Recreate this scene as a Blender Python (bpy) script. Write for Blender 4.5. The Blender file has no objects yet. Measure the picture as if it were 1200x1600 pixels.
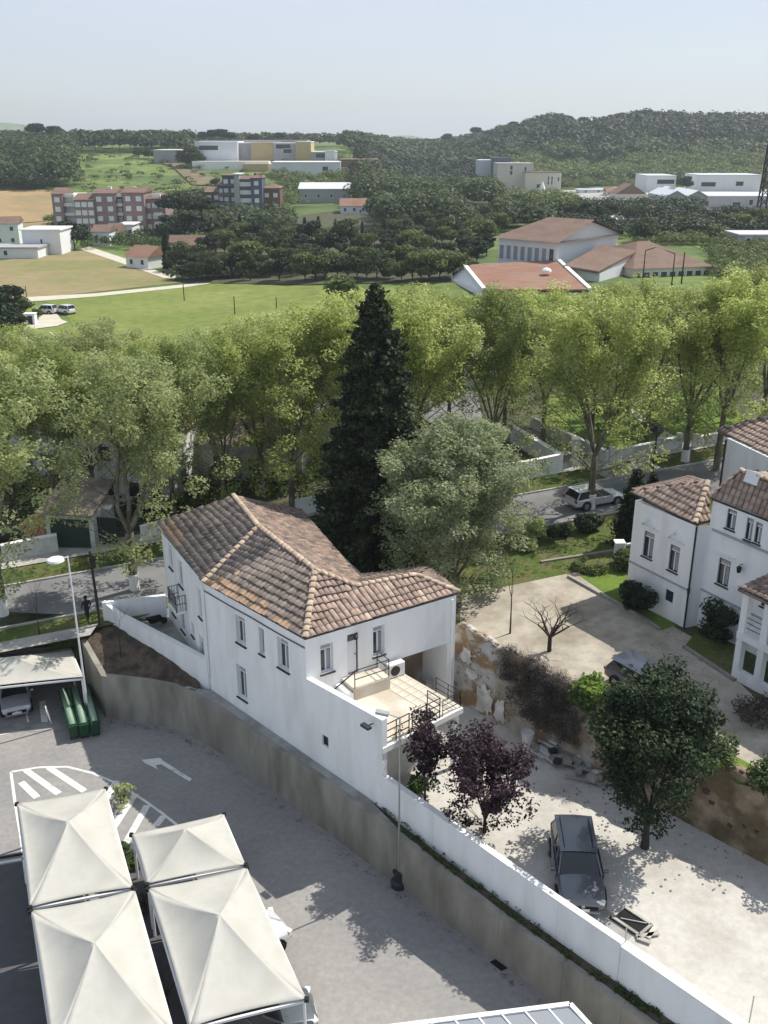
import bpy, bmesh, math, random
import numpy as np
from mathutils import Vector, Matrix
R = math.radians
random.seed(7); rng = np.random.default_rng(7)
S = bpy.context.scene; COL = S.collection
# ------------------------------------------------------------------ camera, sky, sun, exposure
CAMH, TH, F = 28.0, R(21.3), 1500.0
cam = bpy.data.cameras.new('camera'); camo = bpy.data.objects.new('camera', cam); COL.objects.link(camo)
camo.location = (0, 0, CAMH); camo.rotation_euler = (R(90) - TH, 0, 0)
cam.sensor_fit = 'VERTICAL'; cam.sensor_height = 24; cam.lens = 24 * F / 1600
cam.clip_start = .1; cam.clip_end = 12000
S.camera = camo
SUN_EL, SUN_AZ = R(54), R(30)            # azimuth measured from +X towards +Y
w = bpy.data.worlds.new('World'); S.world = w; w.use_nodes = True
nt = w.node_tree; nt.nodes.clear()
sky = nt.nodes.new('ShaderNodeTexSky'); sky.sky_type = 'NISHITA'; sky.sun_disc = False
sky.sun_elevation = SUN_EL; sky.sun_rotation = R(90) - SUN_AZ
sky.altitude = 60; sky.air_density = 1.0; sky.dust_density = .9; sky.ozone_density = 1.4
hsv = nt.nodes.new('ShaderNodeHueSaturation'); hsv.inputs['Saturation'].default_value = .85
tc = nt.nodes.new('ShaderNodeTexCoord'); mp = nt.nodes.new('ShaderNodeMapping'); mp.inputs['Scale'].default_value = (1, 1, 5)
nz = nt.nodes.new('ShaderNodeTexNoise'); nz.inputs['Scale'].default_value = 1.6; nz.inputs['Detail'].default_value = 6
cr = nt.nodes.new('ShaderNodeMapRange'); cr.inputs['From Min'].default_value = .42; cr.inputs['From Max'].default_value = .75
cr.inputs['To Min'].default_value = .30; cr.inputs['To Max'].default_value = .95
mx = nt.nodes.new('ShaderNodeMix'); mx.data_type = 'RGBA'; mx.inputs['B'].default_value = (5.45, 5.9, 6.75, 1)
bg = nt.nodes.new('ShaderNodeBackground'); bg.inputs['Strength'].default_value = .108
wo = nt.nodes.new('ShaderNodeOutputWorld')
L = nt.links.new
L(sky.outputs[0], hsv.inputs['Color']); L(tc.outputs['Generated'], mp.inputs[0]); L(mp.outputs[0], nz.inputs['Vector'])
L(nz.outputs[0], cr.inputs['Value']); L(cr.outputs[0], mx.inputs['Factor']); L(hsv.outputs[0], mx.inputs['A'])
L(mx.outputs['Result'], bg.inputs[0]); L(bg.outputs[0], wo.inputs[0])
sl = bpy.data.lights.new('sun', 'SUN'); sl.energy = 4.4; sl.angle = R(.5); sl.color = (1, .94, .84)
so = bpy.data.objects.new('sun', sl); COL.objects.link(so)
sd = Vector((math.cos(SUN_EL) * math.cos(SUN_AZ), math.cos(SUN_EL) * math.sin(SUN_AZ), math.sin(SUN_EL)))
so.rotation_euler = sd.to_track_quat('Z', 'Y').to_euler(); so.location = (40, 40, 80)
S.view_settings.view_transform = 'Standard'; S.view_settings.look = 'None'
S.view_settings.gamma = 1; S.view_settings.exposure = .30; S.view_settings.use_curve_mapping = False
S.cycles.max_bounces = 6; S.cycles.diffuse_bounces = 3; S.cycles.transparent_max_bounces = 6

# ------------------------------------------------------------------ geometry of the place
CT, ST = math.cos(TH), math.sin(TH)
def ray(px, py):
    x = (px - 600) / F; y = (800 - py) / F
    return Vector((x, CT + y * ST, -ST + y * CT))
def at(px, py, z):
    d = ray(px, py); t = (z - CAMH) / d.z
    return Vector((d.x * t, d.y * t, z))
def aty(px, py, Y):
    d = ray(px, py); t = Y / d.y
    return Vector((d.x * t, Y, CAMH + d.z * t))
def zrow(Y, py): return aty(600, py, Y).z
def ss(v, a, b):
    t = min(1, max(0, (v - a) / (b - a))); return t * t * (3 - 2 * t)
def z0(X): return 2.2 + .06 * min(30, max(-40, X))
RP = [(-.1, 12), (0, 12), (.06, 14), (.1125, 26), (.1625, 38), (.19, 31), (.25, 39), (.3, 36), (.375, 36), (.6, 34)]
def rprof(a):
    if a <= RP[0][0]: return RP[0][1]
    for (a0, v0), (a1, v1) in zip(RP, RP[1:]):
        if a <= a1: return v0 + (v1 - v0) * (a - a0) / (a1 - a0)
    return RP[-1][1]
def H(X, Y):
    a = X / max(Y, 1)
    if Y <= 290: return z0(X)
    b = z0(X) * (1 - ss(Y, 290, 450))
    hl = 17 * ss(Y, 290, 610) + 4 * ss(Y, 600, 820)
    hr = rprof(a) * ss(Y, 600, 990)
    wr = ss(a, -.04, .04)
    bump = 1.6 * math.sin(X * .021 + Y * .008) * math.sin(Y * .013 + X * .004) * ss(Y, 320, 500)
    return b + (1 - wr) * hl + wr * hr + bump
def G(px, py):
    """point of the terrain seen at a place of the photo"""
    d = ray(px, py)
    lo, t = 0, 30.0
    while t < 4000:
        p = d * t
        if CAMH + p.z < H(p.x, p.y): break
        lo = t; t *= 1.02
    for _ in range(30):
        m = (lo + t) / 2; p = d * m
        if CAMH + p.z < H(p.x, p.y): t = m
        else: lo = m
    p = d * t
    return Vector((p.x, p.y, H(p.x, p.y)))

# ------------------------------------------------------------------ materials
MATS = {}
def mat(name, col, rough=.8, metal=0, var=.12, scale=3.0, bump=0.0, bscale=20, col2=None, sc2=.4, island=0, objr=0, spec=.3, lo=.45, hi=.6, stretch=None, coat=0):
    if name in MATS: return MATS[name]
    m = bpy.data.materials.new(name); m.use_nodes = True; n = m.node_tree; b = n.nodes['Principled BSDF']; l = n.links.new
    b.inputs['Roughness'].default_value = rough; b.inputs['Metallic'].default_value = metal
    b.inputs['Specular IOR Level'].default_value = spec; b.inputs['Coat Weight'].default_value = coat
    t = n.nodes.new('ShaderNodeTexCoord'); src = t.outputs['Object']
    if stretch:
        q = n.nodes.new('ShaderNodeMapping'); q.inputs['Scale'].default_value = stretch; l(src, q.inputs[0]); src = q.outputs[0]
    a = n.nodes.new('ShaderNodeTexNoise'); a.inputs['Scale'].default_value = scale; a.inputs['Detail'].default_value = 8; a.inputs['Roughness'].default_value = .65
    l(src, a.inputs['Vector'])
    mr = n.nodes.new('ShaderNodeMapRange'); mr.inputs['From Min'].default_value = .3; mr.inputs['From Max'].default_value = .7
    mr.inputs['To Min'].default_value = 1 - var; mr.inputs['To Max'].default_value = 1 + var; l(a.outputs[0], mr.inputs[0])
    h = n.nodes.new('ShaderNodeHueSaturation'); h.inputs['Color'].default_value = (*col, 1)
    if col2:
        a2 = n.nodes.new('ShaderNodeTexNoise'); a2.inputs['Scale'].default_value = sc2; a2.inputs['Detail'].default_value = 7; l(src, a2.inputs['Vector'])
        m2 = n.nodes.new('ShaderNodeMapRange'); m2.inputs['From Min'].default_value = lo; m2.inputs['From Max'].default_value = hi; l(a2.outputs[0], m2.inputs[0])
        x = n.nodes.new('ShaderNodeMix'); x.data_type = 'RGBA'; x.inputs['A'].default_value = (*col, 1); x.inputs['B'].default_value = (*col2, 1)
        l(m2.outputs[0], x.inputs['Factor']); l(x.outputs['Result'], h.inputs['Color'])
    v = mr.outputs[0]
    def mulrand(v, out, amt):
        r = n.nodes.new('ShaderNodeMapRange'); r.inputs['To Min'].default_value = 1 - amt; r.inputs['To Max'].default_value = 1 + amt; l(out, r.inputs[0])
        k = n.nodes.new('ShaderNodeMath'); k.operation = 'MULTIPLY'; l(v, k.inputs[0]); l(r.outputs[0], k.inputs[1]); return k.outputs[0]
    if island:
        g = n.nodes.new('ShaderNodeNewGeometry'); v = mulrand(v, g.outputs['Random Per Island'], island)
    if objr:
        g = n.nodes.new('ShaderNodeObjectInfo'); v = mulrand(v, g.outputs['Random'], objr)
    l(v, h.inputs['Value']); l(h.outputs[0], b.inputs['Base Color'])
    if bump:
        c = n.nodes.new('ShaderNodeTexNoise'); c.inputs['Scale'].default_value = bscale; c.inputs['Detail'].default_value = 6; l(src, c.inputs['Vector'])
        bp = n.nodes.new('ShaderNodeBump'); bp.inputs['Strength'].default_value = bump; bp.inputs['Distance'].default_value = .05
        l(c.outputs[0], bp.inputs['Height']); l(bp.outputs[0], b.inputs['Normal'])
    MATS[name] = m; return m
def leafmat(name, c1, c2, c3, trans=.4, rough=.6):
    m = bpy.data.materials.new(name); m.use_nodes = True; n = m.node_tree; l = n.links.new; n.nodes.clear()
    g = n.nodes.new('ShaderNodeNewGeometry'); o = n.nodes.new('ShaderNodeObjectInfo')
    t = n.nodes.new('ShaderNodeTexCoord'); a = n.nodes.new('ShaderNodeTexNoise'); a.inputs['Scale'].default_value = .55; a.inputs['Detail'].default_value = 3
    l(t.outputs['Object'], a.inputs['Vector'])
    k = n.nodes.new('ShaderNodeMath'); k.operation = 'MULTIPLY_ADD'; k.inputs[1].default_value = .55; l(g.outputs['Random Per Island'], k.inputs[0])
    k2 = n.nodes.new('ShaderNodeMapRange'); k2.inputs['From Min'].default_value = .35; k2.inputs['From Max'].default_value = .65; k2.inputs['To Max'].default_value = .45
    l(a.outputs[0], k2.inputs[0]); l(k2.outputs[0], k.inputs[2])
    r = n.nodes.new('ShaderNodeValToRGB'); e = r.color_ramp.elements
    e[0].color = (*c1, 1); e[1].color = (*c3, 1); x = e.new(.5); x.color = (*c2, 1); l(k.outputs[0], r.inputs[0])
    hs = n.nodes.new('ShaderNodeHueSaturation'); l(r.outputs[0], hs.inputs['Color'])
    q = n.nodes.new('ShaderNodeMapRange'); q.inputs['To Min'].default_value = .82; q.inputs['To Max'].default_value = 1.18; l(o.outputs['Random'], q.inputs[0]); l(q.outputs[0], hs.inputs['Value'])
    b = n.nodes.new('ShaderNodeBsdfPrincipled'); b.inputs['Roughness'].default_value = rough; b.inputs['Specular IOR Level'].default_value = .25
    tr = n.nodes.new('ShaderNodeBsdfTranslucent'); ms = n.nodes.new('ShaderNodeMixShader'); ms.inputs[0].default_value = trans
    l(hs.outputs[0], b.inputs['Base Color']); l(hs.outputs[0], tr.inputs['Color']); l(b.outputs[0], ms.inputs[1]); l(tr.outputs[0], ms.inputs[2])
    out = n.nodes.new('ShaderNodeOutputMaterial'); l(ms.outputs[0], out.inputs[0]); return m
def glassy(name, col, rough=.08, spec=.6):
    return mat(name, col, rough=rough, var=.1, spec=spec)
M = dict(
 plaster=mat('white_plaster', (.83, .84, .85), .9, var=.035, scale=1.2, bump=.15, bscale=30, col2=(.66, .665, .65), sc2=1.1, lo=.47, hi=.85, stretch=(1, 1, .22)),
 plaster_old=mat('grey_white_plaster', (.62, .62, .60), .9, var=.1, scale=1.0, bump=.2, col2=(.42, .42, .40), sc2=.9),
 cap=mat('wall_cap', (.8, .8, .78), .85, var=.06),
 concrete=mat('board_marked_concrete', (.30, .285, .245), .9, var=.16, scale=1.3, bump=.3, bscale=14, col2=(.17, .16, .13), sc2=.7, lo=.42, hi=.72, stretch=(1, 1, .35)),
 conc_path=mat('concrete_path', (.33, .33, .32), .9, var=.15, scale=2, bump=.2, col2=(.22, .215, .2), sc2=.6),
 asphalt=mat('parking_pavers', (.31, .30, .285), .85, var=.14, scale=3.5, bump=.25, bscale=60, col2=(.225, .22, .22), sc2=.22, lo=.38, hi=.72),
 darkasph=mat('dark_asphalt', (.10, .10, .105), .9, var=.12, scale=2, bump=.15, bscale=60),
 street=mat('street_asphalt', (.20, .20, .205), .9, var=.14, scale=1.0, bump=.15, bscale=40, col2=(.14, .14, .145), sc2=.25),
 pave=mat('pavement', (.42, .41, .38), .9, var=.15, scale=2.5, bump=.2, col2=(.30, .29, .27), sc2=.6),
 yard=mat('yard_concrete', (.53, .515, .475), .9, var=.12, scale=3, bump=.3, bscale=30, col2=(.37, .35, .31), sc2=.34, lo=.45, hi=.72),
 sand=mat('sandy_drive', (.41, .375, .315), .95, var=.2, scale=1.6, bump=.4, bscale=18, col2=(.25, .215, .165), sc2=.42, lo=.42, hi=.72),
 paint=mat('road_paint', (.72, .72, .70), .7, var=.12, scale=6, col2=(.45, .45, .44), sc2=3, lo=.55, hi=.75),
 paint_tree=mat('lime_wash', (.75, .75, .75), .9, var=.1, scale=5),
 grass=mat('grass', (.075, .115, .022), .95, var=.35, scale=5, bump=.5, bscale=30, col2=(.12, .12, .045), sc2=.7),
 lawn=mat('bright_lawn', (.13, .20, .03), .95, var=.2, scale=4, bump=.4, bscale=30, col2=(.10, .16, .03), sc2=.5),
 field=mat('green_field', (.15, .19, .04), .95, var=.25, scale=.5, bump=.5, bscale=4, col2=(.20, .23, .06), sc2=.045, lo=.4, hi=.65),
 meadow=mat('dry_meadow', (.20, .195, .075), .95, var=.15, scale=.35, bump=.4, bscale=3, col2=(.28, .22, .12), sc2=.035, lo=.42, hi=.62),
 tanfield=mat('tan_field', (.34, .24, .12), .95, var=.12, scale=.2, col2=(.26, .2, .10), sc2=.03),
 scrubland=mat('hillside_ground', (.085, .13, .035), .95, var=.4, scale=.1, bump=.6, bscale=.6, col2=(.15, .20, .05), sc2=.022, lo=.42, hi=.6),
 brownfield=mat('bare_hillside', (.17, .14, .085), .95, var=.25, scale=.1),
 dirt=mat('bare_earth', (.11, .085, .065), .98, var=.35, scale=2.5, bump=.8, bscale=8, col2=(.055, .045, .035), sc2=1.2),
 soil=mat('garden_earth', (.09, .085, .055), .98, var=.35, scale=1.5, bump=.6, bscale=8, col2=(.05, .07, .025), sc2=.5),
 track=mat('pale_track', (.52, .49, .40), .95, var=.12, scale=.5),
 tile=mat('clay_tile', (.25, .205, .175), .9, var=.22, scale=5, bump=.3, bscale=25, col2=(.155, .135, .125), sc2=1.6, island=.25, objr=.25),
 tile_new=mat('orange_clay_tile', (.36, .25, .17), .9, var=.12, scale=5, objr=.15, island=.12),
 tile_pale=mat('weathered_clay_tile', (.35, .26, .21), .9, var=.25, scale=4, bump=.3, bscale=25, col2=(.2, .16, .14), sc2=1.6, island=.25, objr=.25),
 ridge=mat('ridge_tile', (.50, .40, .30), .9, var=.2, scale=6, objr=.2, col2=(.34, .26, .2), sc2=3),
 tile_back=mat('mossy_roof', (.25, .20, .17), .95, var=.2, scale=3, bump=.5, bscale=12, col2=(.14, .115, .10), sc2=.7),
 roof_far=mat('far_clay_roof', (.19, .13, .10), .9, var=.14, scale=.8, bump=.5, bscale=3, col2=(.17, .11, .085), sc2=.25, stretch=(1, 1, 4)),
 roof_red=mat('far_red_roof', (.26, .16, .115), .9, var=.12, scale=.8, col2=(.25, .13, .09), sc2=.25),
 frame=mat('window_frame_white', (.75, .76, .78), .5, var=.03),
 darkframe=mat('dark_frame', (.03, .032, .035), .5, var=.05),
 glass=glassy('window_glass', (.035, .045, .055)),
 curtain=mat('curtain_glass', (.26, .28, .31), .25, var=.25, scale=8, stretch=(6, 6, .5), spec=.6),
 shutter=mat('roller_shutter', (.36, .37, .39), .6, var=.05),
 metal=mat('black_iron', (.03, .03, .032), .5, metal=.6, var=.1),
 galv=mat('galvanised_pole', (.40, .42, .43), .45, metal=.7, var=.1),
 whitemetal=mat('white_metal', (.75, .76, .77), .4, var=.04),
 membrane=mat('canopy_membrane', (.47, .465, .425), .7, var=.07, scale=1.6, bump=.15, bscale=3, col2=(.37, .36, .31), sc2=.8, lo=.5, hi=.85),
 bark=mat('bark', (.12, .10, .075), .95, var=.4, scale=5, bump=.8, bscale=12, col2=(.21, .195, .155), sc2=2.2, stretch=(1, 1, .4)),
 darkbark=mat('dark_bark', (.045, .036, .03), .95, var=.3, scale=6, bump=.6),
 rubble=mat('rubble_plaster', (.36, .335, .30), .95, var=.28, scale=2.2, bump=.9, bscale=7, col2=(.22, .16, .105), sc2=.55, lo=.50, hi=.62),
 rubblew=mat('flaking_limewash', (.46, .45, .43), .95, var=.25, scale=3, bump=.6, bscale=9, col2=(.27, .18, .105), sc2=.75, lo=.47, hi=.54),
 rust=mat('ochre_render', (.27, .215, .155), .95, var=.3, scale=2, bump=.6, bscale=8, col2=(.13, .10, .06), sc2=.8),
 stone=mat('stone', (.33, .31, .28), .95, var=.25, scale=3, bump=.6, objr=.3),
 wood=mat('wood', (.30, .21, .12), .85, var=.25, scale=3, stretch=(1, 8, 8), objr=.25),
 terrace=mat('terrace_tiles', (.60, .56, .48), .8, var=.05, scale=2, col2=(.50, .44, .35), sc2=.8),
 black=mat('black_void', (.012, .012, .013), .9, var=.1),
 tyre=mat('tyre', (.02, .02, .02), .85, var=.1),
 rim=mat('alloy', (.35, .36, .37), .3, metal=.9, var=.05),
 carglass=glassy('car_glass', (.012, .015, .02), .05, .7),
 light=glassy('lamp_lens', (.7, .7, .68), .15),
 redlight=glassy('tail_lamp', (.25, .01, .01), .2),
 plate=mat('number_plate', (.75, .75, .72), .5, var=.02),
 green=mat('green_container', (.012, .06, .03), .5, var=.2, scale=3),
 palegreen=mat('pale_green_lid', (.22, .32, .24), .5, var=.15, scale=3),
 greywall=mat('grey_wall', (.36, .36, .37), .85, var=.08, scale=.6), bluewall=mat('blue_grey_cladding', (.085, .10, .145), .7, var=.1, scale=.5),
 pinkwall=mat('brick_pink_wall', (.30, .205, .195), .9, var=.08, scale=.6), creamwall=mat('cream_wall', (.62, .58, .50), .9, var=.05, scale=.6),
 whitefar=mat('far_white_wall', (.72, .73, .74), .85, var=.04, scale=.3), yellowwall=mat('yellow_wall', (.46, .37, .20), .85, var=.06, scale=.5),
 brownwall=mat('brown_wall', (.16, .09, .065), .9, var=.1), steelroof=mat('pale_sheet_roof', (.62, .64, .67), .45, var=.05, scale=.2),
 logs=mat('cut_log', (.55, .36, .17), .9, var=.2, scale=8, objr=.2), skin=mat('skin', (.45, .27, .2), .6, var=.05),
 cloth=mat('dark_clothes', (.02, .022, .03), .9, var=.2), hair=mat('hair', (.02, .014, .01), .7), denim=mat('dark_trousers', (.03, .035, .05), .9, var=.2),
)
LM = dict(
 plane=leafmat('plane_leaves', (.22, .28, .07), (.43, .49, .15), (.60, .63, .32), .6),
 planeg=leafmat('plane_leaves_green', (.16, .22, .055), (.32, .39, .12), (.50, .55, .25), .58),
 grey=leafmat('silver_green_leaves', (.22, .28, .10), (.41, .47, .20), (.60, .64, .37), .56),
 silver=leafmat('silvery_leaves', (.20, .26, .12), (.36, .42, .22), (.55, .60, .40), .45),
 dark=leafmat('dark_leaves', (.008, .018, .008), (.018, .036, .012), (.05, .075, .026), .18),
 conifer=leafmat('conifer_needles', (.015, .024, .010), (.032, .048, .02), (.08, .105, .04), .14),
 plum=leafmat('purple_leaves', (.012, .006, .009), (.028, .013, .02), (.085, .05, .065), .12),
 wood=leafmat('wood_leaves', (.025, .042, .016), (.055, .082, .028), (.13, .155, .06), .3),
 wood2=leafmat('wood_leaves_light', (.055, .085, .025), (.11, .15, .042), (.22, .25, .09), .35),
 bright=leafmat('fresh_ivy', (.11, .19, .025), (.2, .32, .05), (.32, .42, .09), .4),
 dead=leafmat('dead_creeper', (.035, .028, .024), (.075, .06, .05), (.14, .12, .10), .1),
 hedge=leafmat('hedge_leaves', (.02, .045, .01), (.05, .085, .02), (.11, .15, .04), .25),
)
# ------------------------------------------------------------------ objects
def tag(o, label=None, cat=None, group=None, kind=None):
    if label: o['label'] = label
    if cat: o['category'] = cat
    if group: o['group'] = group
    if kind: o['kind'] = kind
    return o
def link(name, me, m=None, parent=None, mw=None):
    o = bpy.data.objects.new(name, me); COL.objects.link(o)
    if m is not None and me is not None and len(me.materials) == 0: me.materials.append(m)
    if parent: o.parent = parent
    if mw is not None: o.matrix_basis = mw
    return o
def thing(name, label, cat, loc=(0, 0, 0), rz=0, group=None):
    o = bpy.data.objects.new(name, None); COL.objects.link(o); o.empty_display_size = .2
    o.location = loc; o.rotation_euler = (0, 0, rz); return tag(o, label, cat, group)
def copy_tree(o, parent=None):
    c = o.copy(); COL.objects.link(c)
    if parent: c.parent = parent
    for ch in list(o.children): copy_tree(ch, c)
    return c
class MB:
    def __init__(s): s.v = []; s.f = []
    def add(s, vs, fs):
        n = len(s.v); s.v += [tuple(v) for v in vs]; s.f += [tuple(i + n for i in f) for f in fs]; return s
    def box(s, c, d, rz=0, mtx=None):
        x, y, z = d[0] / 2, d[1] / 2, d[2] / 2
        vs = [Vector((i, j, k)) for i in (-x, x) for j in (-y, y) for k in (-z, z)]
        m = mtx if mtx is not None else Matrix.Rotation(rz, 3, 'Z')
        vs = [m @ v + Vector(c) for v in vs]
        return s.add(vs, [(0, 1, 3, 2), (4, 6, 7, 5), (0, 4, 5, 1), (2, 3, 7, 6), (0, 2, 6, 4), (1, 5, 7, 3)])
    def bar(s, a, b, wd, ht=None):
        a, b = Vector(a), Vector(b); d = b - a; ht = ht or wd
        if d.length < 1e-6: return s
        q = d.to_track_quat('X', 'Z').to_matrix()
        return s.box((a + b) / 2, (d.length, wd, ht), mtx=q)
    def tube(s, a, b, r0, r1=None, n=8, cap=True):
        a, b = Vector(a), Vector(b); r1 = r0 if r1 is None else r1
        q = (b - a).to_track_quat('Z', 'Y').to_matrix(); vs = []
        for p, r in ((a, r0), (b, r1)):
            for i in range(n):
                t = 2 * math.pi * i / n; vs.append(p + q @ Vector((math.cos(t) * r, math.sin(t) * r, 0)))
        fs = [(i, (i + 1) % n, n + (i + 1) % n, n + i) for i in range(n)]
        if cap: fs += [tuple(range(n))[::-1], tuple(range(n, 2 * n))]
        return s.add(vs, fs)
    def lathe(s, prof, c=(0, 0, 0), n=16):
        vs = []; fs = []
        for r, z in prof:
            for i in range(n):
                t = 2 * math.pi * i / n; vs.append((c[0] + r * math.cos(t), c[1] + r * math.sin(t), c[2] + z))
        for k in range(len(prof) - 1):
            for i in range(n):
                j = (i + 1) % n; fs.append((k * n + i, k * n + j, (k + 1) * n + j, (k + 1) * n + i))
        fs += [tuple(range(n))[::-1], tuple(range((len(prof) - 1) * n, len(prof) * n))]
        return s.add(vs, fs)
    def prism(s, poly, zb, zt):
        """poly list of (x,y); zb/zt number or list"""
        n = len(poly); zb = zb if isinstance(zb, (list, tuple)) else [zb] * n; zt = zt if isinstance(zt, (list, tuple)) else [zt] * n
        vs = [(p[0], p[1], z) for p, z in zip(poly, zb)] + [(p[0], p[1], z) for p, z in zip(poly, zt)]
        fs = [(i, (i + 1) % n, n + (i + 1) % n, n + i) for i in range(n)] + [tuple(range(n))[::-1], tuple(range(n, 2 * n))]
        return s.add(vs, fs)
    def mesh(s, name, smooth=False, fix=True):
        me = bpy.data.meshes.new(name); me.from_pydata(s.v, [], s.f)
        if fix:
            bm = bmesh.new(); bm.from_mesh(me)
            bmesh.ops.recalc_face_normals(bm, faces=bm.faces)
            big = [f for f in bm.faces if len(f.verts) > 4]
            if big: bmesh.ops.triangulate(bm, faces=big)
            bm.to_mesh(me); bm.free()
        if smooth:
            for p in me.polygons: p.use_smooth = True
        return me
    def build(s, name, m, parent=None, smooth=False, mw=None):
        return link(name, s.mesh(name, smooth), m, parent, mw)
def bevel(o, wd=.02, seg=2):
    b = o.modifiers.new('bevel', 'BEVEL'); b.width = wd; b.segments = seg; b.limit_method = 'ANGLE'; return o
def npmesh(name, V, Fq, m):
    """numpy verts (n,3), faces (k,4) or (k,3)"""
    me = bpy.data.meshes.new(name); k = Fq.shape[1]; nf = len(Fq)
    me.vertices.add(len(V)); me.vertices.foreach_set('co', V.astype(np.float32).ravel())
    me.loops.add(nf * k); me.loops.foreach_set('vertex_index', Fq.astype(np.int32).ravel())
    me.polygons.add(nf); me.polygons.foreach_set('loop_start', np.arange(0, nf * k, k, dtype=np.int32))
    me.update(calc_edges=True); me.materials.append(m); return me
LAT = 10
def drape(name, poly, dz, m, parent=None, zf=None, maxstep=None, kind='structure', flat=None):
    """sheet over the terrain; poly = world xy list"""
    bm = bmesh.new(); vs = [bm.verts.new((p[0], p[1], 0)) for p in poly]; bm.faces.new(vs)
    if flat is None:
        xs = [p[0] for p in poly]; ys = [p[1] for p in poly]
        far = max(ys) > 290; st = 20
        cuts = [('x', -40), ('x', 30)]
        if far:
            cuts += [('x', x) for x in np.arange(math.floor(min(xs) / st) * st, max(xs), st)] + [('y', y) for y in np.arange(math.floor(min(ys) / st) * st, max(ys), st)]
        for ax, v in cuts:
            co = (v, 0, 0) if ax == 'x' else (0, v, 0); no = (1, 0, 0) if ax == 'x' else (0, 1, 0)
            bmesh.ops.bisect_plane(bm, geom=bm.verts[:] + bm.edges[:] + bm.faces[:], plane_co=co, plane_no=no)
        bmesh.ops.triangulate(bm, faces=bm.faces[:])
        for v in bm.verts: v.co.z = H(v.co.x, v.co.y) + dz
    else:
        bmesh.ops.triangulate(bm, faces=bm.faces[:])
        for v in bm.verts: v.co.z = flat(v.co.x, v.co.y) if callable(flat) else flat
    for f in bm.faces:
        f.normal_update()
        if f.normal.z < 0: f.normal_flip()
    me = bpy.data.meshes.new(name); bm.to_mesh(me); bm.free()
    o = link(name, me, m, parent)
    if not parent: tag(o, kind=kind)
    return o
def xy(ps): return [(p[0], p[1]) for p in ps]
# ------------------------------------------------------------------ the main levels
WD = Vector((.69, -.73, 0)).normalized()              # direction of the boundary walls
W0 = Vector((-.08, 35.1, 0))
def wl(s, off=0):                                       # along the white wall, off = towards the yard
    return W0 + WD * s + Vector((-WD.y, WD.x, 0)) * off
ZP, ZY = -2.55, 0.0
# terrain far
def terrain():
    xs = np.concatenate([np.arange(-1600, 1601, 20)]); ys = np.concatenate([np.arange(140, 1700, 20)])
    xs = np.unique(np.concatenate([xs, [-40, 30]])); V = []; Fc = []
    for y in ys:
        for x in xs: V.append((x, y, H(x, y)))
    nx = len(xs)
    for j in range(len(ys) - 1):
        for i in range(nx - 1):
            if abs(xs[i]) > .62 * ys[j] + 120: continue
            a = j * nx + i; Fc.append((a, a + 1, a + nx + 1, a + nx))
    me = npmesh('hillside', np.array(V), np.array(Fc), M['scrubland'])
    for p in me.polygons: p.use_smooth = True
    tag(link('hillside', me), kind='structure')
    mb = MB()                                           # land between the near ground and the hills
    V = []; 
    pts = [(-200, 141), (-200, 60), (-60, 60), (-60, 141)]
    drape('ground', pts, -.01, M['soil'])
    drape('ground', [(60, 141), (60, 60), (200, 60), (200, 141)], -.01, M['soil'])
    # distant ranges
    for nm, Y, pr, mt in (('distant_hills', 3600, [(-.75, 60), (-.5, 80), (-.385, 82), (-.33, 66), (-.28, 30), (.0, 26), (.02, 36), (.05, 26), (.3, 30), (.8, 40)], M['scrubland']),
                          ('distant_hills', 1680, [(-.8, 18), (-.375, 18), (-.1, 20), (0, 21), (.07, 24), (.14, 26), (.8, 30)], M['scrubland'])):
        m = MB(); n = 120; vs = []; 
        a0, a1 = pr[0][0], pr[-1][0]
        for i in range(n + 1):
            a = a0 + (a1 - a0) * i / n
            h = np.interp(a, [q[0] for q in pr], [q[1] for q in pr]) + 2.5 * math.sin(i * 1.3) + 2 * math.sin(i * .37)
            vs += [(a * Y, Y - 260, -5), (a * Y, Y, h), (a * Y * 1.2, Y + 900, -5)]
        fs = []
        for i in range(n):
            for k in (0, 1): fs.append((3 * i + k, 3 * i + 3 + k, 3 * i + 4 + k, 3 * i + 1 + k))
        m.add(vs, fs); tag(m.build(nm, mt, smooth=True), kind='structure')
terrain()
# rubble wall line between yard and villa garden
RW0 = Vector((3.75, 44.5, 0)); RW1 = Vector((22.0, 25.6, 0)); RWD = (RW1 - RW0).normalized(); RWN = Vector((-RWD.y, RWD.x, 0))
if RWN.x < 0: RWN = -RWN
r0, r1 = RW0 + RWN * .35, RW1 + RWN * .35
near = [(-60, 141), (-60, 54.0), (-30, 54.0), (-17.6, 51.6), (-16.9, 51.2), (-13.2, 52.1), (-5.6, 55.2), (-1.2, 46.2), (3.8, 46.2), (r0.x, r0.y), (r1.x, r1.y), (60, 25.6), (60, 141)]
drape('ground', near, 0, M['soil'])
# low ground: one sheet under everything near, at parking level
drape('parking_lot', [(-60, -30), (60, -30), (60, 20), (22, 20), (-12, 56), (-60, 56)], 0, M['asphalt'], flat=ZP)
# bank between street lawn and the parking lot on the far left
mb = MB(); mb.add([(-60, 53.9, -.2), (-29.9, 53.9, .39), (-17.5, 51.5, 1.14), (-17.3, 49.4, -.4), (-30, 50.5, ZP + .02), (-60, 50.5, ZP + .02)], [(0, 1, 4, 5), (1, 2, 3, 4)])
tag(mb.build('grass_bank', M['grass']), kind='structure')
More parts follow.
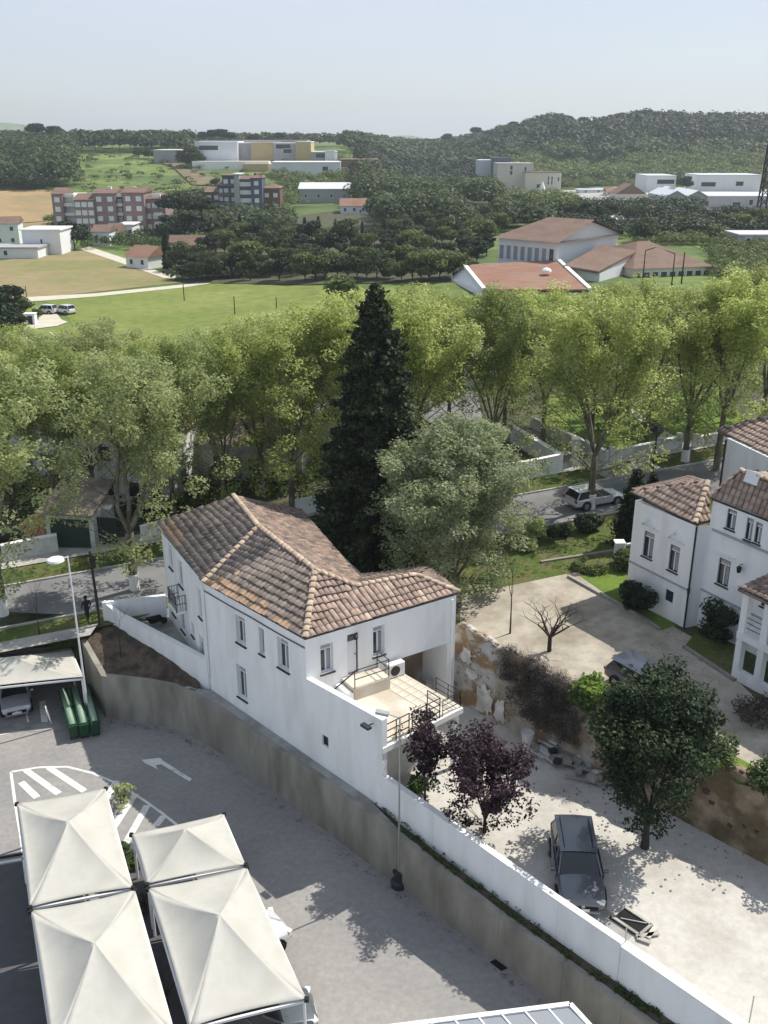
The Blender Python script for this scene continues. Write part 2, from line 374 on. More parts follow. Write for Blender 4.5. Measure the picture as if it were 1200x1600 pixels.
# ------------------------------------------------------------------ foliage generators
def quads(P, N, size, asp=1.0):
    n = len(P); r = rng.normal(size=(n, 3)); U = np.cross(N, r); U /= np.linalg.norm(U, axis=1)[:, None] + 1e-9
    Vv = np.cross(N, U); s = (size * rng.uniform(.6, 1.3, n))[:, None]
    V = np.stack([P - U * s, P - Vv * s * asp * .6, P + U * s, P + Vv * s * asp * .6], 1).reshape(-1, 3)
    return V
def unit(n):
    v = rng.normal(size=(n, 3)); return v / np.linalg.norm(v, axis=1)[:, None]
def cloud(centres, radii, n, size, upbias=.85, shell=.5, asp=1.0):
    """leaf quads in blobs"""
    C_ = np.array(centres, float); Rr = np.array(radii, float)
    if Rr.ndim == 1: Rr = np.stack([Rr, Rr, Rr * .8], 1)
    wts = np.prod(Rr, 1) ** (2 / 3); idx = rng.choice(len(C_), n, p=wts / wts.sum())
    d = unit(n); r = rng.uniform(shell ** 2, 1, n) ** .5
    P = C_[idx] + d * Rr[idx] * r[:, None]
    N = d * .7 + unit(n) * .9; N[:, 2] += upbias; N /= np.linalg.norm(N, axis=1)[:, None]
    return quads(P, N, size, asp)
def leafmesh(name, V, m):
    return npmesh(name, V, np.arange(len(V)).reshape(-1, 4), m)
def grow(seed, h, trunk, r0, nl, lean=.35, depth=3, ratio=.62, up=.35, first=None):
    """branch skeleton: returns MB and tips"""
    rd = random.Random(seed); mb = MB(); tips = []
    def br(p, d, ln, r, lv):
        n = 3; 
        for i in range(n):
            g_ = .10 if lv else .012
            d = (d + Vector((rd.gauss(0, g_), rd.gauss(0, g_), up * .12))).normalized()
            q = p + d * ln / n; rr = r * (1 - .4 / n * 1.0)
            mb.tube(p, q, r, rr, 7 if r > .06 else 4, cap=False); p, r = q, rr
            if lv < depth and i == 1 and lv > 0:
                a = rd.uniform(0, 6.28); s = Vector((math.cos(a), math.sin(a), rd.uniform(0, .6))).normalized()
                br(p, (d + s * .8).normalized(), ln * ratio * .8, r * .5, lv + 1)
            if lv >= depth - 1: tips.append((p.copy(), r))
        if lv >= depth: tips.append((p.copy(), r)); return
        k = nl if lv == 0 else rd.choice((2, 2, 3)); a0 = rd.uniform(0, 6.28)
        for j in range(k):
            a = a0 + j * 6.283 / k + rd.uniform(-.4, .4)
            s = Vector((math.cos(a), math.sin(a), 0)); e = lean if lv == 0 else lean * 1.25
            br(p, (d + s * e * rd.uniform(.6, 1.3)).normalized(), ln * ratio * rd.uniform(.85, 1.15) if lv else first or h * .34, r * .62, lv + 1)
    br(Vector((0, 0, -.1)), Vector((0, 0, 1)), trunk, r0, 0)
    return mb, tips
def norm_tips(mb, tips, H_, wd=None):
    zt = max(t[0].z for t in tips); k = (H_ * .95) / zt
    kx = k
    if wd:
        x = np.percentile([abs(t[0].x) + abs(t[0].y) for t in tips], 90) / 1.3; kx = wd / 2 / x * .85
    def tr(v, b): 
        f = min(1, max(0, v[2] / zt / .25)) if kx != k else 1
        q = 1 * (1 - f) + kx * f
        return (v[0] * q, v[1] * q, v[2] * k)
    mb.v = [tr(v, 0) for v in mb.v]; return [Vector(tr(t[0], 0)) for t in tips]
TREES = {}
def tree_proto(key, seed, Ht, wd, trunk, r0, nl, lm, nleaf, lsize, blob, lean=.35, bark='bark', band=False, depth=3, crown='crown', low=None, first=None, env=0, eb=.3, egg=.6):
    mb, tips = grow(seed, Ht, trunk, r0, nl, lean, depth, first=first); tp = norm_tips(mb, tips, Ht - blob * .5, wd)
    c = np.array([tuple(t) for t in tp]); 
    if low is not None: c = c[c[:, 2] > low]
    if env:
        t = rng.uniform(0, 1, env) ** .9; a = rng.uniform(0, 6.283, env); pr = wd / 2 * np.sin(np.pi * (t * .84 + .13)) ** egg * (1 + .18 * np.sin(a * 3 + seed) + .12 * np.sin(a * 5 + t * 9 + seed)); q = np.sqrt(rng.uniform(.15, 1, env)) * pr
        e = np.stack([np.cos(a) * q, np.sin(a) * q, Ht * (eb + (.97 - eb) * t)], 1); c = np.concatenate([c, e]) if env < 400 else e
        for p in e[::3]:
            z_ = max(trunk * .8, p[2] - .55 * math.hypot(p[0], p[1]) - .8); mb.tube((p[0] * .12, p[1] * .12, z_), p, r0 * .13, .012, 4, cap=False)
    rr = rng.uniform(.6, 1.2, len(c)) * blob
    V = cloud(c, rr, nleaf, lsize)
    TREES[key] = dict(trunk=mb.mesh('trunk', True, fix=False), crown=leafmesh('crown', V, LM[lm]), band=band, r0=r0, bark=M[bark])
    return TREES[key]
def place_tree(key, name, label, loc, rz=0, sc=1, group=None, cat='tree', szz=None):
    T = TREES[key]; t = thing(name, label, cat, loc, rz, group); t.scale = (sc, sc, szz or sc)
    link('trunk', T['trunk'], T['bark'], t)
    if T['crown'] is not None: link('crown', T['crown'], None, t)
    if T['band']:
        mb = MB(); mb.tube((0, 0, .05), (0, 0, 1.15), T['r0'] * 1.09, T['r0'] * 1.04, 16); o = mb.build('lime_wash_band', M['paint_tree'], t)
    return t
# ------------------------------------------------------------------ walls with openings, windows, roofs
def wall_open(mb, a, b, zb, zt, ops, depth=.16, out=None):
    """vertical wall sheet a->b with rectangular recesses ops=(s0,s1,z0,z1); out = outward normal"""
    a = Vector((a[0], a[1], 0)); b = Vector((b[0], b[1], 0)); ln = (b - a).length; u = (b - a) / ln; n = out
    S_ = sorted({0, ln, *[o[0] for o in ops], *[o[1] for o in ops]}); Z_ = sorted({zb, zt, *[o[2] for o in ops], *[o[3] for o in ops]})
    P = lambda s, z, d=0: a + u * s + Vector((0, 0, z)) - n * d
    for s0, s1 in zip(S_, S_[1:]):
        for q0, q1 in zip(Z_, Z_[1:]):
            if any(o[0] - 1e-4 <= s0 and s1 <= o[1] + 1e-4 and o[2] - 1e-4 <= q0 and q1 <= o[3] + 1e-4 for o in ops): continue
            mb.add([P(s0, q0), P(s1, q0), P(s1, q1), P(s0, q1)], [(0, 1, 2, 3)])
    for s0, s1, q0, q1 in ops:
        c = [(s0, q0), (s1, q0), (s1, q1), (s0, q1)]
        for i in range(4):
            (x0, y0), (x1, y1) = c[i], c[(i + 1) % 4]
            mb.add([P(x0, y0), P(x1, y1), P(x1, y1, depth), P(x0, y0, depth)], [(0, 1, 2, 3)])
        mb.add([P(s0, q0, depth), P(s1, q0, depth), P(s1, q1, depth), P(s0, q1, depth)], [(0, 1, 2, 3)])
def onwall(px, py, a, n):
    d = ray(px, py); o = Vector((0, 0, CAMH)); a = Vector((a[0], a[1], 0))
    t = (a - o).dot(n) / d.dot(n); return o + d * t
def wrect(a, b, n, x0, y0, x1, y1, h=None):
    """rect on a wall from the photo: centre column, top row, bottom row and width px"""
    u = (Vector((b[0], b[1], 0)) - Vector((a[0], a[1], 0))).normalized(); av = Vector((a[0], a[1], 0))
    p0 = onwall(x0, (y0 + y1) / 2, a, n); p1 = onwall(x1, (y0 + y1) / 2, a, n); xm = (x0 + x1) / 2
    q0 = onwall(xm, y1, a, n); q1 = onwall(xm, y0, a, n)
    s0, s1 = sorted(((p0 - av).dot(u), (p1 - av).dot(u)))
    return (s0, s1, min(q0.z, q1.z), max(q0.z, q1.z))
def window(parent, a, b, n, op, depth=.16, style='case', sill=True, fm='frame', label=None):
    a = Vector((a[0], a[1], 0)); u = (Vector((b[0], b[1], 0)) - a).normalized(); s0, s1, q0, q1 = op
    w_, h_ = s1 - s0, q1 - q0; c = a + u * (s0 + s1) / 2 + Vector((0, 0, q0)) - n * depth
    mw = Matrix.Translation(c) @ Matrix(((u.x, n.x, 0), (u.y, n.y, 0), (0, 0, 1))).to_4x4()
    win = MB(); g = .012
    # pane as the window's own mesh
    win.box((0, .02, h_ / 2), (w_ - 2 * g, .03, h_ - 2 * g)); o = win.build('window', M['glass'], parent, mw=mw)
    if label: o['label'] = label
    fr = MB(); t = min(.065, w_ * .12); y = .055
    top = h_ * .80 if style == 'case' else h_ - t
    for x in (-w_ / 2 + t / 2 + g, w_ / 2 - t / 2 - g): fr.box((x, y, h_ / 2), (t, .05, h_ - 2 * g))
    for z in (t / 2 + g, h_ - t / 2 - g): fr.box((0, y, z), (w_ - 2 * t - 2 * g, .05, t))
    fr.build('frame', M[fm], o)
    if style == 'case':
        f2 = MB(); f2.box((0, y + .006, top / 2), (t * 1.1, .05, top - 2 * t)); f2.box((0, y + .012, top), (w_ - 2 * t - 2 * g, .055, t * .9)); f2.build('casement_bar', M['frame'], o)
        sh = MB(); sh.box((0, .055, (top + h_ - t) / 2), (w_ - 2 * t - 2 * g - .01, .03, h_ - t - top - t * .5)); sh.build('roller_shutter', M['shutter'], o)
        cu = MB(); cu.box((w_ * .22, .045, top * .5), (w_ * .26, .02, top * .84)); cu.build('curtain', M['curtain'], o)
    if sill:
        si = MB(); si.box((0, depth / 2 + .04, -.035), (w_ + .12, depth + .10, .06)); si.build('sill', M['darkframe' if fm == 'darkframe' or sill == 2 else 'frame'], o)
    return o
def barrel(L_=.46, w0=.155, seg=5, hgt=.085, taper=.85, lift=.05):
    vs = []; fs = []
    for k, (y, sc, dz) in enumerate(((-.5 * L_, 1, lift), (.5 * L_, taper, 0))):
        for i in range(seg + 1):
            t = math.pi * i / seg; vs.append((math.cos(t) * w0 * sc, y, math.sin(t) * hgt * sc + dz))
    n = seg + 1
    for i in range(seg): fs.append((i, i + 1, n + i + 1, n + i))
    m_ = len(vs)
    for i in range(seg + 1): vs.append((vs[i][0], vs[i][1], vs[i][2] - .035 if 0 < i < seg else vs[i][2] - .045))
    for i in range(seg): fs.append((i, m_ + i, m_ + i + 1, i + 1))
    return vs, fs
BV, BF = barrel()
_mt = MB(); _mt.add(BV, BF)
TILE_ME = _mt.mesh('tile', fix=False)
def tile_mesh_for(m):
    k = 'tile_' + m.name
    if k not in TREES: me = TILE_ME.copy(); me.materials.append(m); TREES[k] = me
    return TREES[k]
def tiled_roof(parent, faces, budget, mats, tw=.30, tl=.40, newfn=None):
    """faces: list of (poly3d, eave_a, eave_b); deck plus tile objects nearest the camera, rest joined"""
    places = []
    for poly, ea, eb in faces:
        ea, eb = Vector(ea), Vector(eb); u = (eb - ea).normalized(); c = sum((Vector(p) for p in poly), Vector()) / len(poly)
        nrm = u.cross(c - ea).normalized()
        if nrm.z < 0: nrm = -nrm
        v = nrm.cross(u).normalized()
        if (c - ea).dot(v) < 0: v = -v
        uu = v.cross(nrm)                                # right-handed u,v,n
        P2 = [((Vector(p) - ea).dot(uu), (Vector(p) - ea).dot(v)) for p in poly]
        fan = [(Vector(poly[0]), Vector(poly[i]), Vector(poly[i + 1])) for i in range(1, len(poly) - 1)]
        def zon(p):
            best = None
            for A_, B_, C2 in fan:
                den = (B_.y - C2.y) * (A_.x - C2.x) + (C2.x - B_.x) * (A_.y - C2.y)
                if abs(den) < 1e-9: continue
                l1 = ((B_.y - C2.y) * (p.x - C2.x) + (C2.x - B_.x) * (p.y - C2.y)) / den; l2 = ((C2.y - A_.y) * (p.x - C2.x) + (A_.x - C2.x) * (p.y - C2.y)) / den; l3 = 1 - l1 - l2
                k = min(l1, l2, l3)
                if best is None or k > best[0]: best = (k, l1 * A_.z + l2 * B_.z + l3 * C2.z)
            return best[1]
        d = MB()
        for T3 in fan: d.add([v_ - Vector((0, 0, .02)) for v_ in T3] + [v_ - Vector((0, 0, .16)) for v_ in T3], [(0, 1, 2), (5, 4, 3), (0, 3, 4, 1), (1, 4, 5, 2), (2, 5, 3, 0)])
        d.build('roof_slope', M['tile_back'], parent)
        x0, x1 = min(p[0] for p in P2), max(p[0] for p in P2); y1 = max(p[1] for p in P2)
        def inside(x, y):
            r_ = False; n = len(P2)
            for i in range(n):
                (ax, ay), (bx, by) = P2[i], P2[(i + 1) % n]
                if (ay > y) != (by > y) and x < (bx - ax) * (y - ay) / (by - ay) + ax: r_ = not r_
            return r_
        rows = int(y1 / tl) + 1
        for j in range(rows):
            for i in range(int((x1 - x0) / tw) + 1):
                x = x0 + (i + .5) * tw; y = (j + .5) * tl
                if not inside(x, y): continue
                jx, jy, jr = random.gauss(0, .012), random.gauss(0, .018), random.gauss(0, .03)
                p = ea + uu * (x + jx) + v * (y + jy) + nrm * random.uniform(0, .012)
                p.z = zon(p) + random.uniform(.0, .012)
                rot = Matrix((uu, v, nrm)).transposed() @ Matrix.Rotation(jr, 3, 'Z')
                places.append((((p - Vector((0, 0, CAMH))).length, random.random()), p, rot, mats(x - x0, x1 - x0, y, y1, p)))
    places.sort(key=lambda q: q[0])
    for _, p, rot, m in places[:budget]:
        link('tile', tile_mesh_for(m), None, parent, Matrix.Translation(p) @ rot.to_4x4())
    rest = {}
    bv = np.array(BV); bf = np.array(BF)
    for _, p, rot, m in places[budget:]: rest.setdefault(m.name, (m, []))[1].append((p, rot))
    for k, (m, lst) in rest.items():
        V = np.concatenate([bv @ np.array(rot).T + np.array(p) for p, rot in lst]); Fq = np.concatenate([bf + i * len(bv) for i in range(len(lst))])
        o = link('roof_tiling', npmesh('roof_tiling', V, Fq, m), None, parent); o['kind'] = 'stuff'
def ridge_tiles(parent, a, b, m=None, step=.36):
    a, b = Vector(a), Vector(b); ln = (b - a).length; n = max(1, int(ln / step)); q = (b - a).to_track_quat('Y', 'Z').to_matrix().to_4x4()
    me = tile_mesh_for(m or M['ridge'])
    for i in range(n):
        p = a.lerp(b, (i + .5) / n) + Vector((0, 0, .05))
        link('ridge_tile', me, None, parent, Matrix.Translation(p) @ q @ Matrix.Rotation(random.gauss(0, .05), 4, 'Z') @ Matrix.Diagonal((1.05, 1, 1.3, 1)))
def railing(parent, pts, h=.95, nb=3, post=.05, m='metal', every=1.4, vert=False):
    for a, b in zip(pts, pts[1:]):
        a, b = Vector(a), Vector(b); n = max(1, round((b - a).length / every))
        for i in range(n + 1):
            p = a.lerp(b, i / n); q = MB(); q.bar(p, p + Vector((0, 0, h)), post); q.build('post', M[m], parent)
        for k in range(nb):
            z = Vector((0, 0, h * (k + 1) / nb)); q = MB(); q.bar(a + z, b + z, post * .7); q.build('rail', M[m], parent)
        if vert:
            n = int((b - a).length / .14); q = MB()
            for i in range(n): p = a.lerp(b, (i + .5) / n); q.bar(p + Vector((0, 0, .08)), p + Vector((0, 0, h)), .02)
            q.build('baluster_row', M[m], parent)

# ================================================================== NEAR GROUND SHEETS
n_out = Vector((WD.y, -WD.x, 0)).normalized()          # outward normal of the white wall (towards the parking)
if n_out.x > 0: n_out = -n_out
CW = [(158, 1056, .2), (200, 1061, .2), (233, 1065, .2), (265, 1071, .2), (300, 1085, .2), (345, 1111, .2), (420, 1163, .2), (500, 1218, .2), (560, 1262, .17),
      (620, 1306, .08), (680, 1355, -.1), (780, 1432, -.3), (880, 1505, -.44), (972, 1572, -.55), (1060, 1636, -.66), (1180, 1722, -.8)]
CWP = [at(*p) for p in CW]
def offset_line(P, d):
    out = []
    for i, p in enumerate(P):
        t = (P[min(i + 1, len(P) - 1)] - P[max(i - 1, 0)]); t.z = 0; t.normalize(); nn = Vector((-t.y, t.x, 0))
        out.append(p + nn * d)
    return out
CWI = offset_line(CWP, .32)                              # inner edge of its top
cwt = thing('retaining_wall', 'curved board marked grey concrete retaining wall along the parking lot', 'wall', CWP[5] * 1)
base = CWP[5]
def rel(v): return Vector(v) - base
for a in range(0, len(CWP) - 1):                         # cast bays of the wall
    mb = MB(); o0, o1, i0, i1 = CWP[a], CWP[a + 1], CWI[a], CWI[a + 1]
    g = (o1 - o0).normalized() * .005
    o0 = o0 + g; i0 = i0 + g; o1 = o1 - g; i1 = i1 - g
    dn = lambda v: Vector((v.x, v.y, ZP - .1))
    mb.add([rel(v) for v in (o0, o1, i1, i0, dn(o0), dn(o1), dn(i1), dn(i0))], [(0, 1, 2, 3), (0, 4, 5, 1), (2, 6, 7, 3), (1, 5, 6, 2), (3, 7, 4, 0), (4, 7, 6, 5)])
    mb.build('concrete_panel', M['concrete'], cwt)
# return of the wall at the far left
lw0, lw1 = CWP[0], at(127, 1000, .9)
mb = MB(); dv = (lw1 - lw0); dv.z = 0; nn = Vector((-dv.y, dv.x, 0)).normalized()
if nn.x < 0: nn = -nn
mb.add([lw0, lw1, lw1 + nn * .3, lw0 + nn * .3 + Vector((0, .02, 0))] + [Vector((v.x, v.y, ZP)) for v in (lw0, lw1, lw1 + nn * .3, lw0 + nn * .3)], [(0, 1, 2, 3), (0, 4, 5, 1), (1, 5, 6, 2), (2, 6, 7, 3), (3, 7, 4, 0)])
tag(mb.build('retaining_wall', M['concrete']), 'short side return of the concrete wall beside the green containers', 'wall')
def loft(name, A, B, n, m_, dz, kind='structure', noise=0, parent=None):
    A = [Vector(a) for a in A]; B = [Vector(b) for b in B]; k = len(A); vs = []; fs = []; nu = (k - 1) * m_
    def L_(P, t): i = min(int(t), k - 2); return P[i].lerp(P[i + 1], t - i)
    for i in range(nu + 1):
        a, b = L_(A, i / m_), L_(B, i / m_)
        for j in range(n + 1):
            p = a.lerp(b, j / n); e = 0 if j in (0, n) or i in (0, nu) else 1
            vs.append(p + Vector((0, 0, dz + e * noise * random.uniform(-1, 1))))
    for i in range(nu):
        for j in range(n): q = i * (n + 1) + j; fs.append((q, q + n + 1, q + n + 2, q + 1))
    mb = MB(); mb.add(vs, fs); o = mb.build(name, M[dz_m] if False else m_mat[name], parent, smooth=noise > 0)
    return tag(o, kind=kind)
m_mat = {'earth_slope': M['dirt'], 'path': M['conc_path'], 'planting_strip': M['dirt']}
def wbase(s, z): v = wl(s); return Vector((v.x, v.y, z))
loft('earth_slope', [at(128, 1003, .65), CWI[0], CWI[1], CWI[2], CWI[3], CWI[4]], [(-17.0, 51.6, 1.3), (-16.6, 51.0, 1.3), (-15.4, 50.2, 1.15), (-13.3, 48.35, .95), (-11.6, 46.9, .7), (-10.1, 45.6, .35)], 10, 5, -.06, noise=.10)
sA = CWI[3:10]; sB = [wl(-13.2), wl(-12.4), wl(-10.8), wl(-7.2), wl(-4.2), wl(-2.4), wl(-1.0)]
loft('path', sA, [Vector((b.x, b.y, .22)) for a, b in zip(sA, sB)], 2, 1, -.03)
ZB = [.22, .0, -.22, -.36, -.36, -.36, -.36]
sA = CWI[9:]; sB = [wl(-1.0), wl(1.2), wl(4.6), wl(8.2), wl(11.7), wl(15.0), wl(20.0)]
loft('planting_strip', sA, [Vector((b.x, b.y, z_)) for z_, b in zip(ZB, sB)], 4, 8, -.05, noise=.06)
# weeds on the strip
P = []
for i in range(260):
    t = random.random() ** .8 * 6; k = min(int(t), 5); a = sA[k].lerp(sA[k + 1], t - k); b = sB[k].lerp(sB[k + 1], t - k); p = a.lerp(Vector((b.x, b.y, ZB[k])), random.choice((random.uniform(.05, .3), random.uniform(.2, .95)))); P.append((p.x, p.y, p.z + .05))
tag(link('weeds', leafmesh('weeds', cloud(P, [random.uniform(.05, .16) for _ in P], 3600, .045), LM['hedge'])), kind='stuff')
P = [(p.x + random.uniform(-.35, .15), p.y - random.uniform(0, .25), ZP + .02) for a, b in zip(CWP, CWP[1:]) for t in np.linspace(0, 1, 14) for p in [a.lerp(b, t) + (b - a).normalized().cross(Vector((0, 0, 1))) * .25]]
P = [p for p in P if random.random() < .5]
tag(link('leaf_litter', leafmesh('leaf_litter', cloud(P, [random.uniform(.05, .2) for _ in P], 1300, .03), LM['dead'])), kind='stuff')
# yard
yp = [wl(-5.0, .1), wl(22, .1), wl(34, .1), RW1 + Vector((6, 0, 0)), RW1, RW0, Vector((3.7, 43.6, 0))]
drape('yard', xy(yp), 0, M['yard'], flat=0.0)
# ================================================================== WHITE BOUNDARY WALL
bw = thing('boundary_wall', 'long low white wall running beside the dark car and the courtyard', 'wall', wl(0))
Bo = wl(0)
def wallseg(name, s0, s1, zb0, zb1, zt0, zt1, th=.22, off=0, m='plaster', parent=bw, org=Bo):
    p = [wl(s0, off), wl(s1, off), wl(s1, off + th), wl(s0, off + th)]
    p = [q - org for q in p]; mb = MB(); mb.prism([(q.x, q.y) for q in p], [zb0, zb1, zb1, zb0], [zt0, zt1, zt1, zt0]); return mb.build(name, M[m], parent)
segs = [(0, 3.1, 1.78, 1.66), (3.1, 6.4, 1.66, 1.5), (6.4, 9.6, 1.5, 1.38), (9.6, 12.35, 1.38, 1.34)]
for s0, s1, z_0, z_1 in segs:
    wallseg('wall_section', s0 + .004, s1 - .004, -1.6, -1.6, z_0, z_1); wallseg('coping', s0 + .004, s1 - .004, z_0 + .002, z_1 + .002, z_0 + .07, z_1 + .07, .28, -.02, 'cap')
wallseg('wall_section', 12.36, 24, -1.8, -1.8, 1.22, .95, .30, .0); wallseg('coping', 12.36, 24, 1.222, .952, 1.30, 1.03, .40, -.02, 'cap')
# ================================================================== THE WHITE HOUSE 
Q0 = Vector((-13.0, 51.8, 0)); Q1 = wl(-13.4); Q2 = wl(-5.15); Q3 = Vector((3.64, 43.5, 0)); Q4 = Vector((1.9, 46.6, 0)); Q5 = Vector((-1.2, 46.1, 0)); Q6 = Vector((-5.5, 55.1, 0))
EZ = 6.55
house = thing('house', 'white plastered two storey house with hipped clay tile roof and roof terrace', 'house', (0, 0, 0))
uF = WD; nF = n_out
uW = (Q3 - Q2).normalized(); nW = Vector((uW.y, -uW.x, 0))
uL = (Q1 - Q0).normalized(); nL = Vector((uL.y, -uL.x, 0)); nL = -nL if nL.x > 0 else nL
fr_ops = [wrect(Q1, Q2, nF, 369, 964, 383, 1006), wrect(Q1, Q2, nF, 405, 982, 412.5, 1022), wrect(Q1, Q2, nF, 434, 999, 451, 1046), wrect(Q1, Q2, nF, 371, 1042, 385, 1091)]
mb = MB(); wall_open(mb, Q1, Q2, -.45, EZ, fr_ops, .24, nF)
mb.build('wall', M['plaster'], house)
for i, op in enumerate(fr_ops): window(house, Q1, Q2, nF, op, .24, 'case' if i != 1 else 'plain', sill=2)
op_small = wrect(wl(-3), wl(0), nF, 503.5, 1150, 513, 1166)
# tall side wall of the terrace (flush continuation)
mb = MB(); wall_open(mb, wl(-5.15 + .001), wl(0), -.45, 4.35, [(lambda o: (o[0] - 0 , o[1], o[2], o[3]))(wrect(wl(-5.15), wl(0), nF, 503.5, 1150, 513, 1166))], .17, nF)
mb.build('terrace_side_wall', M['plaster'], house)
window(house, wl(-5.15), wl(0), nF, wrect(wl(-5.15), wl(0), nF, 503.5, 1150, 513, 1166), .17, 'plain', sill=False, fm='darkframe')
mb = MB(); p = [wl(-5.15, 0), wl(0, 0), wl(0, .3), wl(-5.15, .3)]; mb.prism([(q.x, q.y) for q in p], [4.35] * 4, [4.52, 4.72, 4.72, 4.52]); mb.build('parapet', M['plaster'], house)
mb = MB(); p = [wl(-5.0, .18), wl(0, .18), wl(0, .3), wl(-5.0, .3)]; mb.prism([(q.x, q.y) for q in p], 0, 4.345); mb.add([wl(0, 0) + Vector((0, 0, -.4)), wl(0, .18) + Vector((0, 0, -.4)), wl(0, .18) + Vector((0, 0, 4.35)), wl(0, 0) + Vector((0, 0, 4.35))], [(0, 1, 2, 3)]); mb.build('terrace_inner_wall', M['plaster'], house)
# wing facade
door_op = wrect(Q2, Q3, nW, 543, 990, 560, 1062); door_op = (door_op[0], door_op[1], 3.95, door_op[3])
wg_ops = [wrect(Q2, Q3, nW, 501, 1006, 521, 1051), door_op, wrect(Q2, Q3, nW, 583, 978, 601, 1024)]
wu = (Q3 - Q2).length; c0 = wrect(Q2, Q3, nW, 623, 1030, 698, 1060); cav = (c0[0], c0[1], 0.0, 3.95)
mb = MB(); wall_open(mb, Q2, Q3, -.3, EZ, wg_ops + [], .17, nW) if False else None
mb = MB()
def wing():
    # openings with shallow recess, the car port is cut fully and gets its own deep room
    S1, S2 = cav[0], cav[1]
    wall_open(mb, Q2, Q2 + uW * S1, -.3, EZ, wg_ops, .24, nW)
    wall_open(mb, Q2 + uW * S1, Q2 + uW * S2, 3.95, EZ, [], .17, nW)
    wall_open(mb, Q2 + uW * S2, Q3, -.3, EZ, [], .17, nW)
    a, b = Q2 + uW * S1, Q2 + uW * S2; d = -nW * 2.2; Z = Vector((0, 0, 3.95))
    mb.add([a, b, b + d, a + d, a + Z, b + Z, b + d + Z, a + d + Z], [(3, 2, 6, 7), (0, 3, 7, 4), (1, 2, 6, 5), (4, 5, 6, 7)])
wing(); mb.build('wing_wall', M['plaster'], house)
mbv = MB(); a, b = Q2 + uW * (cav[0] + .02) - nW * 2.15, Q2 + uW * (cav[1] - .02) - nW * 2.15
mbv.add([a + Vector((0, 0, .05)), b + Vector((0, 0, .05)), b + Vector((0, 0, 3.9)), a + Vector((0, 0, 3.9))], [(0, 1, 2, 3)]); mbv.build('carport_wall', M['rubble'], house)
for op in (wg_ops[0], wg_ops[2]): window(house, Q2, Q3, nW, op, .24, 'case', sill=2)
# door: leaf, dark transom, frame
s0, s1, q0, q1 = door_op; dc = Q2 + uW * (s0 + s1) / 2 - nW * .14; mw = Matrix.Translation(dc) @ Matrix(((uW.x, nW.x, 0), (uW.y, nW.y, 0), (0, 0, 1))).to_4x4(); dw = s1 - s0
mb = MB(); mb.box((0, 0, (q0 + q1) / 2 - .18), (dw - .1, .05, q1 - q0 - .5)); door = mb.build('door', M['frame'], house, mw=mw)
mb = MB(); mb.box((0, .0, q1 - .2), (dw - .06, .05, .34)); mb.build('transom', M['glass'], door)
mb = MB(); mb.box((dw / 2 - .03, .02, (q0 + q1) / 2), (.05, .08, q1 - q0 - .02)); mb.box((-dw / 2 + .03, .02, (q0 + q1) / 2), (.03, .08, q1 - q0 - .02)); mb.build('door_frame', M['darkframe'], door)
mb = MB(); mb.box((dw * .3, .05, q0 + 1.0), (.12, .05, .04)); mb.build('handle', M['galv'], door)
# left facade
lf_ops = [wrect(Q0, Q1, nL, 264, 853, 269, 886), wrect(Q0, Q1, nL, 268.5, 922, 273.5, 958), wrect(Q0, Q1, nL, 279, 878, 285, 914), wrect(Q0, Q1, nL, 282.5, 950, 288, 984),
          wrect(Q0, Q1, nL, 299.5, 974, 303.5, 993), wrect(Q0, Q1, nL, 310, 922, 314.5, 963), wrect(Q0, Q1, nL, 312.5, 997, 319, 1034)]
lf_ops = [(max(.2, a), b, c, d) for a, b, c, d in lf_ops]
LLEN = (Q1 - Q0).length; lf_ops = [o for o in lf_ops if o[1] < LLEN - .05]
mb = MB(); wall_open(mb, Q0, Q1, -.45, EZ, lf_ops, .17, nL); mb.build('wall', M['plaster'], house)
for op in lf_ops: window(house, Q0, Q1, nL, op, .17, 'plain' if op[1] - op[0] < .5 else 'case', sill=2)
mb = MB(); back = [Q3, Q4, Q5, Q6, Q0]
for a, b in zip(back, back[1:]): wall_open(mb, a, b, -.3, EZ, [], .1, Vector(((b - a).y, -(b - a).x, 0)).normalized())
mb.build('wall', M['plaster'], house)
# gable infill at far end
RZ0, RZ1, RZ2 = 8.1, 8.35, 8.2
R0_ = at(365, 776, RZ0); R1_ = at(404, 824, RZ1); R2_ = at(492, 892, RZ2); V_ = at(556, 917, 7.35); W_ = at(650, 899, 7.35)
ov = .32
E0 = at(246, 816, EZ + .05); E1 = at(318, 911, EZ - .02); E2 = at(477, 998, EZ - .02); E3 = at(717, 926, EZ + .02)
E6 = Vector((-5.2, 55.4, EZ)); E5 = at(560, 902, EZ + .12)
mb = MB(); mb.add([Q0 + Vector((0, 0, EZ)), Q6 + Vector((0, 0, EZ)), Vector((R0_.x, R0_.y, RZ0 - .2))], [(0, 1, 2)]); mb.build('gable', M['plaster'], house)
def tm_main(x, w, y, h, p): return M['tile_new'] if (y < 1.0 and x < 1.0) else M['tile']
def tm_B(x, w, y, h, p):
    return M['tile_new'] if (y < .75 or (y < 1.5 and random.random() < .15) or (x > w - 1.5 and y < 2.0)) and random.random() < .85 else M['tile']
def tm_A(x, w, y, h, p): return M['tile_new'] if y < .8 and x > 1.0 and x < w * .45 and random.random() < .85 else M['tile']
def tm_D(x, w, y, h, p): return M['tile_pale'] if random.random() < .97 else M['ridge']
faces_mats = []
def pick(x, w, y, h, p):
    # which slope the tile sits on, told by its place
    if (p - E1).dot(uF) > 0 and (p - Q2).dot(uW) < .02 + .0 and p.z < 8.4 and (p - Q1).dot(nF) > -4.3 and (p.x < -3.2): return tm_B(x, w, y, h, p)
    if p.x > -3.6: return tm_D(x, w, y, h, p)
    return tm_A(x, w, y, h, p)
E3b = Vector((2.3, 46.9, EZ)); 
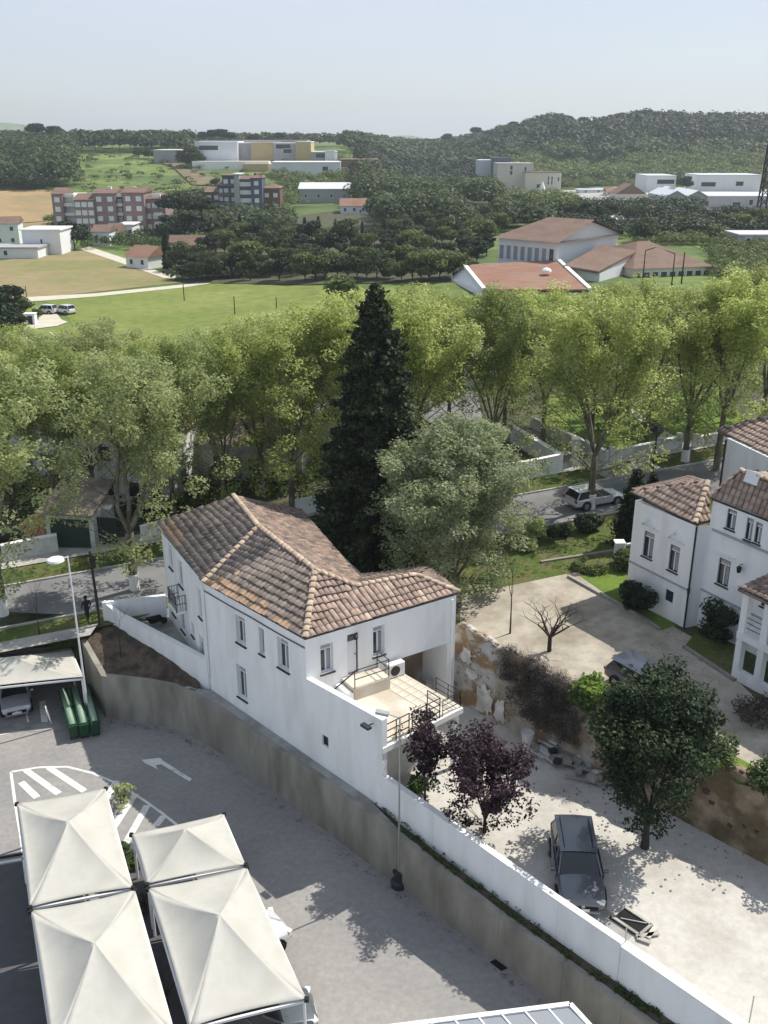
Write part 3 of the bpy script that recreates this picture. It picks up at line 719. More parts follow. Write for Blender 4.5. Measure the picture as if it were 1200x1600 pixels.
tiled_roof(house, [([E1, E2, R2_, R1_], E1, E2), ([E2, E3, W_, V_, R2_], E2, E3), ([E0, E1, R1_, R0_], E0, E1)], 298, pick, .30, .40)
tiled_roof(house, [([R0_, R1_, R2_, V_, E5, E6], E6, E5), ([E3, E3b, W_], E3, E3b), ([W_, E3b, E5, V_], E3b, E5)], 0, lambda *a: M['tile_pale'])
for a, b in ((E1, R1_), (E2, R2_), (R1_, R2_), (R0_, R1_), (R2_, V_), (V_, W_), (E3, W_)): ridge_tiles(house, a, b)
# eave boards and plaster cornice
for a, b in ((E0, E1), (E1, E2), (E2, E3)):
    q = MB(); c = (Vector((-3, 46, 0)) - (a + b) / 2); c.z = 0; c.normalize(); q.bar(a + c * .16 + Vector((0, 0, -.13)), b + c * .16 + Vector((0, 0, -.13)), .28, .09); q.build('cornice', M['cap'], house)
for za in (6.18, 6.12):
    q = MB(); pts = [Q1.lerp(Q2, k / 8) + nF * .03 + Vector((0, 0, za - .05 * math.sin(math.pi * ((k * 2) % 8) / 8) * (1 if za > 6.15 else .4))) for k in range(9)]
    for a, b in zip(pts, pts[1:]): q.tube(a, b, .014, .014, 5, cap=False)
    q.build('cable', M['darkframe'], house)
q = MB(); p_ = Q2 + uW * 8.35 + nW * .06; q.tube(p_ + Vector((0, 0, .1)), p_ + Vector((0, 0, 6.4)), .045, .045, 8); q.build('downpipe', M['cap'], house)
q = MB(); p_ = Q0.lerp(Q1, .985) + nL * .06; q.tube(p_ + Vector((0, 0, 1)), p_ + Vector((0, 0, 6.4)), .045, .045, 8); q.build('downpipe', M['cap'], house)
# balcony on the left facade
bc = wrect(Q0, Q1, nL, 276, 905, 294, 945); bs0, bs1 = bc[0], bc[1]
B0 = Q0 + uL * bs0; B1 = Q0 + uL * bs1; bz = 3.5
bs_m = onwall(287, 948, Q0, nL); bz = bs_m.z
mid = Q0 + uL * ((bs_m - Q0).dot(uL)); B0 = mid - uL * .9; B1 = mid + uL * .6
mb = MB(); mb.prism([(q.x, q.y) for q in (B0, B1, B1 + nL * .6, B0 + nL * .6)], bz - .12, bz); bal = mb.build('balcony', M['cap'], house)
up = Vector((0, 0, bz)); railing(bal, [B0 + up, B0 + nL * .58 + up, B1 + nL * .58 + up, B1 + up], 1.0, 2, .04, vert=True, every=2)
# terrace slab
T1 = Q2 + uW * .25 + nW * .02; T2 = Q2 + uW * cav[0] + nW * .02
TZ = 3.3; TC = [wl(-4.6, .3), T2, at(725, 1106, TZ), at(600, 1166, TZ) + WD * .02 + nF * -.3]
TC = [wl(-4.75, .31), T2, at(724, 1106, TZ), wl(0.05, .02) ]
mb = MB(); mb.prism([(q.x, q.y) for q in TC], TZ - .28, TZ - .004); mb.build('terrace_slab', M['cap'], house)
TB = [TC[0], TC[1] - uW * .0, TC[2].lerp(TC[1], .03), TC[3].lerp(TC[0], .04)]
mb = MB(); mb.prism([(q.x, q.y) for q in TB], TZ, TZ + .012); mb.build('terrace_floor', M['terrace'], house)
# tile joints shown near the right edge: tiles as proud pieces
t0, t1 = TC[1], TC[2]; e = (t1 - t0); e.z = 0; el = e.length; e.normalize(); g = (TC[3] - TC[2]); g.z = 0; g.normalize()
for i in range(int(el / .5)):
    for j in range(3):
        c = t0 + e * (i * .5 + .28) + g * (j * .5 + .3); c.z = TZ + .022
        q = MB(); q.box((0, 0, 0), (.47, .47, .02)); q.build('floor_tile', M['terrace'], house, mw=Matrix.Translation(c) @ Matrix(((e.x, g.x, 0), (e.y, g.y, 0), (0, 0, 1))).to_4x4())
# lower storey under the terrace, set back
LS = [wl(-4.5, .32), Q2 + uW * (cav[0] - .05), TC[2] + (TC[1] - TC[2]) * .28 + g * .4, TC[3] + (TC[0] - TC[3]).normalized() * 1.3 + uW * .3]
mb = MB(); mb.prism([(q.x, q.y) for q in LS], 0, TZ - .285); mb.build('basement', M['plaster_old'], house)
for q_ in (TC[2] + g * .3 + (TC[1] - TC[2]).normalized() * .25, TC[2] + g * 2.2 + (TC[1] - TC[2]).normalized() * .25):
    q = MB(); q.box((q_.x, q_.y, (TZ - .285) / 2), (.24, .24, TZ - .285), rz=.56); q.build('pillar', M['plaster'], house)
# terrace railing with gate
rp = [TC[3].lerp(TC[2], .02), TC[3].lerp(TC[2], .98)]; inn = (TC[0] - TC[3]).normalized() * .12
rail_t = thing('railing', 'black iron railing along the outer edge of the cream terrace', 'railing', Vector((rp[0].x, rp[0].y, TZ)))
o_ = rail_t.location
A_ = [Vector((v.x, v.y, TZ)) + inn for v in rp]
railing(rail_t, [A_[0] - o_, A_[0].lerp(A_[1], .32) - o_], 1.05, 3, .05, vert=False, every=.7)
railing(rail_t, [A_[0].lerp(A_[1], .36) - o_, A_[0].lerp(A_[1], .72) - o_, A_[0].lerp(A_[1], .72) + inn * 7 - o_], 1.05, 3, .045, every=.9)
railing(rail_t, [A_[0].lerp(A_[1], .76) - o_, A_[1] - o_, Vector((TC[1].x, TC[1].y, TZ)).lerp(A_[1], .62) - o_], .85, 3, .035, every=.9)
# stairs and landing at the door
dl = Q2 + uW * (s0 + s1) / 2
st = thing('steps', 'small white landing with steps and a black handrail before the house door', 'steps', Vector((dl.x, dl.y, TZ)))
def lb(c, d, nm, m, par=st): q = MB(); q.box((0, 0, 0), d); return q.build(nm, M[m], par, mw=Matrix.Translation(Vector((0, 0, 0)) + uW * c[0] + nW * c[1] + Vector((0, 0, c[2]))) @ Matrix(((uW.x, nW.x, 0), (uW.y, nW.y, 0), (0, 0, 1))).to_4x4())
lb((.35, .62, .33), (2.0, 1.15, .62), 'landing', 'terrace'); 
for k in range(3): lb((-.85 - k * .32, .62, .33 - .105 - k * .16), (.32, 1.15, .62 - .21 - k * .0 - .16 * 0 - .0) if False else (.318, 1.15, .44 - k * .14), 'step', 'cap')
def hp(c): return uW * c[0] + nW * c[1] + Vector((0, 0, c[2]))
railing(st, [hp((-.6, 1.15, .64)), hp((1.3, 1.15, .64)), hp((1.3, .1, .64))], .95, 2, .045, every=1.9)
q = MB(); q.bar(hp((-.6, 1.15, 1.55)), hp((-1.9, 1.15, .85)), .045); q.bar(hp((-1.9, 1.15, .0)), hp((-1.9, 1.15, .85)), .045); q.build('handrail', M['metal'], st)
# wall lantern over the door, heat pump, wall lamp on the parapet
q = MB(); lp = Q2 + uW * ((s0 + s1) / 2 + .1) + nW * .12; q.tube(lp + Vector((0, 0, 6.02)) - nW * .14, lp + Vector((0, 0, 6.05)), .03); q.lathe([(.02, .1), (.12, .03), (.09, -.12), (.02, -.14)], lp + Vector((0, 0, 6.0)), 10); tag(q.build('wall_lantern', M['metal']), 'small black lantern on the wall above the house door', 'lamp')
hpv = Q2 + uW * ((s0 + s1) / 2 + 2.2) + nW * .35
ac = thing('heat_pump', 'white air conditioning unit standing on the terrace beside the landing', 'air conditioner', Vector((hpv.x, hpv.y, TZ)), math.atan2(uW.y, uW.x))
q = MB(); q.box((0, 0, .42), (.9, .36, .72)); bevel(q.build('casing', M['whitemetal'], ac), .03)
q = MB(); q.tube((-.12, -.181, .42), (-.12, -.2, .42), .27, .27, 20); q.build('fan_grille', M['darkframe'], ac)
for x in (-.35, .35): q = MB(); q.box((x, 0, .03), (.08, .34, .06)); q.build('foot', M['metal'], ac)
wlp = wl(-.55) + nF * .02; q = MB(); q.tube(wlp + Vector((0, 0, 4.3)), wlp + nF * .3 + Vector((0, 0, 4.36)), .03); q.box(wlp + nF * .42 + Vector((0, 0, 4.36)), (.5, .24, .12), rz=math.atan2(WD.y, WD.x)); bevel(q.build('wall_lamp', M['darkframe']), .02)
tag(bpy.data.objects['wall_lamp'], 'dark lamp head fixed near the end of the tall white side wall', 'lamp')
# junk in the carport
for i in range(14):
    c = Q2 + uW * random.uniform(cav[0] + .3, cav[1] - .3) - nW * random.uniform(.3, 1.7); q = MB(); q.box((0, 0, 0), (random.uniform(.2, .9), random.uniform(.1, .5), random.uniform(.15, .7)))
    if i == 0: junk = thing('junk_pile', 'jumble of old boxes and boards under the house wing', 'junk', Vector((c.x, c.y, 0))); jo = Vector((c.x, c.y, 0))
    q.build('board' if i % 2 else 'box', M['wood' if i % 3 else 'stone'], junk, mw=Matrix.Translation(c - jo + Vector((0, 0, random.uniform(.2, 1.3)))) @ Matrix.Rotation(random.uniform(0, 3), 4, 'Z') @ Matrix.Rotation(random.uniform(-.4, .4), 4, 'X'))
# ladder leaning at the carport pillar
# ================================================================== GARDEN WALLS left of the house, little court
gw = thing('garden_wall', 'white garden wall with broad top enclosing the narrow court left of the house', 'wall', (-15.4, 50.2, 0)); go = gw.location.copy()
def gseg(a, b, zb, za_, zb_, th=.35, nm='wall_section', par=gw, org=None, m='plaster', side=1):
    org = go if org is None else org
    a = Vector((a[0], a[1], 0)); b = Vector((b[0], b[1], 0)); t = (b - a).normalized(); nn = Vector((-t.y, t.x, 0)) * side
    p = [a - org, b - org, b + nn * th - org, a + nn * th - org]; q = MB(); q.prism([(v.x, v.y) for v in p], zb, [za_, zb_, zb_, za_]); return q.build(nm, M[m], par)
gp0 = at(189, 963, 1.95); gp1 = Vector((-9.45, 45.05, 0)) + nF * .05; gq = at(159, 940, 2.4)
gseg(gp0, gp0.lerp(gp1, .5), -.6, 1.95, 1.93); gseg(gp0.lerp(gp1, .5), gp1, -.6, 1.93, 1.86)
gseg(gq, gp0, 0, 2.4, 1.97, .25); gseg(gq, (-13.15, 52.0), 0, 2.42, 2.45, .25, side=-1)
drape('courtyard', [(gp0.x, gp0.y), (gp1.x, gp1.y), (Q1.x, Q1.y), (Q0.x, Q0.y), (-13.2, 52.1), (gq.x, gq.y)], 0, M['conc_path'], flat=1.0)
dp_ = Vector((-13.6, 50.6, 1.02)); 
wb = thing('wheelbarrow', 'dark wheelbarrow parked in the narrow court against the house', 'wheelbarrow', dp_, .6)
q = MB(); q.add([(-.45, -.3, .55), (.45, -.22, .55), (.45, .22, .55), (-.45, .3, .55), (-.25, -.16, .25), (.3, -.12, .25), (.3, .12, .25), (-.25, .16, .25)], [(4, 5, 6, 7), (0, 1, 5, 4), (1, 2, 6, 5), (2, 3, 7, 6), (3, 0, 4, 7)]); q.build('tray', M['metal'], wb)
q = MB(); q.tube((.6, -.05, .2), (.6, .05, .2), .2, .2, 14); q.build('wheel', M['tyre'], wb)
for s_ in (-.2, .2): q = MB(); q.bar((.6, s_ * .3, .2), (-1.0, s_ * 1.4, .6), .04); q.build('handle', M['metal'], wb)
# ================================================================== RUBBLE WALL
rw = thing('rubble_wall', 'old flaking rubble stone wall with ochre patches between the courtyard and the villa garden', 'wall', RW0); ln = (RW1 - RW0).length
def rztop(s): return 4.35 - .06 * s + .06 * math.sin(s * 1.7) + .05 * math.sin(s * 4.1)
def rsection(name, s0, s1, m):
    nx, nz_ = max(2, int((s1 - s0) / .3)), 12; vs = []; fs = []
    for i in range(nx + 1):
        s = s0 + (s1 - s0) * i / nx; zt = rztop(s)
        for j in range(nz_ + 1):
            z = -.1 + (zt + .1) * j / nz_
            d = .10 * math.sin(s * 2.3 + z) * math.sin(z * 2.1) + .05 * random.uniform(-1, 1) + .25 * (1 - j / nz_)
            if i in (0, nx): d = .25 * (1 - j / nz_)
            p = RWD * s - RWN * d; vs.append((p.x, p.y, z))
    for i in range(nx):
        for j in range(nz_): a = i * (nz_ + 1) + j; fs.append((a, a + nz_ + 1, a + nz_ + 2, a + 1))
    t0 = len(vs)
    for i in range(nx + 1): s = s0 + (s1 - s0) * i / nx; p = RWD * s + RWN * .5; vs += [(p.x, p.y, rztop(s)), (p.x, p.y, 1)]
    for i in range(nx): a = i * (nz_ + 1) + nz_; b = t0 + 2 * i; fs += [(a, a + nz_ + 1, b + 2, b), (b, b + 2, b + 3, b + 1)]
    q = MB(); q.add(vs, fs); return q.build(name, M[m], rw, smooth=True)
rsection('wall_section', 0, 2.9, 'rubblew'); rsection('wall_section', 2.9, 9, 'rubble'); rsection('wall_section', 9, ln, 'rust')
# stones showing on the face and along its top, plaster flakes
cnt = 0
for i in range(190):
    s = random.uniform(.1, 6.5) if i < 120 else random.uniform(6.5, ln - 1); top = random.random() < .35; z = rztop(s) + .02 if top else random.uniform(.3, rztop(s) - .3)
    d = 0 if top else .10 * math.sin(s * 2.3 + z) * math.sin(z * 2.1) + .25 * (1 - z / rztop(s)) + .0
    q = MB(); a, b, c = random.uniform(.14, .32), .10, random.uniform(.1, .22); vs = [(x * a / 2 * random.uniform(.7, 1), y * b / 2, zz * c / 2 * random.uniform(.7, 1)) for x in (-1, 1) for y in (-1, 1) for zz in (-1, 1)]
    q.add(vs, [(0, 1, 3, 2), (4, 6, 7, 5), (0, 4, 5, 1), (2, 3, 7, 6), (0, 2, 6, 4), (1, 5, 7, 3)])
    p = RWD * s - RWN * d + (RWN * random.uniform(0, .3) if top else Vector()); q.build('stone', M['stone' if s < 9 else 'dirt'], rw, mw=Matrix.Translation((p.x, p.y, z)) @ Matrix.Rotation(math.atan2(RWD.y, RWD.x), 4, 'Z') @ Matrix.Rotation(random.uniform(-.3, .3), 4, 'Y'))
for (s_a, z_a, w_, h_) in ((2.3, .9, 1.3, 1.7), (.9, 2.9, .9, .8), (3.4, .8, .7, 1.5), (1.4, 2.1, .8, .7)):
    n_ = 20; vs = []
    for i in range(n_):
        t = 6.283 * i / n_; r_ = random.uniform(.6, 1.08); s = s_a + math.cos(t) * w_ / 2 * r_; z = z_a + max(-1, min(1, math.sin(t) * 1.4)) * h_ / 2 * r_
        d = .10 * math.sin(s * 2.3 + z) * math.sin(z * 2.1) + .25 * (1 - z / 4.3) + .07; p = RWD * s - RWN * d; vs.append((p.x, p.y, max(z, .02)))
    q = MB(); q.add(vs, [tuple(range(n_))]); q.build('plaster_patch', M['plaster_old'], rw)
# creepers
P = []; r_ = []
for i in range(900):
    s = random.triangular(2.6, 10.5, 6.0); zt = rztop(s); dep = random.random() ** 1.2 * (3.1 if 3.8 < s < 8.2 else 1.6)
    z = zt + .25 - dep; d = .15 + .25 * (1 - max(z, 0) / 4.3) + random.uniform(0, .14); p = RW0 + RWD * s - RWN * (d - (.6 if z > zt else 0) * random.random()); P.append((p.x, p.y, z)); r_.append(random.uniform(.12, .34))
cp = thing('creeper', 'grey brown leafless creeper hanging over the rubble wall', 'climbing plant', P[0])
link('stems', leafmesh('stems', cloud(np.array(P) - np.array(P[0]), r_, 46000, .05, asp=.35), LM['dead']), None, cp)
P = []
for i in range(160):
    s = random.triangular(7.2, 9.6, 8.6); p = RW0 + RWD * s + RWN * random.uniform(-.3, .9); P.append((p.x, p.y, rztop(s) + .1 + random.uniform(-.8, .35)))
iv = thing('ivy', 'bright fresh green ivy clump on top of the rubble wall', 'climbing plant', P[0])
link('leaves', leafmesh('leaves', cloud(np.array(P) - np.array(P[0]), [random.uniform(.15, .35) for _ in P], 2600, .13, asp=1.3), LM['bright']), None, iv)
# ================================================================== YARD THINGS
def stick(name, label, cat, loc, parts, rz=0, group=None):
    t = thing(name, label, cat, loc, rz, group)
    for nm, mb_, m in parts: mb_.build(nm, M[m], t)
    return t
c = at(823, 1171, 0)
q = MB(); q.lathe([(.22, 0), (.27, .75), (.30, .95)], n=20); q2 = MB(); q2.lathe([(.31, .95), (.33, 1.0), (.26, 1.01), (.25, .96)], n=20)
stick('bin', 'tall cream round bin standing against the rubble wall', 'bin', c, [('drum', q, 'plaster_old'), ('rim', q2, 'plaster_old')])
# steps slide: curved plank ladder
c = at(846, 1178, 0)
t = thing('step_ladder', 'curved grey and white runged ladder leaning on the rubble wall', 'ladder', c, math.atan2(RWD.y, RWD.x) - .15)
for x in (-.42, .42):
    q = MB(); pts = [Vector((x, .1 + .9 * math.sin(k / 8 * 1.35), 2.05 * (1 - math.cos(k / 8 * 1.5)) * 1.0)) for k in range(9)]
    for a, b in zip(pts, pts[1:]): q.bar(a, b, .07, .16)
    q.build('side_rail', M['stone'], t)
for k in range(1, 8):
    a = k / 8; q = MB(); q.box((0, .1 + .9 * math.sin(a * 1.35) - .02, 2.05 * (1 - math.cos(a * 1.5))), (.78, .26, .05)); q.build('rung', M['cap'], t)
# plank and scrap heap
c = at(880, 1195, 0)
for i in range(34):
    if i == 0: t = thing('scrap_heap', 'heap of grey planks, pots and scrap beneath the rubble wall beside the dark tree', 'scrap', c)
    s = random.uniform(-1.6, 2.4); d = random.uniform(-.5, .9); k = random.random()
    q = MB()
    if k < .45: q.box((0, 0, 0), (random.uniform(.6, 1.8), random.uniform(.08, .25), .04)); nm, m = 'plank', random.choice(['wood', 'conc_path', 'stone', 'plaster_old'])
    elif k < .7: q.lathe([(.1, -.12), (.16, .12), (.17, .14)], n=10); nm, m = 'pot', random.choice(['tyre', 'stone', 'plaster_old'])
    else: q.box((0, 0, 0), (random.uniform(.2, .5), random.uniform(.2, .4), random.uniform(.1, .3))); nm, m = 'block', random.choice(['stone', 'darkframe', 'conc_path'])
    q.build(nm, M[m], t, mw=Matrix.Translation(RWD * s + RWN * d + Vector((0, 0, random.uniform(.14, .4)))) @ Matrix.Rotation(math.atan2(RWD.y, RWD.x) + random.uniform(-.6, .6), 4, 'Z') @ Matrix.Rotation(random.uniform(-.25, .25), 4, 'X'))
# covered pit with frame and boards
pc = [at(952, 1433, .06), at(973, 1414, .06), at(1023, 1447, .06), at(1001, 1466, .06)]; pm = sum(pc, Vector()) / 4
pit = thing('inspection_pit', 'dark rectangular pit cover with pale frame and yellowish boards in the courtyard', 'pit cover', Vector((pm.x, pm.y, 0)))
z_ = Vector((pm.x, pm.y, 0)); q = MB(); q.prism([(v.x - z_.x, v.y - z_.y) for v in pc], .01, .07); q.build('cover', M['black'], pit)
for a, b in zip(pc, pc[1:] + pc[:1]): q = MB(); q.bar(a.lerp(pm, .14) - z_ + Vector((0, 0, .05)), b.lerp(pm, .14) - z_ + Vector((0, 0, .05)), .11, .05); q.build('frame_bar', M['pave'], pit)
q = MB(); q.bar(pc[0].lerp(pm, .5) - z_ + Vector((0, 0, .05)), pc[2].lerp(pm, .35) - z_ + Vector((0, 0, .05)), .04); q.build('bar', M['galv'], pit)
for (px, py, L1, an) in ((1012, 1462, .9, .2), (1018, 1458, .7, .9), (1006, 1470, .5, -.5)):
    q = MB(); q.box((0, 0, .04), (L1, .17, .05), rz=an); v = at(px, py, .05) - z_; q.build('board', M['terrace'] if px == 1018 else M['pave'], pit, mw=Matrix.Translation(v))
drape('paved_patch', xy([at(905, 1432, 0), at(948, 1420, 0), at(990, 1460, 0), at(975, 1476, 0), at(938, 1452, 0)]), 0, M['conc_path'], flat=.004)
for i in range(60):
    if i == 0: t = None
q = MB()
for i in range(140):
    v = at(random.uniform(1020, 1180), random.uniform(1290, 1400), 0) if i < 60 else at(random.uniform(860, 1010), random.uniform(1230, 1300), 0)
    if (v - RW0).dot(RWN) > -.2: continue
    a_ = random.uniform(.03, .10); q.box((v.x, v.y, .02), (a_, a_ * .8, a_ * .7), rz=random.uniform(0, 3))
tag(q.build('rubble_crumbs', M['stone']), kind='stuff')
# thin posts by the wall
for (px, py, hh, lab) in ((976, 1476, .9, 'thin grey metal stake at the joint of the low white wall'), (1170, 1600, 1.3, 'thin dark stake standing in the yard at the lower right')):
    v = at(px, py, 0); q = MB(); q.tube((0, 0, 0), (0, 0, hh), .025); o = q.build('stake', M['galv']); o.location = v; tag(o, lab, 'post')
# ================================================================== CARS
def loft_sections(secs):
    q = MB(); n = len(secs[0]); vs = [v for s in secs for v in s]; fs = []
    for k in range(len(secs) - 1):
        for i in range(n): fs.append((k * n + i, k * n + (i + 1) % n, (k + 1) * n + (i + 1) % n, (k + 1) * n + i))
    fs += [tuple(range(n)), tuple(range((len(secs) - 1) * n, len(secs) * n))[::-1]]
    return q.add(vs, fs)
def car(label, loc, hd, paint, L_=4.45, W_=1.84, H_=1.62, kind='suv', group=None, detail=True, name='parked_car', plate=True):
    t = thing(name, label, 'car', loc, hd, group); m = mat('car_paint_' + '_'.join(str(int(c * 1000)) for c in paint), paint, .28, metal=.25, var=.02, spec=.6, coat=.8)
    h = L_ / 2; w_ = W_ / 2; zb = .24; belt = H_ * .60
    prof = [(-h, .42, belt * .80, .86), (-h + .08, .30, belt * .97, .94), (-h + .5, zb, belt * 1.02, 1), (-h * .4, zb, belt * 1.0, 1), (h * .25, zb, belt * .985, 1), (h * .46, zb, belt * .97, 1), (h * .75, zb, belt * .90, .97), (h - .12, .28, belt * .78, .90), (h, .36, belt * .62, .80)]
    secs = []
    for x, z_b, z_t, ws in prof:
        ww = w_ * ws; r = [(.80 * ww, z_b), (ww * .99, z_b + .14), (ww, (z_b + z_t) / 2), (ww * .97, z_t - .10), (ww * .86, z_t), (ww * .45, z_t + .035), (0, z_t + .045)]
        r = r + [(-y, z) for y, z in r[-2::-1]]; secs.append([(x, y, z) for y, z in r])
    b = loft_sections(secs).build('body', m, t, smooth=True); bevel(b, .03, 2)
    sub = b.modifiers.new('sub', 'SUBSURF'); sub.levels = 1; sub.render_levels = 1
    # cabin
    xr0, xr1 = (-h + .12, -h + .45) if kind != 'sedan' else (-h + .75, -h + 1.25); xf0, xf1 = h * .43, h * .08
    zt = H_ - .06
    def lay(x0, x1, hw, z): return [(x0, -hw, z), (x1, -hw * .96, z), (x1, hw * .96, z), (x0, hw, z)]
    q = MB(); A = lay(xr0, xf0, w_ * .88, belt - .02); B = lay(xr1, xf1, w_ * .70, zt); q.add(A + B, [(0, 1, 5, 4), (1, 2, 6, 5), (2, 3, 7, 6), (3, 0, 4, 7), (4, 5, 6, 7)]); bevel(q.build('cabin_glass', M['carglass'], t, smooth=False), .04, 2)
    q = MB(); nx, ny = 8, 6
    vs = []
    for i in range(nx + 1):
        for j in range(ny + 1):
            u = i / nx * 2 - 1; v = j / ny * 2 - 1; x = (xr1 - .16) + (xf1 + .14 - xr1 + .16) * (i / nx); vs.append((x, v * w_ * (.80 - .02 * u), zt - .03 + .12 * (1 - u * u * .55) * (1 - v * v * .68)))
    q.add(vs, [(i * (ny + 1) + j, (i + 1) * (ny + 1) + j, (i + 1) * (ny + 1) + j + 1, i * (ny + 1) + j + 1) for i in range(nx) for j in range(ny)]); o = q.build('roof', m, t, smooth=True)
    for s_ in (-1, 1):
        for fx, gx in ((0, 0), (.40, .42), (.72, .70), (1, 1)):
            q = MB(); a = Vector((xr0 + (xf0 - xr0) * fx, s_ * w_ * .885, belt - .01)); c = Vector((xr1 + (xf1 - xr1) * gx, s_ * w_ * .705, zt - .05)); q.bar(a, c, .04 if fx in (.40, .72) else .06); q.build('pillar', m, t)
        if kind == 'suv': q = MB(); q.bar((xr1 + .1, s_ * w_ * .62, zt + .09), (xf1 - .05, s_ * w_ * .60, zt + .09), .03); q.build('roof_rail', M['darkframe'], t)
        for x in (h * .62, -h * .60):
            q = MB(); q.tube((x, s_ * (w_ - .20), .335), (x, s_ * (w_ + .012), .335), .40, .40, 24); q.build('wheel_arch', M['black'], t)
            q = MB(); q.tube((x, s_ * (w_ - .18), .325), (x, s_ * (w_ + .03), .325), .325, .31, 24); wh = q.build('wheel', M['tyre'], t)
            q = MB(); q.tube((x, s_ * (w_ + .02), .325), (x, s_ * (w_ + .045), .325), .21, .19, 16); q.build('rim', M['rim'], wh)
        q = MB(); q.box((h * .34, s_ * (w_ + .10), belt + .06), (.12, .20, .13)); bevel(q.build('door_mirror', m, t), .03)
        q = MB(); q.box((h - .15, s_ * w_ * .70, belt * .72), (.22, .36, .14), rz=-s_ * .35); bevel(q.build('headlight', M['light'], t), .03)
        q = MB(); q.box((-h + .06, s_ * w_ * .76, belt * .86), (.14, .30, .16), rz=s_ * .25); bevel(q.build('tail_light', M['redlight'], t), .03)
        for x0_, x1_ in ((-h * .33, h * .02), (h * .04, h * .42)):
            q = MB(); q.box(((x0_ + x1_) / 2, s_ * (w_ - .012), (belt + .36) / 2 + .02), ((x1_ - x0_) - .02, .035, belt - .42)); dr = q.build('door', m, t); bevel(dr, .012)
            q = MB(); q.box((x0_ + .16, s_ * (w_ + .016), belt - .20), (.17, .03, .035)); q.build('handle', m, dr)
    q = MB(); q.box((h - .035, 0, belt * .50), (.10, W_ * .60, .16)); q.build('grille', M['black'], t)
    q = MB(); q.box((h - .02, 0, .30), (.10, W_ * .70, .09)); q.build('bumper_trim', M['galv'], t)
    if plate:
        q = MB(); q.box((h + .035, 0, .42), (.02, .50, .11)); pl = q.build('number_plate', M['plate'], t)
        q = MB(); q.lathe([(.07, 0), (.07, .02)], n=14); o = q.build('badge', M['rim'], t, mw=Matrix.Translation((h + .0, 0, belt * .58)) @ Matrix.Rotation(R(80), 4, 'Y'))
    # bonnet creases
    for s_ in (-1, 1): q = MB(); q.bar((h * .46, s_ * w_ * .52, belt * .985 + .01), (h * .86, s_ * w_ * .44, belt * .86 + .0), .02); q.build('bonnet_crease', m, t)
    return t
def heading(a, b): d = b - a; return math.atan2(d.y, d.x)
ca, cb = at(886, 1322, 0), at(902, 1424, 0)
car('dark grey estate car parked in the sunny courtyard behind the low white wall', (ca + cb) / 2 + Vector((.15, 0, 0)), heading(ca, cb), (.12, .13, .15), L_=4.4, W_=1.9, H_=1.62)
#==PART3==
# ================================================================== STREET
def gz(px, py): return G(px, py)
UL, UR = gz(12, 917), gz(1132, 718); LL, LR = gz(12, 960), gz(1040, 764)
su = (UR - UL); su.z = 0; su.normalize(); sn = Vector((su.y, -su.x, 0))       # sn points to the camera side
def stp(s, o): v = UL + su * s + sn * o; return (v.x, v.y)
RWID = 6.2
sl_w = (gz(152, 962) - UL).dot(su)
drape('street', [stp(-40, 0), stp(70, 0), stp(70, RWID), stp(-40, RWID)], .02, M['street'])
drape('grass_verge', [stp(-40, -3.0), stp(70, -3.0), stp(70, -.18), stp(-40, -.18)], .03, M['grass'])
drape('grass_verge', [stp(-40, RWID + .18), stp(sl_w + 7, RWID + .18), stp(sl_w + 2, RWID + 2.3), stp(-40, RWID + 2.3)], .03, M['grass'])
drape('grass_verge', [stp(24, RWID + .18), stp(70, RWID + .18), stp(70, RWID + 7.5), stp(24, RWID + 7.5)], .03, M['grass'])
drape('pavement', [stp(-40, -5.2), stp(70, -5.2), stp(70, -3.0), stp(-40, -3.0)], .10, M['pave'])
drape('pavement', [stp(-40, RWID + 2.0), stp(sl_w, RWID + 2.0), stp(sl_w - .5, RWID + 3.3), stp(-40, RWID + 3.3)], .10, M['pave'])
# driveways crossing the far verge
for s_a, s_b in ((44, 49.5), (15.5, 20.0)): drape('driveway', [stp(s_a, -3.0), stp(s_b, -3.0), stp(s_b - .4, -.1), stp(s_a + .2, -.1)], .05, M['pave'])
drape('lawn', [stp(-40, RWID + 3.3), stp(sl_w - .6, RWID + 3.3), (-17.8, 51.7), (-30, 54.1), (-60, 54.1)], .02, M['grass'])
for o in (-.08, RWID + .08):
    for k in range(-30, 66, 3):
        a = Vector((*stp(k, o), 0)); b = Vector((*stp(k + 2.98, o), 0)); q = MB(); q.bar(a + Vector((0, 0, H(a.x, a.y) + .03)), b + Vector((0, 0, H(b.x, b.y) + .03)), .16, .2); o_ = q.build('kerb', M['pave']); tag(o_, kind='structure')
# ================================================================== TREES
tree_proto('planeA', 11, 16, 10.4, 3.8, .34, 5, 'plane', 27000, .11, .85, lean=.40, band=True, first=5, env=80, eb=.17)
tree_proto('planeB', 12, 16, 10.6, 4.2, .30, 4, 'plane', 27000, .11, .85, lean=.42, first=5, env=78, eb=.16)
tree_proto('planeC', 13, 16, 10.0, 3.5, .28, 5, 'planeg', 26000, .11, .85, lean=.38, first=5, env=82, eb=.12)
tree_proto('planeD', 14, 16, 10.0, 4.0, .30, 4, 'grey', 23000, .11, .85, lean=.38, band=True, first=5, env=76, eb=.17)
tree_proto('yard', 21, 8.6, 5.1, 1.7, .2, 5, 'dark', 34000, .085, .6, lean=.5, bark='darkbark', depth=3, env=110, eb=.26, egg=.5)
tree_proto('plum', 31, 4.9, 4.1, .6, .11, 5, 'plum', 9500, .085, .40, lean=.55, bark='darkbark', depth=3, low=.7, env=70, eb=.17, egg=.5)
tree_proto('plum2', 33, 5.0, 2.9, 1.7, .08, 3, 'plum', 4200, .085, .36, lean=.45, bark='darkbark', depth=3, low=2.0, env=34, eb=.42, egg=.5)
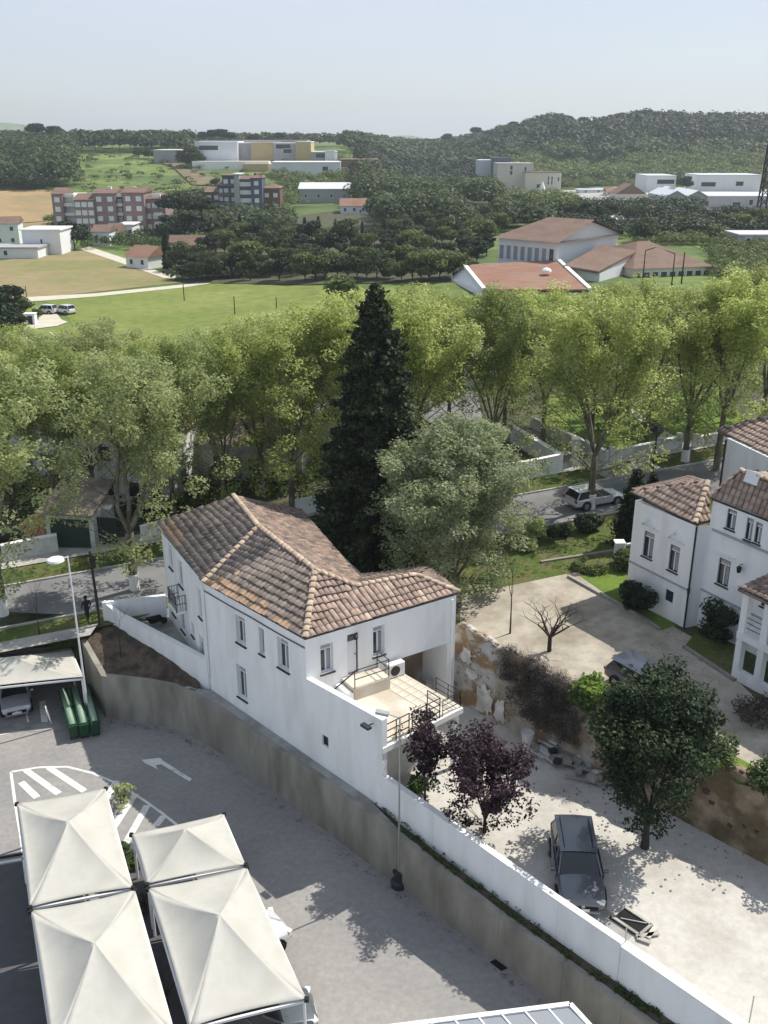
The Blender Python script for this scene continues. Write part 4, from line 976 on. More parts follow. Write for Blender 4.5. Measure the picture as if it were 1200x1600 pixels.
tree_proto('light', 41, 13.8, 9.2, 1.2, .25, 6, 'silver', 60000, .10, .8, lean=.5, depth=3, env=240, eb=.06, egg=.55)
# bare trees
def bare_proto(key, seed, h, wd, trunk, r, nl, lean, depth=3, up=.3):
    mb, tips = grow(seed, h, trunk, r, nl, lean, depth, up=up); norm_tips(mb, tips, h, wd); TREES[key] = dict(trunk=mb.mesh('trunk', True, fix=False), crown=None, band=False, r0=r, bark=M['darkbark'])
bare_proto('pollard', 51, 3.0, 3.6, .8, .12, 8, .8)
bare_proto('sapling', 52, 4.0, 1.2, 1.8, .05, 3, .3)
bare_proto('bush_bare', 53, 2.0, 1.8, .4, .05, 6, .7)
# dark conifer in the middle
def conifer(key, Ht, rad, lm, nleaf, lsize, low=.6, pw=.8, ragged=.35, flat=.25):
    mb = MB(); mb.tube((0, 0, -.1), (0, 0, Ht * .95), Ht * .017, .02, 8, cap=False); P = []; N = []
    z = low
    while z < Ht:
        f = 1 - z / Ht; r = rad * (f ** pw) * random.uniform(1 - ragged, 1); k = max(4, int(5 + r * 2.2)); a0 = random.uniform(0, 6.28)
        for i in range(k):
            a = a0 + i * 6.283 / k + random.uniform(-.3, .3); rr = r * random.uniform(.7, 1.08); e = Vector((math.cos(a) * rr, math.sin(a) * rr, z - rr * .16)); s = Vector((0, 0, z))
            if rr > .5: mb.tube(s, e, .035, .01, 4, cap=False)
            P.append((s, e, rr))
        z += .30 + .12 * f * rad * .3
    tot = sum(p[2] ** 1.3 + .15 for p in P); V = []
    for s, e, rr in P:
        n = max(4, int(nleaf * (rr ** 1.3 + .15) / tot)); t = rng.uniform(.15, 1.05, n) ** .6
        c = np.array(s) + (np.array(e) - np.array(s)) * t[:, None] + rng.normal(size=(n, 3)) * np.array([.20, .20, .13]) * (.5 + rr * .16); nn = unit(n) * .8; nn[:, 2] += .6; nn /= np.linalg.norm(nn, axis=1)[:, None]; V.append(quads(c, nn, lsize))
    TREES[key] = dict(trunk=mb.mesh('trunk', True, fix=False), crown=leafmesh('crown', np.concatenate(V), LM[lm]), band=False, r0=.3, bark=M['darkbark'])
conifer('fir', 18.0, 5.0, 'conifer', 66000, .17, low=.6, pw=.55, ragged=.5)
conifer('cypress', 10, 1.15, 'conifer', 6500, .2, low=.2, pw=.45, ragged=.1)
conifer('thuja', 5.5, 1.5, 'conifer', 9000, .13, low=.1, pw=.6, ragged=.12)
def gp(px, py, dz=0): v = G(px, py); return Vector((v.x, v.y, v.z + dz))
fir = at(588, 875, 2.0); place_tree('fir', 'conifer_tree', 'tall very dark conifer towering over the rows of pale green trees', fir, .4, cat='conifer')
lt = gp(703, 925); place_tree('light', 'broadleaf_tree', 'dense silvery green tree just behind the tiled roof of the white house', (lt.x + .1, lt.y - .3, 2.0), 1.0, .97, szz=.83)
g_pl = 'plane trees lining the street'
rowL = [  # base px, base row, proto, scale, label
 (5, 962, 'planeD', 1.06, 'large street tree with white washed trunk at the very left edge'),
 (211, 922, 'planeD', .98, 'street tree with white banded trunk left of the white house'),
 (922, 795, 'planeA', 1.0, 'street tree with thick white banded trunk in front of the silver car')]
for i, (px, py, k, sc, lab) in enumerate(rowL):
    v = gp(px, py); place_tree(k, 'plane_tree', lab, v, i * 1.9 + .3, sc, g_pl)
for i, (px, py, k, sc, lab) in enumerate([
 (1070, 722, 'planeA', .92, 'street tree with white banded trunk on the far verge right of the garden lamp'),
 (1118, 735, 'planeB', .98, 'slender trunked street tree rising behind the villa roof'),
 (457, 803, 'planeB', .95, 'street tree behind the ridge of the white house roof'),
 (352, 812, 'planeC', .9, 'leafy tree directly behind the left slope of the house roof'),
 (768, 742, 'planeC', .95, 'multi stemmed tree at the corner of the white enclosure across the street'),
 (1185, 700, 'planeB', .98, 'street tree cropped by the right edge of the picture'),
 (640, 772, 'planeA', 1.0, 'yellow green tree just right of the dark conifer'),
 (545, 790, 'planeB', 1.02, 'yellow green tree close to the left side of the dark conifer'),
 (848, 700, 'planeB', .9, 'yellow green tree between the enclosure and the lawn'),
 (92, 818, 'planeC', .88, 'green tree behind the brown roofed garage'),
 (150, 800, 'planeA', .80, 'tree between the garage and the white house across the street'),
 (272, 800, 'planeC', .86, 'green tree in front of the orange roofed house'),
 (20, 800, 'planeB', .84, 'tree above the garden wall at the left edge'),
 (410, 770, 'planeD', .86, 'greyish tree standing in the gardens across the street'),
 (1010, 690, 'planeB', .86, 'tree on the lawn strip across the street'),
 (700, 690, 'planeA', .86, 'pale tree beyond the grey court across the street'),
 (325, 742, 'planeD', .80, 'tall pale tree at the edge of the green field'),
 (230, 760, 'planeB', .80, 'pale tree between the orange roof and the field'),
 (495, 740, 'planeC', .82, 'tree in the gardens left of the dark conifer near the field'),
 (925, 672, 'planeC', .78, 'green tree in front of the school roof'),
 (1130, 660, 'planeC', .80, 'green tree in the park at the upper right'),
 (788, 668, 'planeB', .80, 'yellow green tree before the white gable'),
 (58, 742, 'planeD', .84, 'pale green tree rising behind the log pile'),
 (130, 722, 'planeB', .78, 'bright tree at the edge of the field above the garage'),
 (185, 735, 'planeD', .86, 'tall greyish tree beside the white house across the street'),
 (385, 705, 'planeB', .78, 'tree against the green field near the pink roofed house'),
 (445, 720, 'planeD', .84, 'pale tree above the middle of the house roof'),
 (600, 700, 'planeB', .84, 'yellow tree standing behind the tip of the dark conifer'),
 (-15, 740, 'planeB', .9, 'tree cut by the left edge above the black car'),
 (655, 660, 'planeB', .84, 'bright yellow tree between the conifer and the school annex'),
 (980, 655, 'planeB', .84, 'yellow green tree before the brown school wing')]):
    v = gp(px, py); place_tree(k, 'plane_tree' if i < 3 or i in (5,) else 'garden_tree', lab, v, i * 2.3, sc, g_pl)
v = at(1007, 1324, 0); place_tree('yard', 'broadleaf_tree', 'dark green tree growing in the courtyard next to the rubble wall', v, .5, 1.0, cat='tree')
v = at(757, 1300, 0); place_tree('plum', 'purple_leaf_tree', 'larger dark purple leaved tree behind the low white wall', v, 1.0, 1.0, 'purple leaved trees', szz=.98)
v = at(664, 1262, 0); place_tree('plum2', 'purple_leaf_tree', 'smaller purple leaved tree with bare forked stem before the terrace', v, .2, 1.0, 'purple leaved trees')
v = gp(858, 1018); place_tree('pollard', 'bare_tree', 'small leafless pollarded tree on the sandy drive above the rubble wall', v, .4, 1.05)
v = at(190, 1032, .3); place_tree('sapling', 'sapling', 'thin leafless sapling on the bare earth slope', v, 0, 1.0)
v = gp(62, 992); place_tree('sapling', 'sapling', 'thin leafless street sapling on the left lawn', v, 2, 1.0)
v = gp(797, 990); place_tree('sapling', 'sapling', 'slim dark stemmed young tree at the corner of the rubble wall', v, 4, 1.5)
v = at(262, 1570, ZP); place_tree('bush_bare', 'bare_shrub', 'bare twiggy shrub in the gap between the two canopy rows', v, 0, 1.2, cat='shrub')
def shrub(name, label, loc, r, lm, n, size, hz=.8, cat='shrub', group=None, k=14, flat=None):
    P = [(random.gauss(0, .45) * r, random.gauss(0, .45) * r, max(.1, random.uniform(.15, 1)) * r * hz * 1.2) for _ in range(k)]
    t = thing(name, label, cat, loc, 0, group); link('foliage', leafmesh('foliage', cloud(P, [random.uniform(.3, .55) * r for _ in P], n, size), LM[lm]), None, t)
    q = MB()
    for p in P[:6]: q.tube((0, 0, -.05), p, .04, .015, 5, cap=False)
    q.build('stem', M['darkbark'], t); return t
def tz(px, py): return gp(px, py)
shrub('shrub', 'low green plant growing where the hatched island meets the canopies', at(203, 1345, ZP), .75, 'hedge', 1500, .08)
shrub('shrub', 'small shrub below the canopy gap', at(228, 1420, ZP), .5, 'dead', 500, .06)
shrub('shrub', 'sparse light green sapling bush on the hatched island', at(190, 1255, ZP), .75, 'grey', 260, .09, 1.2)
shrub('shrub', 'dark rounded bush against the left face of the villa', tz(1000, 945), 1.5, 'dark', 5000, .10)
shrub('shrub', 'grey green shrub at the white gate post beside the villa', tz(978, 888), 1.1, 'wood2', 2400, .10)
shrub('shrub', 'large dark shrub between the villa wall and the porch', tz(1130, 985), 1.7, 'dark', 6000, .10, 1.1)
shrub('shrub', 'trimmed low olive bush at the corner of the sandy drive', tz(915, 893), .9, 'wood2', 2400, .07, .55)
shrub('shrub', 'small light green bush at the tip of the sandy drive', tz(825, 855), 1.3, 'grey', 1800, .12, 1.2)
shrub('shrub', 'low bush at the foot of the purple trees', at(655, 1235, 0), .7, 'hedge', 900, .08)
shrub('shrub', 'grey tangle of shrubs on the wall top beneath the porch', tz(1185, 1120), 1.1, 'dead', 2200, .06, .6)
shrub('shrub', 'green and brown shrub belt over the wall at the right edge', RW0 + RWD * 17.3 + RWN * .7 + Vector((0, 0, 3.1)), 1.3, 'hedge', 3500, .08, .5)
shrub('shrub', 'overhanging green shrub on the wall top behind the yard tree', RW0 + RWD * 14.2 + RWN * .4 + Vector((0, 0, 3.2)), 1.2, 'hedge', 3200, .08, .5)
v = gp(985, 850); place_tree('thuja', 'cypress_tree', 'dark clipped cypress standing left of the villa', v, 0, .95, cat='conifer')
v = gp(1012, 838); place_tree('thuja', 'cypress_tree', 'second dark cypress half hidden behind the villa corner', v, 2, .8, cat='conifer')
# hedges on the near side of the street (right)
def hedge(label, a, b, wdt, h, lm, n, size, group=None):
    a, b = Vector(a), Vector(b); P = []
    for i in range(int((b - a).length * 2.2)):
        p = a.lerp(b, random.random()); P.append((p.x - a.x + random.uniform(-.5, .5) * wdt, p.y - a.y + random.uniform(-.5, .5) * wdt, p.z - a.z + h * random.uniform(.3, .8)))
    t = thing('hedge', label, 'hedge', a, 0, group); link('foliage', leafmesh('foliage', cloud(P, [random.uniform(.35, .55) * h for _ in P], n, size), LM[lm]), None, t); return t
hedge('dark hedge band between the street kerb and the lawn left of the cypress', gp(850, 845), gp(965, 822), .9, 1.1, 'dark', 5000, .10)
hedge('low hedge along the grey court wall at the left', gp(0, 846), gp(92, 838), .8, 1.2, 'hedge', 3500, .10)
# ================================================================== GARDENS ACROSS THE STREET
def wall_px(name, label, pts, h, th, m, cat='wall', posts=False, piece='wall_section'):
    V = [gp(*p) for p in pts]; t = thing(name, label, cat, V[0]); o = V[0]
    for a, b in zip(V, V[1:]):
        d = (b - a); d.z = 0; d.normalize(); n = Vector((-d.y, d.x, 0)) * th / 2; g = d * .004
        q = MB(); q.add([a - n + g - o, b - n - g - o, b + n - g - o, a + n + g - o, a - n + g - o + Vector((0, 0, h)), b - n - g - o + Vector((0, 0, h)), b + n - g - o + Vector((0, 0, h)), a + n + g - o + Vector((0, 0, h))], [(0, 1, 5, 4), (1, 2, 6, 5), (2, 3, 7, 6), (3, 0, 4, 7), (4, 5, 6, 7)]); q.build(piece, M[m], t)
        q = MB(); q.add([a - n * 1.3 + g - o + Vector((0, 0, h + .003)), b - n * 1.3 - g - o + Vector((0, 0, h + .003)), b + n * 1.3 - g - o + Vector((0, 0, h + .003)), a + n * 1.3 + g - o + Vector((0, 0, h + .003)), a - n * 1.3 + g - o + Vector((0, 0, h + .07)), b - n * 1.3 - g - o + Vector((0, 0, h + .07)), b + n * 1.3 - g - o + Vector((0, 0, h + .07)), a + n * 1.3 + g - o + Vector((0, 0, h + .07))], [(0, 1, 5, 4), (1, 2, 6, 5), (2, 3, 7, 6), (3, 0, 4, 7), (4, 5, 6, 7), (0, 3, 2, 1)]); q.build('coping', M['cap'], t)
    if posts:
        for v in V: q = MB(); q.box(v - o + Vector((0, 0, (h + .3) / 2)), (.45, .45, h + .3)); q.build('pillar', M[m], t)
    return t
wall_px('garden_wall', 'white garden wall of the enclosure across the street behind the silver car', [(777, 754), (820, 750), (872, 739)], 1.5, .3, 'plaster')
wall_px('garden_wall', 'white side wall of the enclosure running back from the street corner', [(875, 737), (800, 690)], 1.4, .4, 'plaster')
wall_px('garden_wall', 'grey wall along the park lawn between two gate pillars', [(955, 722), (1030, 708), (1060, 700)], 1.0, .3, 'plaster_old', posts=True)
wall_px('garden_wall', 'grey park wall running back beside the driveway', [(948, 724), (830, 668)], 1.0, .3, 'plaster_old')
wall_px('garden_wall', 'grey park wall right of the second gate pillar', [(1085, 700), (1150, 686)], .9, .3, 'plaster_old', posts=True)
wall_px('garden_wall', 'white rendered wall seen past the trunk behind the house roof', [(462, 806), (510, 798)], 1.2, .3, 'plaster')
wall_px('garden_wall', 'white curved wall just left of the tiled roof', [(222, 848), (258, 838)], 1.2, .3, 'plaster')
wall_px('garden_wall', 'grey garden wall with a white box at the left edge of the street', [(5, 880), (60, 868), (92, 862)], 1.3, .3, 'plaster_old')
for (px, py, hh, lab) in ((897, 728, 2.3, 'stone gate pillar of the park driveway right of the enclosure'), (172, 842, 2.4, 'pale gate pillar beside the dark garage door'), (143, 846, 2.4, 'pale gate post left of the dark doorway')):
    v = gp(px, py); t = thing('gate_pillar', lab, 'gate pillar', v); q = MB(); q.box((0, 0, hh / 2), (.55, .55, hh)); bevel(q.build('shaft', M['plaster_old'], t), .02); q = MB(); q.box((0, 0, hh + .06), (.72, .72, .12)); bevel(q.build('cap', M['cap'], t), .02)
drape('driveway', xy([gp(875, 736), gp(940, 726), gp(860, 672), gp(805, 672)]), .04, M['street'])
drape('lawn', xy([gp(850, 668), gp(1000, 715), gp(1055, 700), gp(960, 625), gp(860, 618)]), .05, M['lawn'])
drape('lawn', xy([gp(985, 630), gp(1070, 692), gp(1170, 672), gp(1130, 600)]), .05, M['lawn'])
drape('garden_path', xy([gp(975, 640), gp(985, 638), gp(1068, 692), gp(1048, 698)]), .08, M['track'])
drape('court', xy([gp(590, 700), gp(760, 690), gp(745, 610), gp(620, 600)]), .03, M['street'])
drape('driveway', xy([RW0 + RWN * .4 + Vector((0, 1.2, 0)), gp(722, 925), gp(830, 880), gp(905, 895), gp(1080, 995), gp(1210, 1120), gp(1210, 1210), RW0 + RWD * 15 + RWN * 1.0, RW0 + RWD * .2 + RWN * .45]), .02, M['sand'])
drape('lawn', xy([gp(905, 900), gp(960, 880), gp(1065, 975), gp(1035, 985), gp(995, 962)]), .03, M['lawn'])
drape('lawn', xy([gp(1068, 1012), gp(1090, 985), gp(1165, 1000), gp(1150, 1060)]), .03, M['grass'])
drape('lawn', xy([gp(1100, 1165), gp(1130, 1172), gp(1210, 1215), gp(1210, 1240), gp(1150, 1225)]), .03, M['lawn'])
drape('lawn', xy([gp(790, 850), gp(960, 822), gp(965, 868), gp(850, 882)]), .035, M['grass'])
for pts in ([(888, 902), (997, 963), (1030, 985)], [(1068, 1012), (1148, 1065)], [(845, 880), (960, 862)]):
    V = [gp(*p) for p in pts]
    for a, b in zip(V, V[1:]):
        q = MB(); q.bar(a + Vector((0, 0, .06)), b + Vector((0, 0, .06)), .2, .2); o = q.build('kerb', M['stone']); tag(o, kind='structure')
# white gate post with pierced fence left of villa
v = gp(965, 880); t = thing('fence', 'white pierced concrete garden fence with capped post beside the villa', 'fence', v)
q = MB(); q.box((0, 0, .7), (.5, .5, 1.4)); q.build('post', M['plaster'], t); q = MB(); q.box((0, 0, 1.45), (.65, .65, .1)); q.build('cap', M['cap'], t)
w1 = gp(1000, 872) - v
for k in range(4):
    for zz in (.3, .75, 1.15): q = MB(); a = w1 * (k / 4 + .08); b = w1 * ((k + 1) / 4); q.bar(a + Vector((0, 0, zz)), b + Vector((0, 0, zz)), .12, .14); q.build('block', M['plaster'], t)
    q = MB(); q.bar(w1 * ((k + 1) / 4), w1 * ((k + 1) / 4) + Vector((0, 0, 1.2)), .14); q.build('upright', M['plaster'], t)
# garden lamp
def lamp_post(label, v, h, m='metal', kind='lantern', arm=None, r=.06, group=None):
    t = thing('street_lamp', label, 'street lamp', v, 0, group); q = MB(); q.tube((0, 0, 0), (0, 0, h), r, r * .6, 12); q.tube((0, 0, 0), (0, 0, .5), r * 1.7, r * 1.6, 12); q.build('pole', M[m], t, smooth=False)
    if kind == 'lantern':
        q = MB(); q.lathe([(.08, 0), (.42, .35), (.50, .45), (.20, .75), (.05, .85)], (0, 0, h), 14); q.build('lantern', mat('lantern_glass', (.06, .10, .07), .3), t)
        q = MB(); q.lathe([(.52, 0), (.22, .34), (.05, .42)], (0, 0, h + .47), 14); q.build('hood', M[m], t)
    else:
        a = Vector(arm); q = MB(); q.tube((0, 0, h - .05), a + Vector((0, 0, h + .0)), r * .7, r * .5, 8); q.build('arm', M[m], t)
        q = MB(); e = a + Vector((0, 0, h)); 
        if kind == 'disc': q.lathe([(.12, .16), (.42, .06), (.46, -.05), (.3, -.12), (.04, -.14)], e, 18)
        else: q.bar(e, e + a.normalized() * .55, .24, .12)
        q.build('lamp_head', M['whitemetal'] if kind == 'disc' else M['galv'], t)
    return t
v = gp(1017, 766); lamp_post('dark green garden style lamp post beside the street in front of the villa', v, zrow(v.y, 682) - v.z, r=.09)
# left lamp with arm
v = at(137, 1075, ZP + 0); v = Vector((*at(131, 1062, .0)[:2], ZP + 0.0)); hl = aty(112, 869, v.y).z - v.z
a_ = aty(97, 879, v.y) - aty(112, 869, v.y); lamp_post('tall pale lamp post with short arm and round lamp head at the left', v, hl, 'whitemetal', 'disc', (a_.x * 1.1, -.15, -.15), r=.065)
v = gp(157, 978); hl = zrow(v.y, 862) - v.z; t = thing('utility_pole', 'dark leaning wooden pole beside the pavement behind the lamp post', 'pole', v); q = MB(); e = aty(140, 862, v.y) - v; q.tube((0, 0, 0), e, .10, .07, 8); q.build('pole', M['darkbark'], t); q = MB(); q.box(e * .86 + Vector((.1, 0, 0)), (.22, .2, .7)); q.build('box', M['metal'], t)
v = at(623, 1384, ZP); lamp_post('slender galvanised camera pole with dark base standing in front of the concrete wall', v, zrow(v.y, 1120) - ZP, 'galv', 'flat', (-.45, .1, .05), r=.05)
q = MB(); q.lathe([(.34, 0), (.36, .25), (.22, .35), (.21, .7), (.28, .78), (.1, .8)], n=16); o = q.build('pole_base', M['darkframe'], bpy.data.objects[[o.name for o in bpy.data.objects if o.get('label', '').startswith('slender galvanised')][0]])
# ================================================================== VILLA
Vc = Vector((16.3, 46.3, 0)); Vu = Vector((.503, -.864, 0)).normalized(); Vv = Vector((.864, .503, 0)).normalized(); Vm = Vc + Vv * .72 + Vu * .2
Vl = Vc - Vu * 4.5; zg = 2.6
villa = thing('villa', 'white villa with clay tile roofs, pedimented windows and a columned porch', 'villa', (0, 0, 0))
AZ, BZ = 9.15, 10.65
opsA = [wrect(Vl, Vc, -Vv, 1005, 831, 1021, 872), wrect(Vl, Vc, -Vv, 1045, 852, 1061, 894), wrect(Vl, Vc, -Vv, 1039, 922, 1052, 941)]
mb = MB(); wall_open(mb, Vl, Vc, zg, AZ, opsA, .15, -Vv); wall_open(mb, Vc, Vm - Vu * .0, zg, AZ, [], .1, Vu); wall_open(mb, Vl + Vv * 4, Vl, zg, AZ, [], .1, -Vu); mb.build('side_block_wall', M['plaster'], villa)
for i, op in enumerate(opsA): window(villa, Vl, Vc, -Vv, op, .15, 'case' if i < 2 else 'plain', sill=2 if i < 2 else False, fm='darkframe')
Ve = Vm + Vu * 9
opsB = [wrect(Vm, Ve, -Vv, 1135, 796, 1150, 828), wrect(Vm, Ve, -Vv, 1165, 809, 1176, 845), wrect(Vm, Ve, -Vv, 1179, 816, 1190, 850), wrect(Vm, Ve, -Vv, 1121, 873, 1140, 916), wrect(Vm, Ve, -Vv, 1191, 908, 1202, 950)]
mb = MB(); wall_open(mb, Vm, Ve, zg, BZ, opsB, .15, -Vv); wall_open(mb, Vm + Vv * 6, Vm, AZ - 2, BZ, [], .1, -Vu); mb.build('main_wall', M['plaster'], villa)
for i, op in enumerate(opsB): window(villa, Vm, Ve, -Vv, op, .15, 'case', sill=2, fm='darkframe')
q = MB(); q.bar(Vl - Vv * .03 + Vector((0, 0, 5.45)), Vc - Vv * .03 + Vector((0, 0, 5.45)), .07, .09); q.build('string_course', M['shutter'], villa)
q = MB(); q.bar(Vm - Vv * .03 + Vector((0, 0, 5.45)), Ve - Vv * .03 + Vector((0, 0, 5.45)), .07, .09); q.build('string_course', M['shutter'], villa)
sc_ = onwall(1160, 846, Vm, -Vv).z; q = MB(); q.bar(Vm + Vu * .25 - Vv * .05 + Vector((0, 0, sc_)), Ve - Vv * .05 + Vector((0, 0, sc_)), .12, .10); q.build('string_course', M['shutter'], villa)
for op in opsA[:2] + opsB[3:4]:
    s = (op[0] + op[1]) / 2; w_ = (op[1] - op[0]) * .85; b0 = (Vl if op is not opsB[3] else Vm) + Vu * s - Vv * .06; z = op[3] + .30
    q = MB()
    q.bar(b0 - Vu * w_ + Vector((0, 0, z)), b0 + Vu * w_ + Vector((0, 0, z)), .14, .07)
    if op is not opsB[3]:
        q.bar(b0 - Vu * w_ + Vector((0, 0, z + .03)), b0 + Vector((0, 0, z + .55)), .16, .08); q.bar(b0 + Vu * w_ + Vector((0, 0, z + .03)), b0 + Vector((0, 0, z + .55)), .16, .08)
    q.build('pediment', M['cap'], villa)
q = MB(); c = Vc - Vv * .06 + Vu * .04; q.tube(c + Vector((0, 0, 3.1)), c + Vector((0, 0, AZ)), .055, .055, 10); q.tube(c + Vector((0, 0, 5.3)), c + Vector((0, 0, 5.6)), .085, .085, 10); q.build('drainpipe', M['darkframe'], villa)
q = MB(); lpw = onwall(1160, 888, Vm, -Vv) - Vv * .25; q.bar(lpw + Vv * .22 + Vector((0, 0, .25)), lpw + Vector((0, 0, .25)), .03); q.lathe([(.03, .2), (.14, .1), (.09, -.18)], lpw, 8); tag(q.build('wall_lantern', M['metal']), 'small black lantern bracketed on the villa wall above the porch', 'lamp')
q = MB(); q.box((0, 0, 0), (1.0, .35, .08), rz=math.atan2(Vu.y, Vu.x)); o = q.build('ledge', M['cap'], villa); o.location = onwall(1163, 918, Vm, -Vv) - Vv * .15
# roofs
vE0 = at(984, 767, AZ + .05); vE1 = at(1086, 818, AZ + .05); vAp = at(1106, 753, 10.75); vE2 = vE1 + Vv * 1.15
mE0 = at(1113, 776, BZ + .05); mE1 = mE0 + Vu * 9.6; mR0 = at(1158, 737, 12.3); mR1 = mR0 + Vu * 8; mB0 = mE0 + Vv * 6.4
vB = vE0 + Vv * 5
tmv = lambda x, w, y, h, p: M['tile_pale']
tiled_roof(villa, [([vE0, vE1, vAp], vE0, vE1), ([vE1, vE2, vAp], vE1, vE2), ([mE0, mE1, mR1, mR0], mE0, mE1)], 298, tmv, .32, .40)
tiled_roof(villa, [([mE0, mR0, mB0], mB0, mE0), ([vE0, vAp, vB], vB, vE0), ([mB0, mR0, mR1, mB0 + Vu * 9.6], mB0 + Vu * 9.6, mB0)], 0, tmv)
for a, b in ((vE1, vAp), (mE0, mR0), (mR0, mR1)): ridge_tiles(villa, a, b)
for a, b in ((vE0, vE1), (mE0, mE1)): q = MB(); q.bar(a + Vv * .12 + Vector((0, 0, -.12)), b + Vv * .12 + Vector((0, 0, -.12)), .30, .10); q.build('cornice', M['darkframe'], villa)
sk = at(1178, 747, 11.9); q = MB(); q.box((0, 0, .06), (.8, .62, .08)); nrm = ((mE1 - mE0).normalized().cross((mR0 - mE0))).normalized(); nrm = nrm if nrm.z > 0 else -nrm
# put skylight on the slope
d_ = ray(1178, 747); o0 = Vector((0, 0, CAMH)); tt = (mE0 - o0).dot(nrm) / d_.dot(nrm); skp = o0 + d_ * tt; vv = nrm.cross(Vu)
q.build('skylight', M['frame'], villa, mw=Matrix.Translation(skp + nrm * .08) @ Matrix((Vu, vv, nrm)).transposed().to_4x4())
# porch
Pc = at(1177, 1084, 3.1); Pc.z = 0; pz = 3.1
pk = dict(a=Pc - Vu * 1.25, b=Pc, c=Pc + Vu * 2.4, d=Pc + Vu * 4.6)
for v in (pk['a'], pk['b'], pk['c'], pk['d'], pk['c'] + Vu * 1.1):
    for z_a, z_b in ((pz, 5.5), (5.85, 7.95)):
        if v is pk['b'] or z_b > 6 or True: q = MB(); q.box(v + Vv * .2 + Vector((0, 0, (z_a + z_b) / 2)), (.34, .34, z_b - z_a), rz=math.atan2(Vu.y, Vu.x)); q.build('column', M['plaster'], villa)
c = Pc + Vu * 1.7 + Vv * 1.5; rzv = math.atan2(Vu.y, Vu.x)
q = MB(); q.box(c + Vector((0, 0, 5.68)), (6.2, 3.1, .33), rz=rzv); q.build('porch_floor', M['plaster'], villa)
q = MB(); q.box(c + Vector((0, 0, 8.05)), (6.2, 3.1, .2), rz=rzv); q.build('porch_beam', M['plaster'], villa)
q = MB(); q.box(Pc + Vu * 1.7 + Vv * .2 + Vector((0, 0, pz + .25)), (6.0, .32, .9), rz=rzv); q.build('porch_plinth', M['plaster'], villa)
pr = [c - Vu * 3.25 - Vv * 1.75, c + Vu * 3.6 - Vv * 1.75, c + Vu * 3.6 + Vv * 1.0, c - Vu * 3.25 + Vv * 1.0]; pr = [p + Vector((0, 0, 8.15)) for p in pr]; pR = [pr[3] + Vector((0, 0, .3)), pr[2] + Vector((0, 0, .3))]
tiled_roof(villa, [([pr[0], pr[1], pR[1], pR[0]], pr[0], pr[1])], 0, lambda *a: M['tile_back'] if False else M['tile_pale'])
railing(villa, [pk['a'] + Vv * .2 + Vector((0, 0, 5.85)), pk['d'] + Vv * .2 + Vector((0, 0, 5.85))], .8, 3, .04)
# third house behind
v0 = Vector((21.6, 58, 0)); u3 = Vector((.27, -.963, 0)); v3 = Vector((.963, .27, 0)); h3 = thing('house', 'white house with clay tile roof behind the villa at the right edge', 'house', (0, 0, 0))
q = MB(); q.prism([(p.x, p.y) for p in (v0, v0 + u3 * 7, v0 + u3 * 7 + v3 * 7, v0 + v3 * 7)], 2, 10.4); q.build('wall', M['plaster'], h3)
e = [at(1120, 672, 10.45), None, None, None]; e[1] = e[0] + u3 * 8; e[3] = e[0] + v3 * 8; e[2] = e[1] + v3 * 8; rr_ = [e[0] + u3 * 2.5 + v3 * 4 + Vector((0, 0, 1.9)), e[1] - u3 * 2.5 + v3 * 4 + Vector((0, 0, 1.9))]
tiled_roof(h3, [([e[0], e[1], rr_[1], rr_[0]], e[0], e[1]), ([e[3], e[0], rr_[0]], e[3], e[0])], 150, tmv, .34, .42)
q = MB(); q.tube(v0 - v3 * .06 + Vector((0, 0, 3)), v0 - v3 * .06 + Vector((0, 0, 10.3)), .06); q.build('drainpipe', M['darkframe'], h3)
# ================================================================== PARKING LOT
def pk_(px, py, dz=.006): return at(px, py, ZP + dz)
def line_paint(pts, w_=.12, name='road_marking', dz=.006, closed=False):
    V = [pk_(*p, dz) for p in pts]
    for a, b in zip(V, V[1:]):
        d = (b - a).normalized(); n = Vector((-d.y, d.x, 0)) * w_ / 2; q = MB(); q.add([a - n, b - n, b + n, a + n], [(0, 1, 2, 3)]); tag(q.build(name, M['paint']), kind='structure')
line_paint([(17, 1206), (60, 1199), (105, 1198), (145, 1208), (185, 1225), (220, 1247), (250, 1268), (278, 1290)], .14)
line_paint([(17, 1206), (23, 1250), (33, 1310), (42, 1380)], .14)
for a, b in (((33, 1222), (58, 1246)), ((40, 1203), (92, 1240)), ((76, 1199), (132, 1236)), ((182, 1220), (166, 1248)), ((212, 1240), (178, 1292)), ((230, 1258), (196, 1318)), ((256, 1275), (243, 1290))): line_paint([a, b], .34, dz=.010)
line_paint([(190, 1322), (216, 1316)], .14)
for pts in (((0, 1348), (40, 1341)),): line_paint(pts, .16)
q = MB(); q.bar(pk_(0, 1341) + Vector((0, 0, .03)), pk_(-260, 1400) + Vector((0, 0, .03)), .14, .05); q.bar(pk_(0, 1341) + Vector((0, 0, .03)), pk_(42, 1334) + Vector((0, 0, .03)), .1, .05); tag(q.build('drain_channel', M['metal']), 'dark drain channel crossing the parking lot at the left edge', 'drain')
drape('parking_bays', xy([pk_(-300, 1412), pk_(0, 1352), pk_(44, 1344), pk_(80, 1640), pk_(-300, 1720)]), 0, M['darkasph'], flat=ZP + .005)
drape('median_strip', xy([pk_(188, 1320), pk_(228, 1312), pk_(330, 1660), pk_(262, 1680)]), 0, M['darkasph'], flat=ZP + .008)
# arrow
ar = [(210, 1175), (222, 1187), (250, 1184), (257, 1190), (300, 1217), (296, 1221), (252, 1194), (243, 1196), (247, 1202), (226, 1192)]
V = [pk_(*p, .012) for p in ar]; q = MB(); q.add(V, [tuple(range(len(V)))]); tag(q.build('road_arrow', M['paint']), kind='structure')
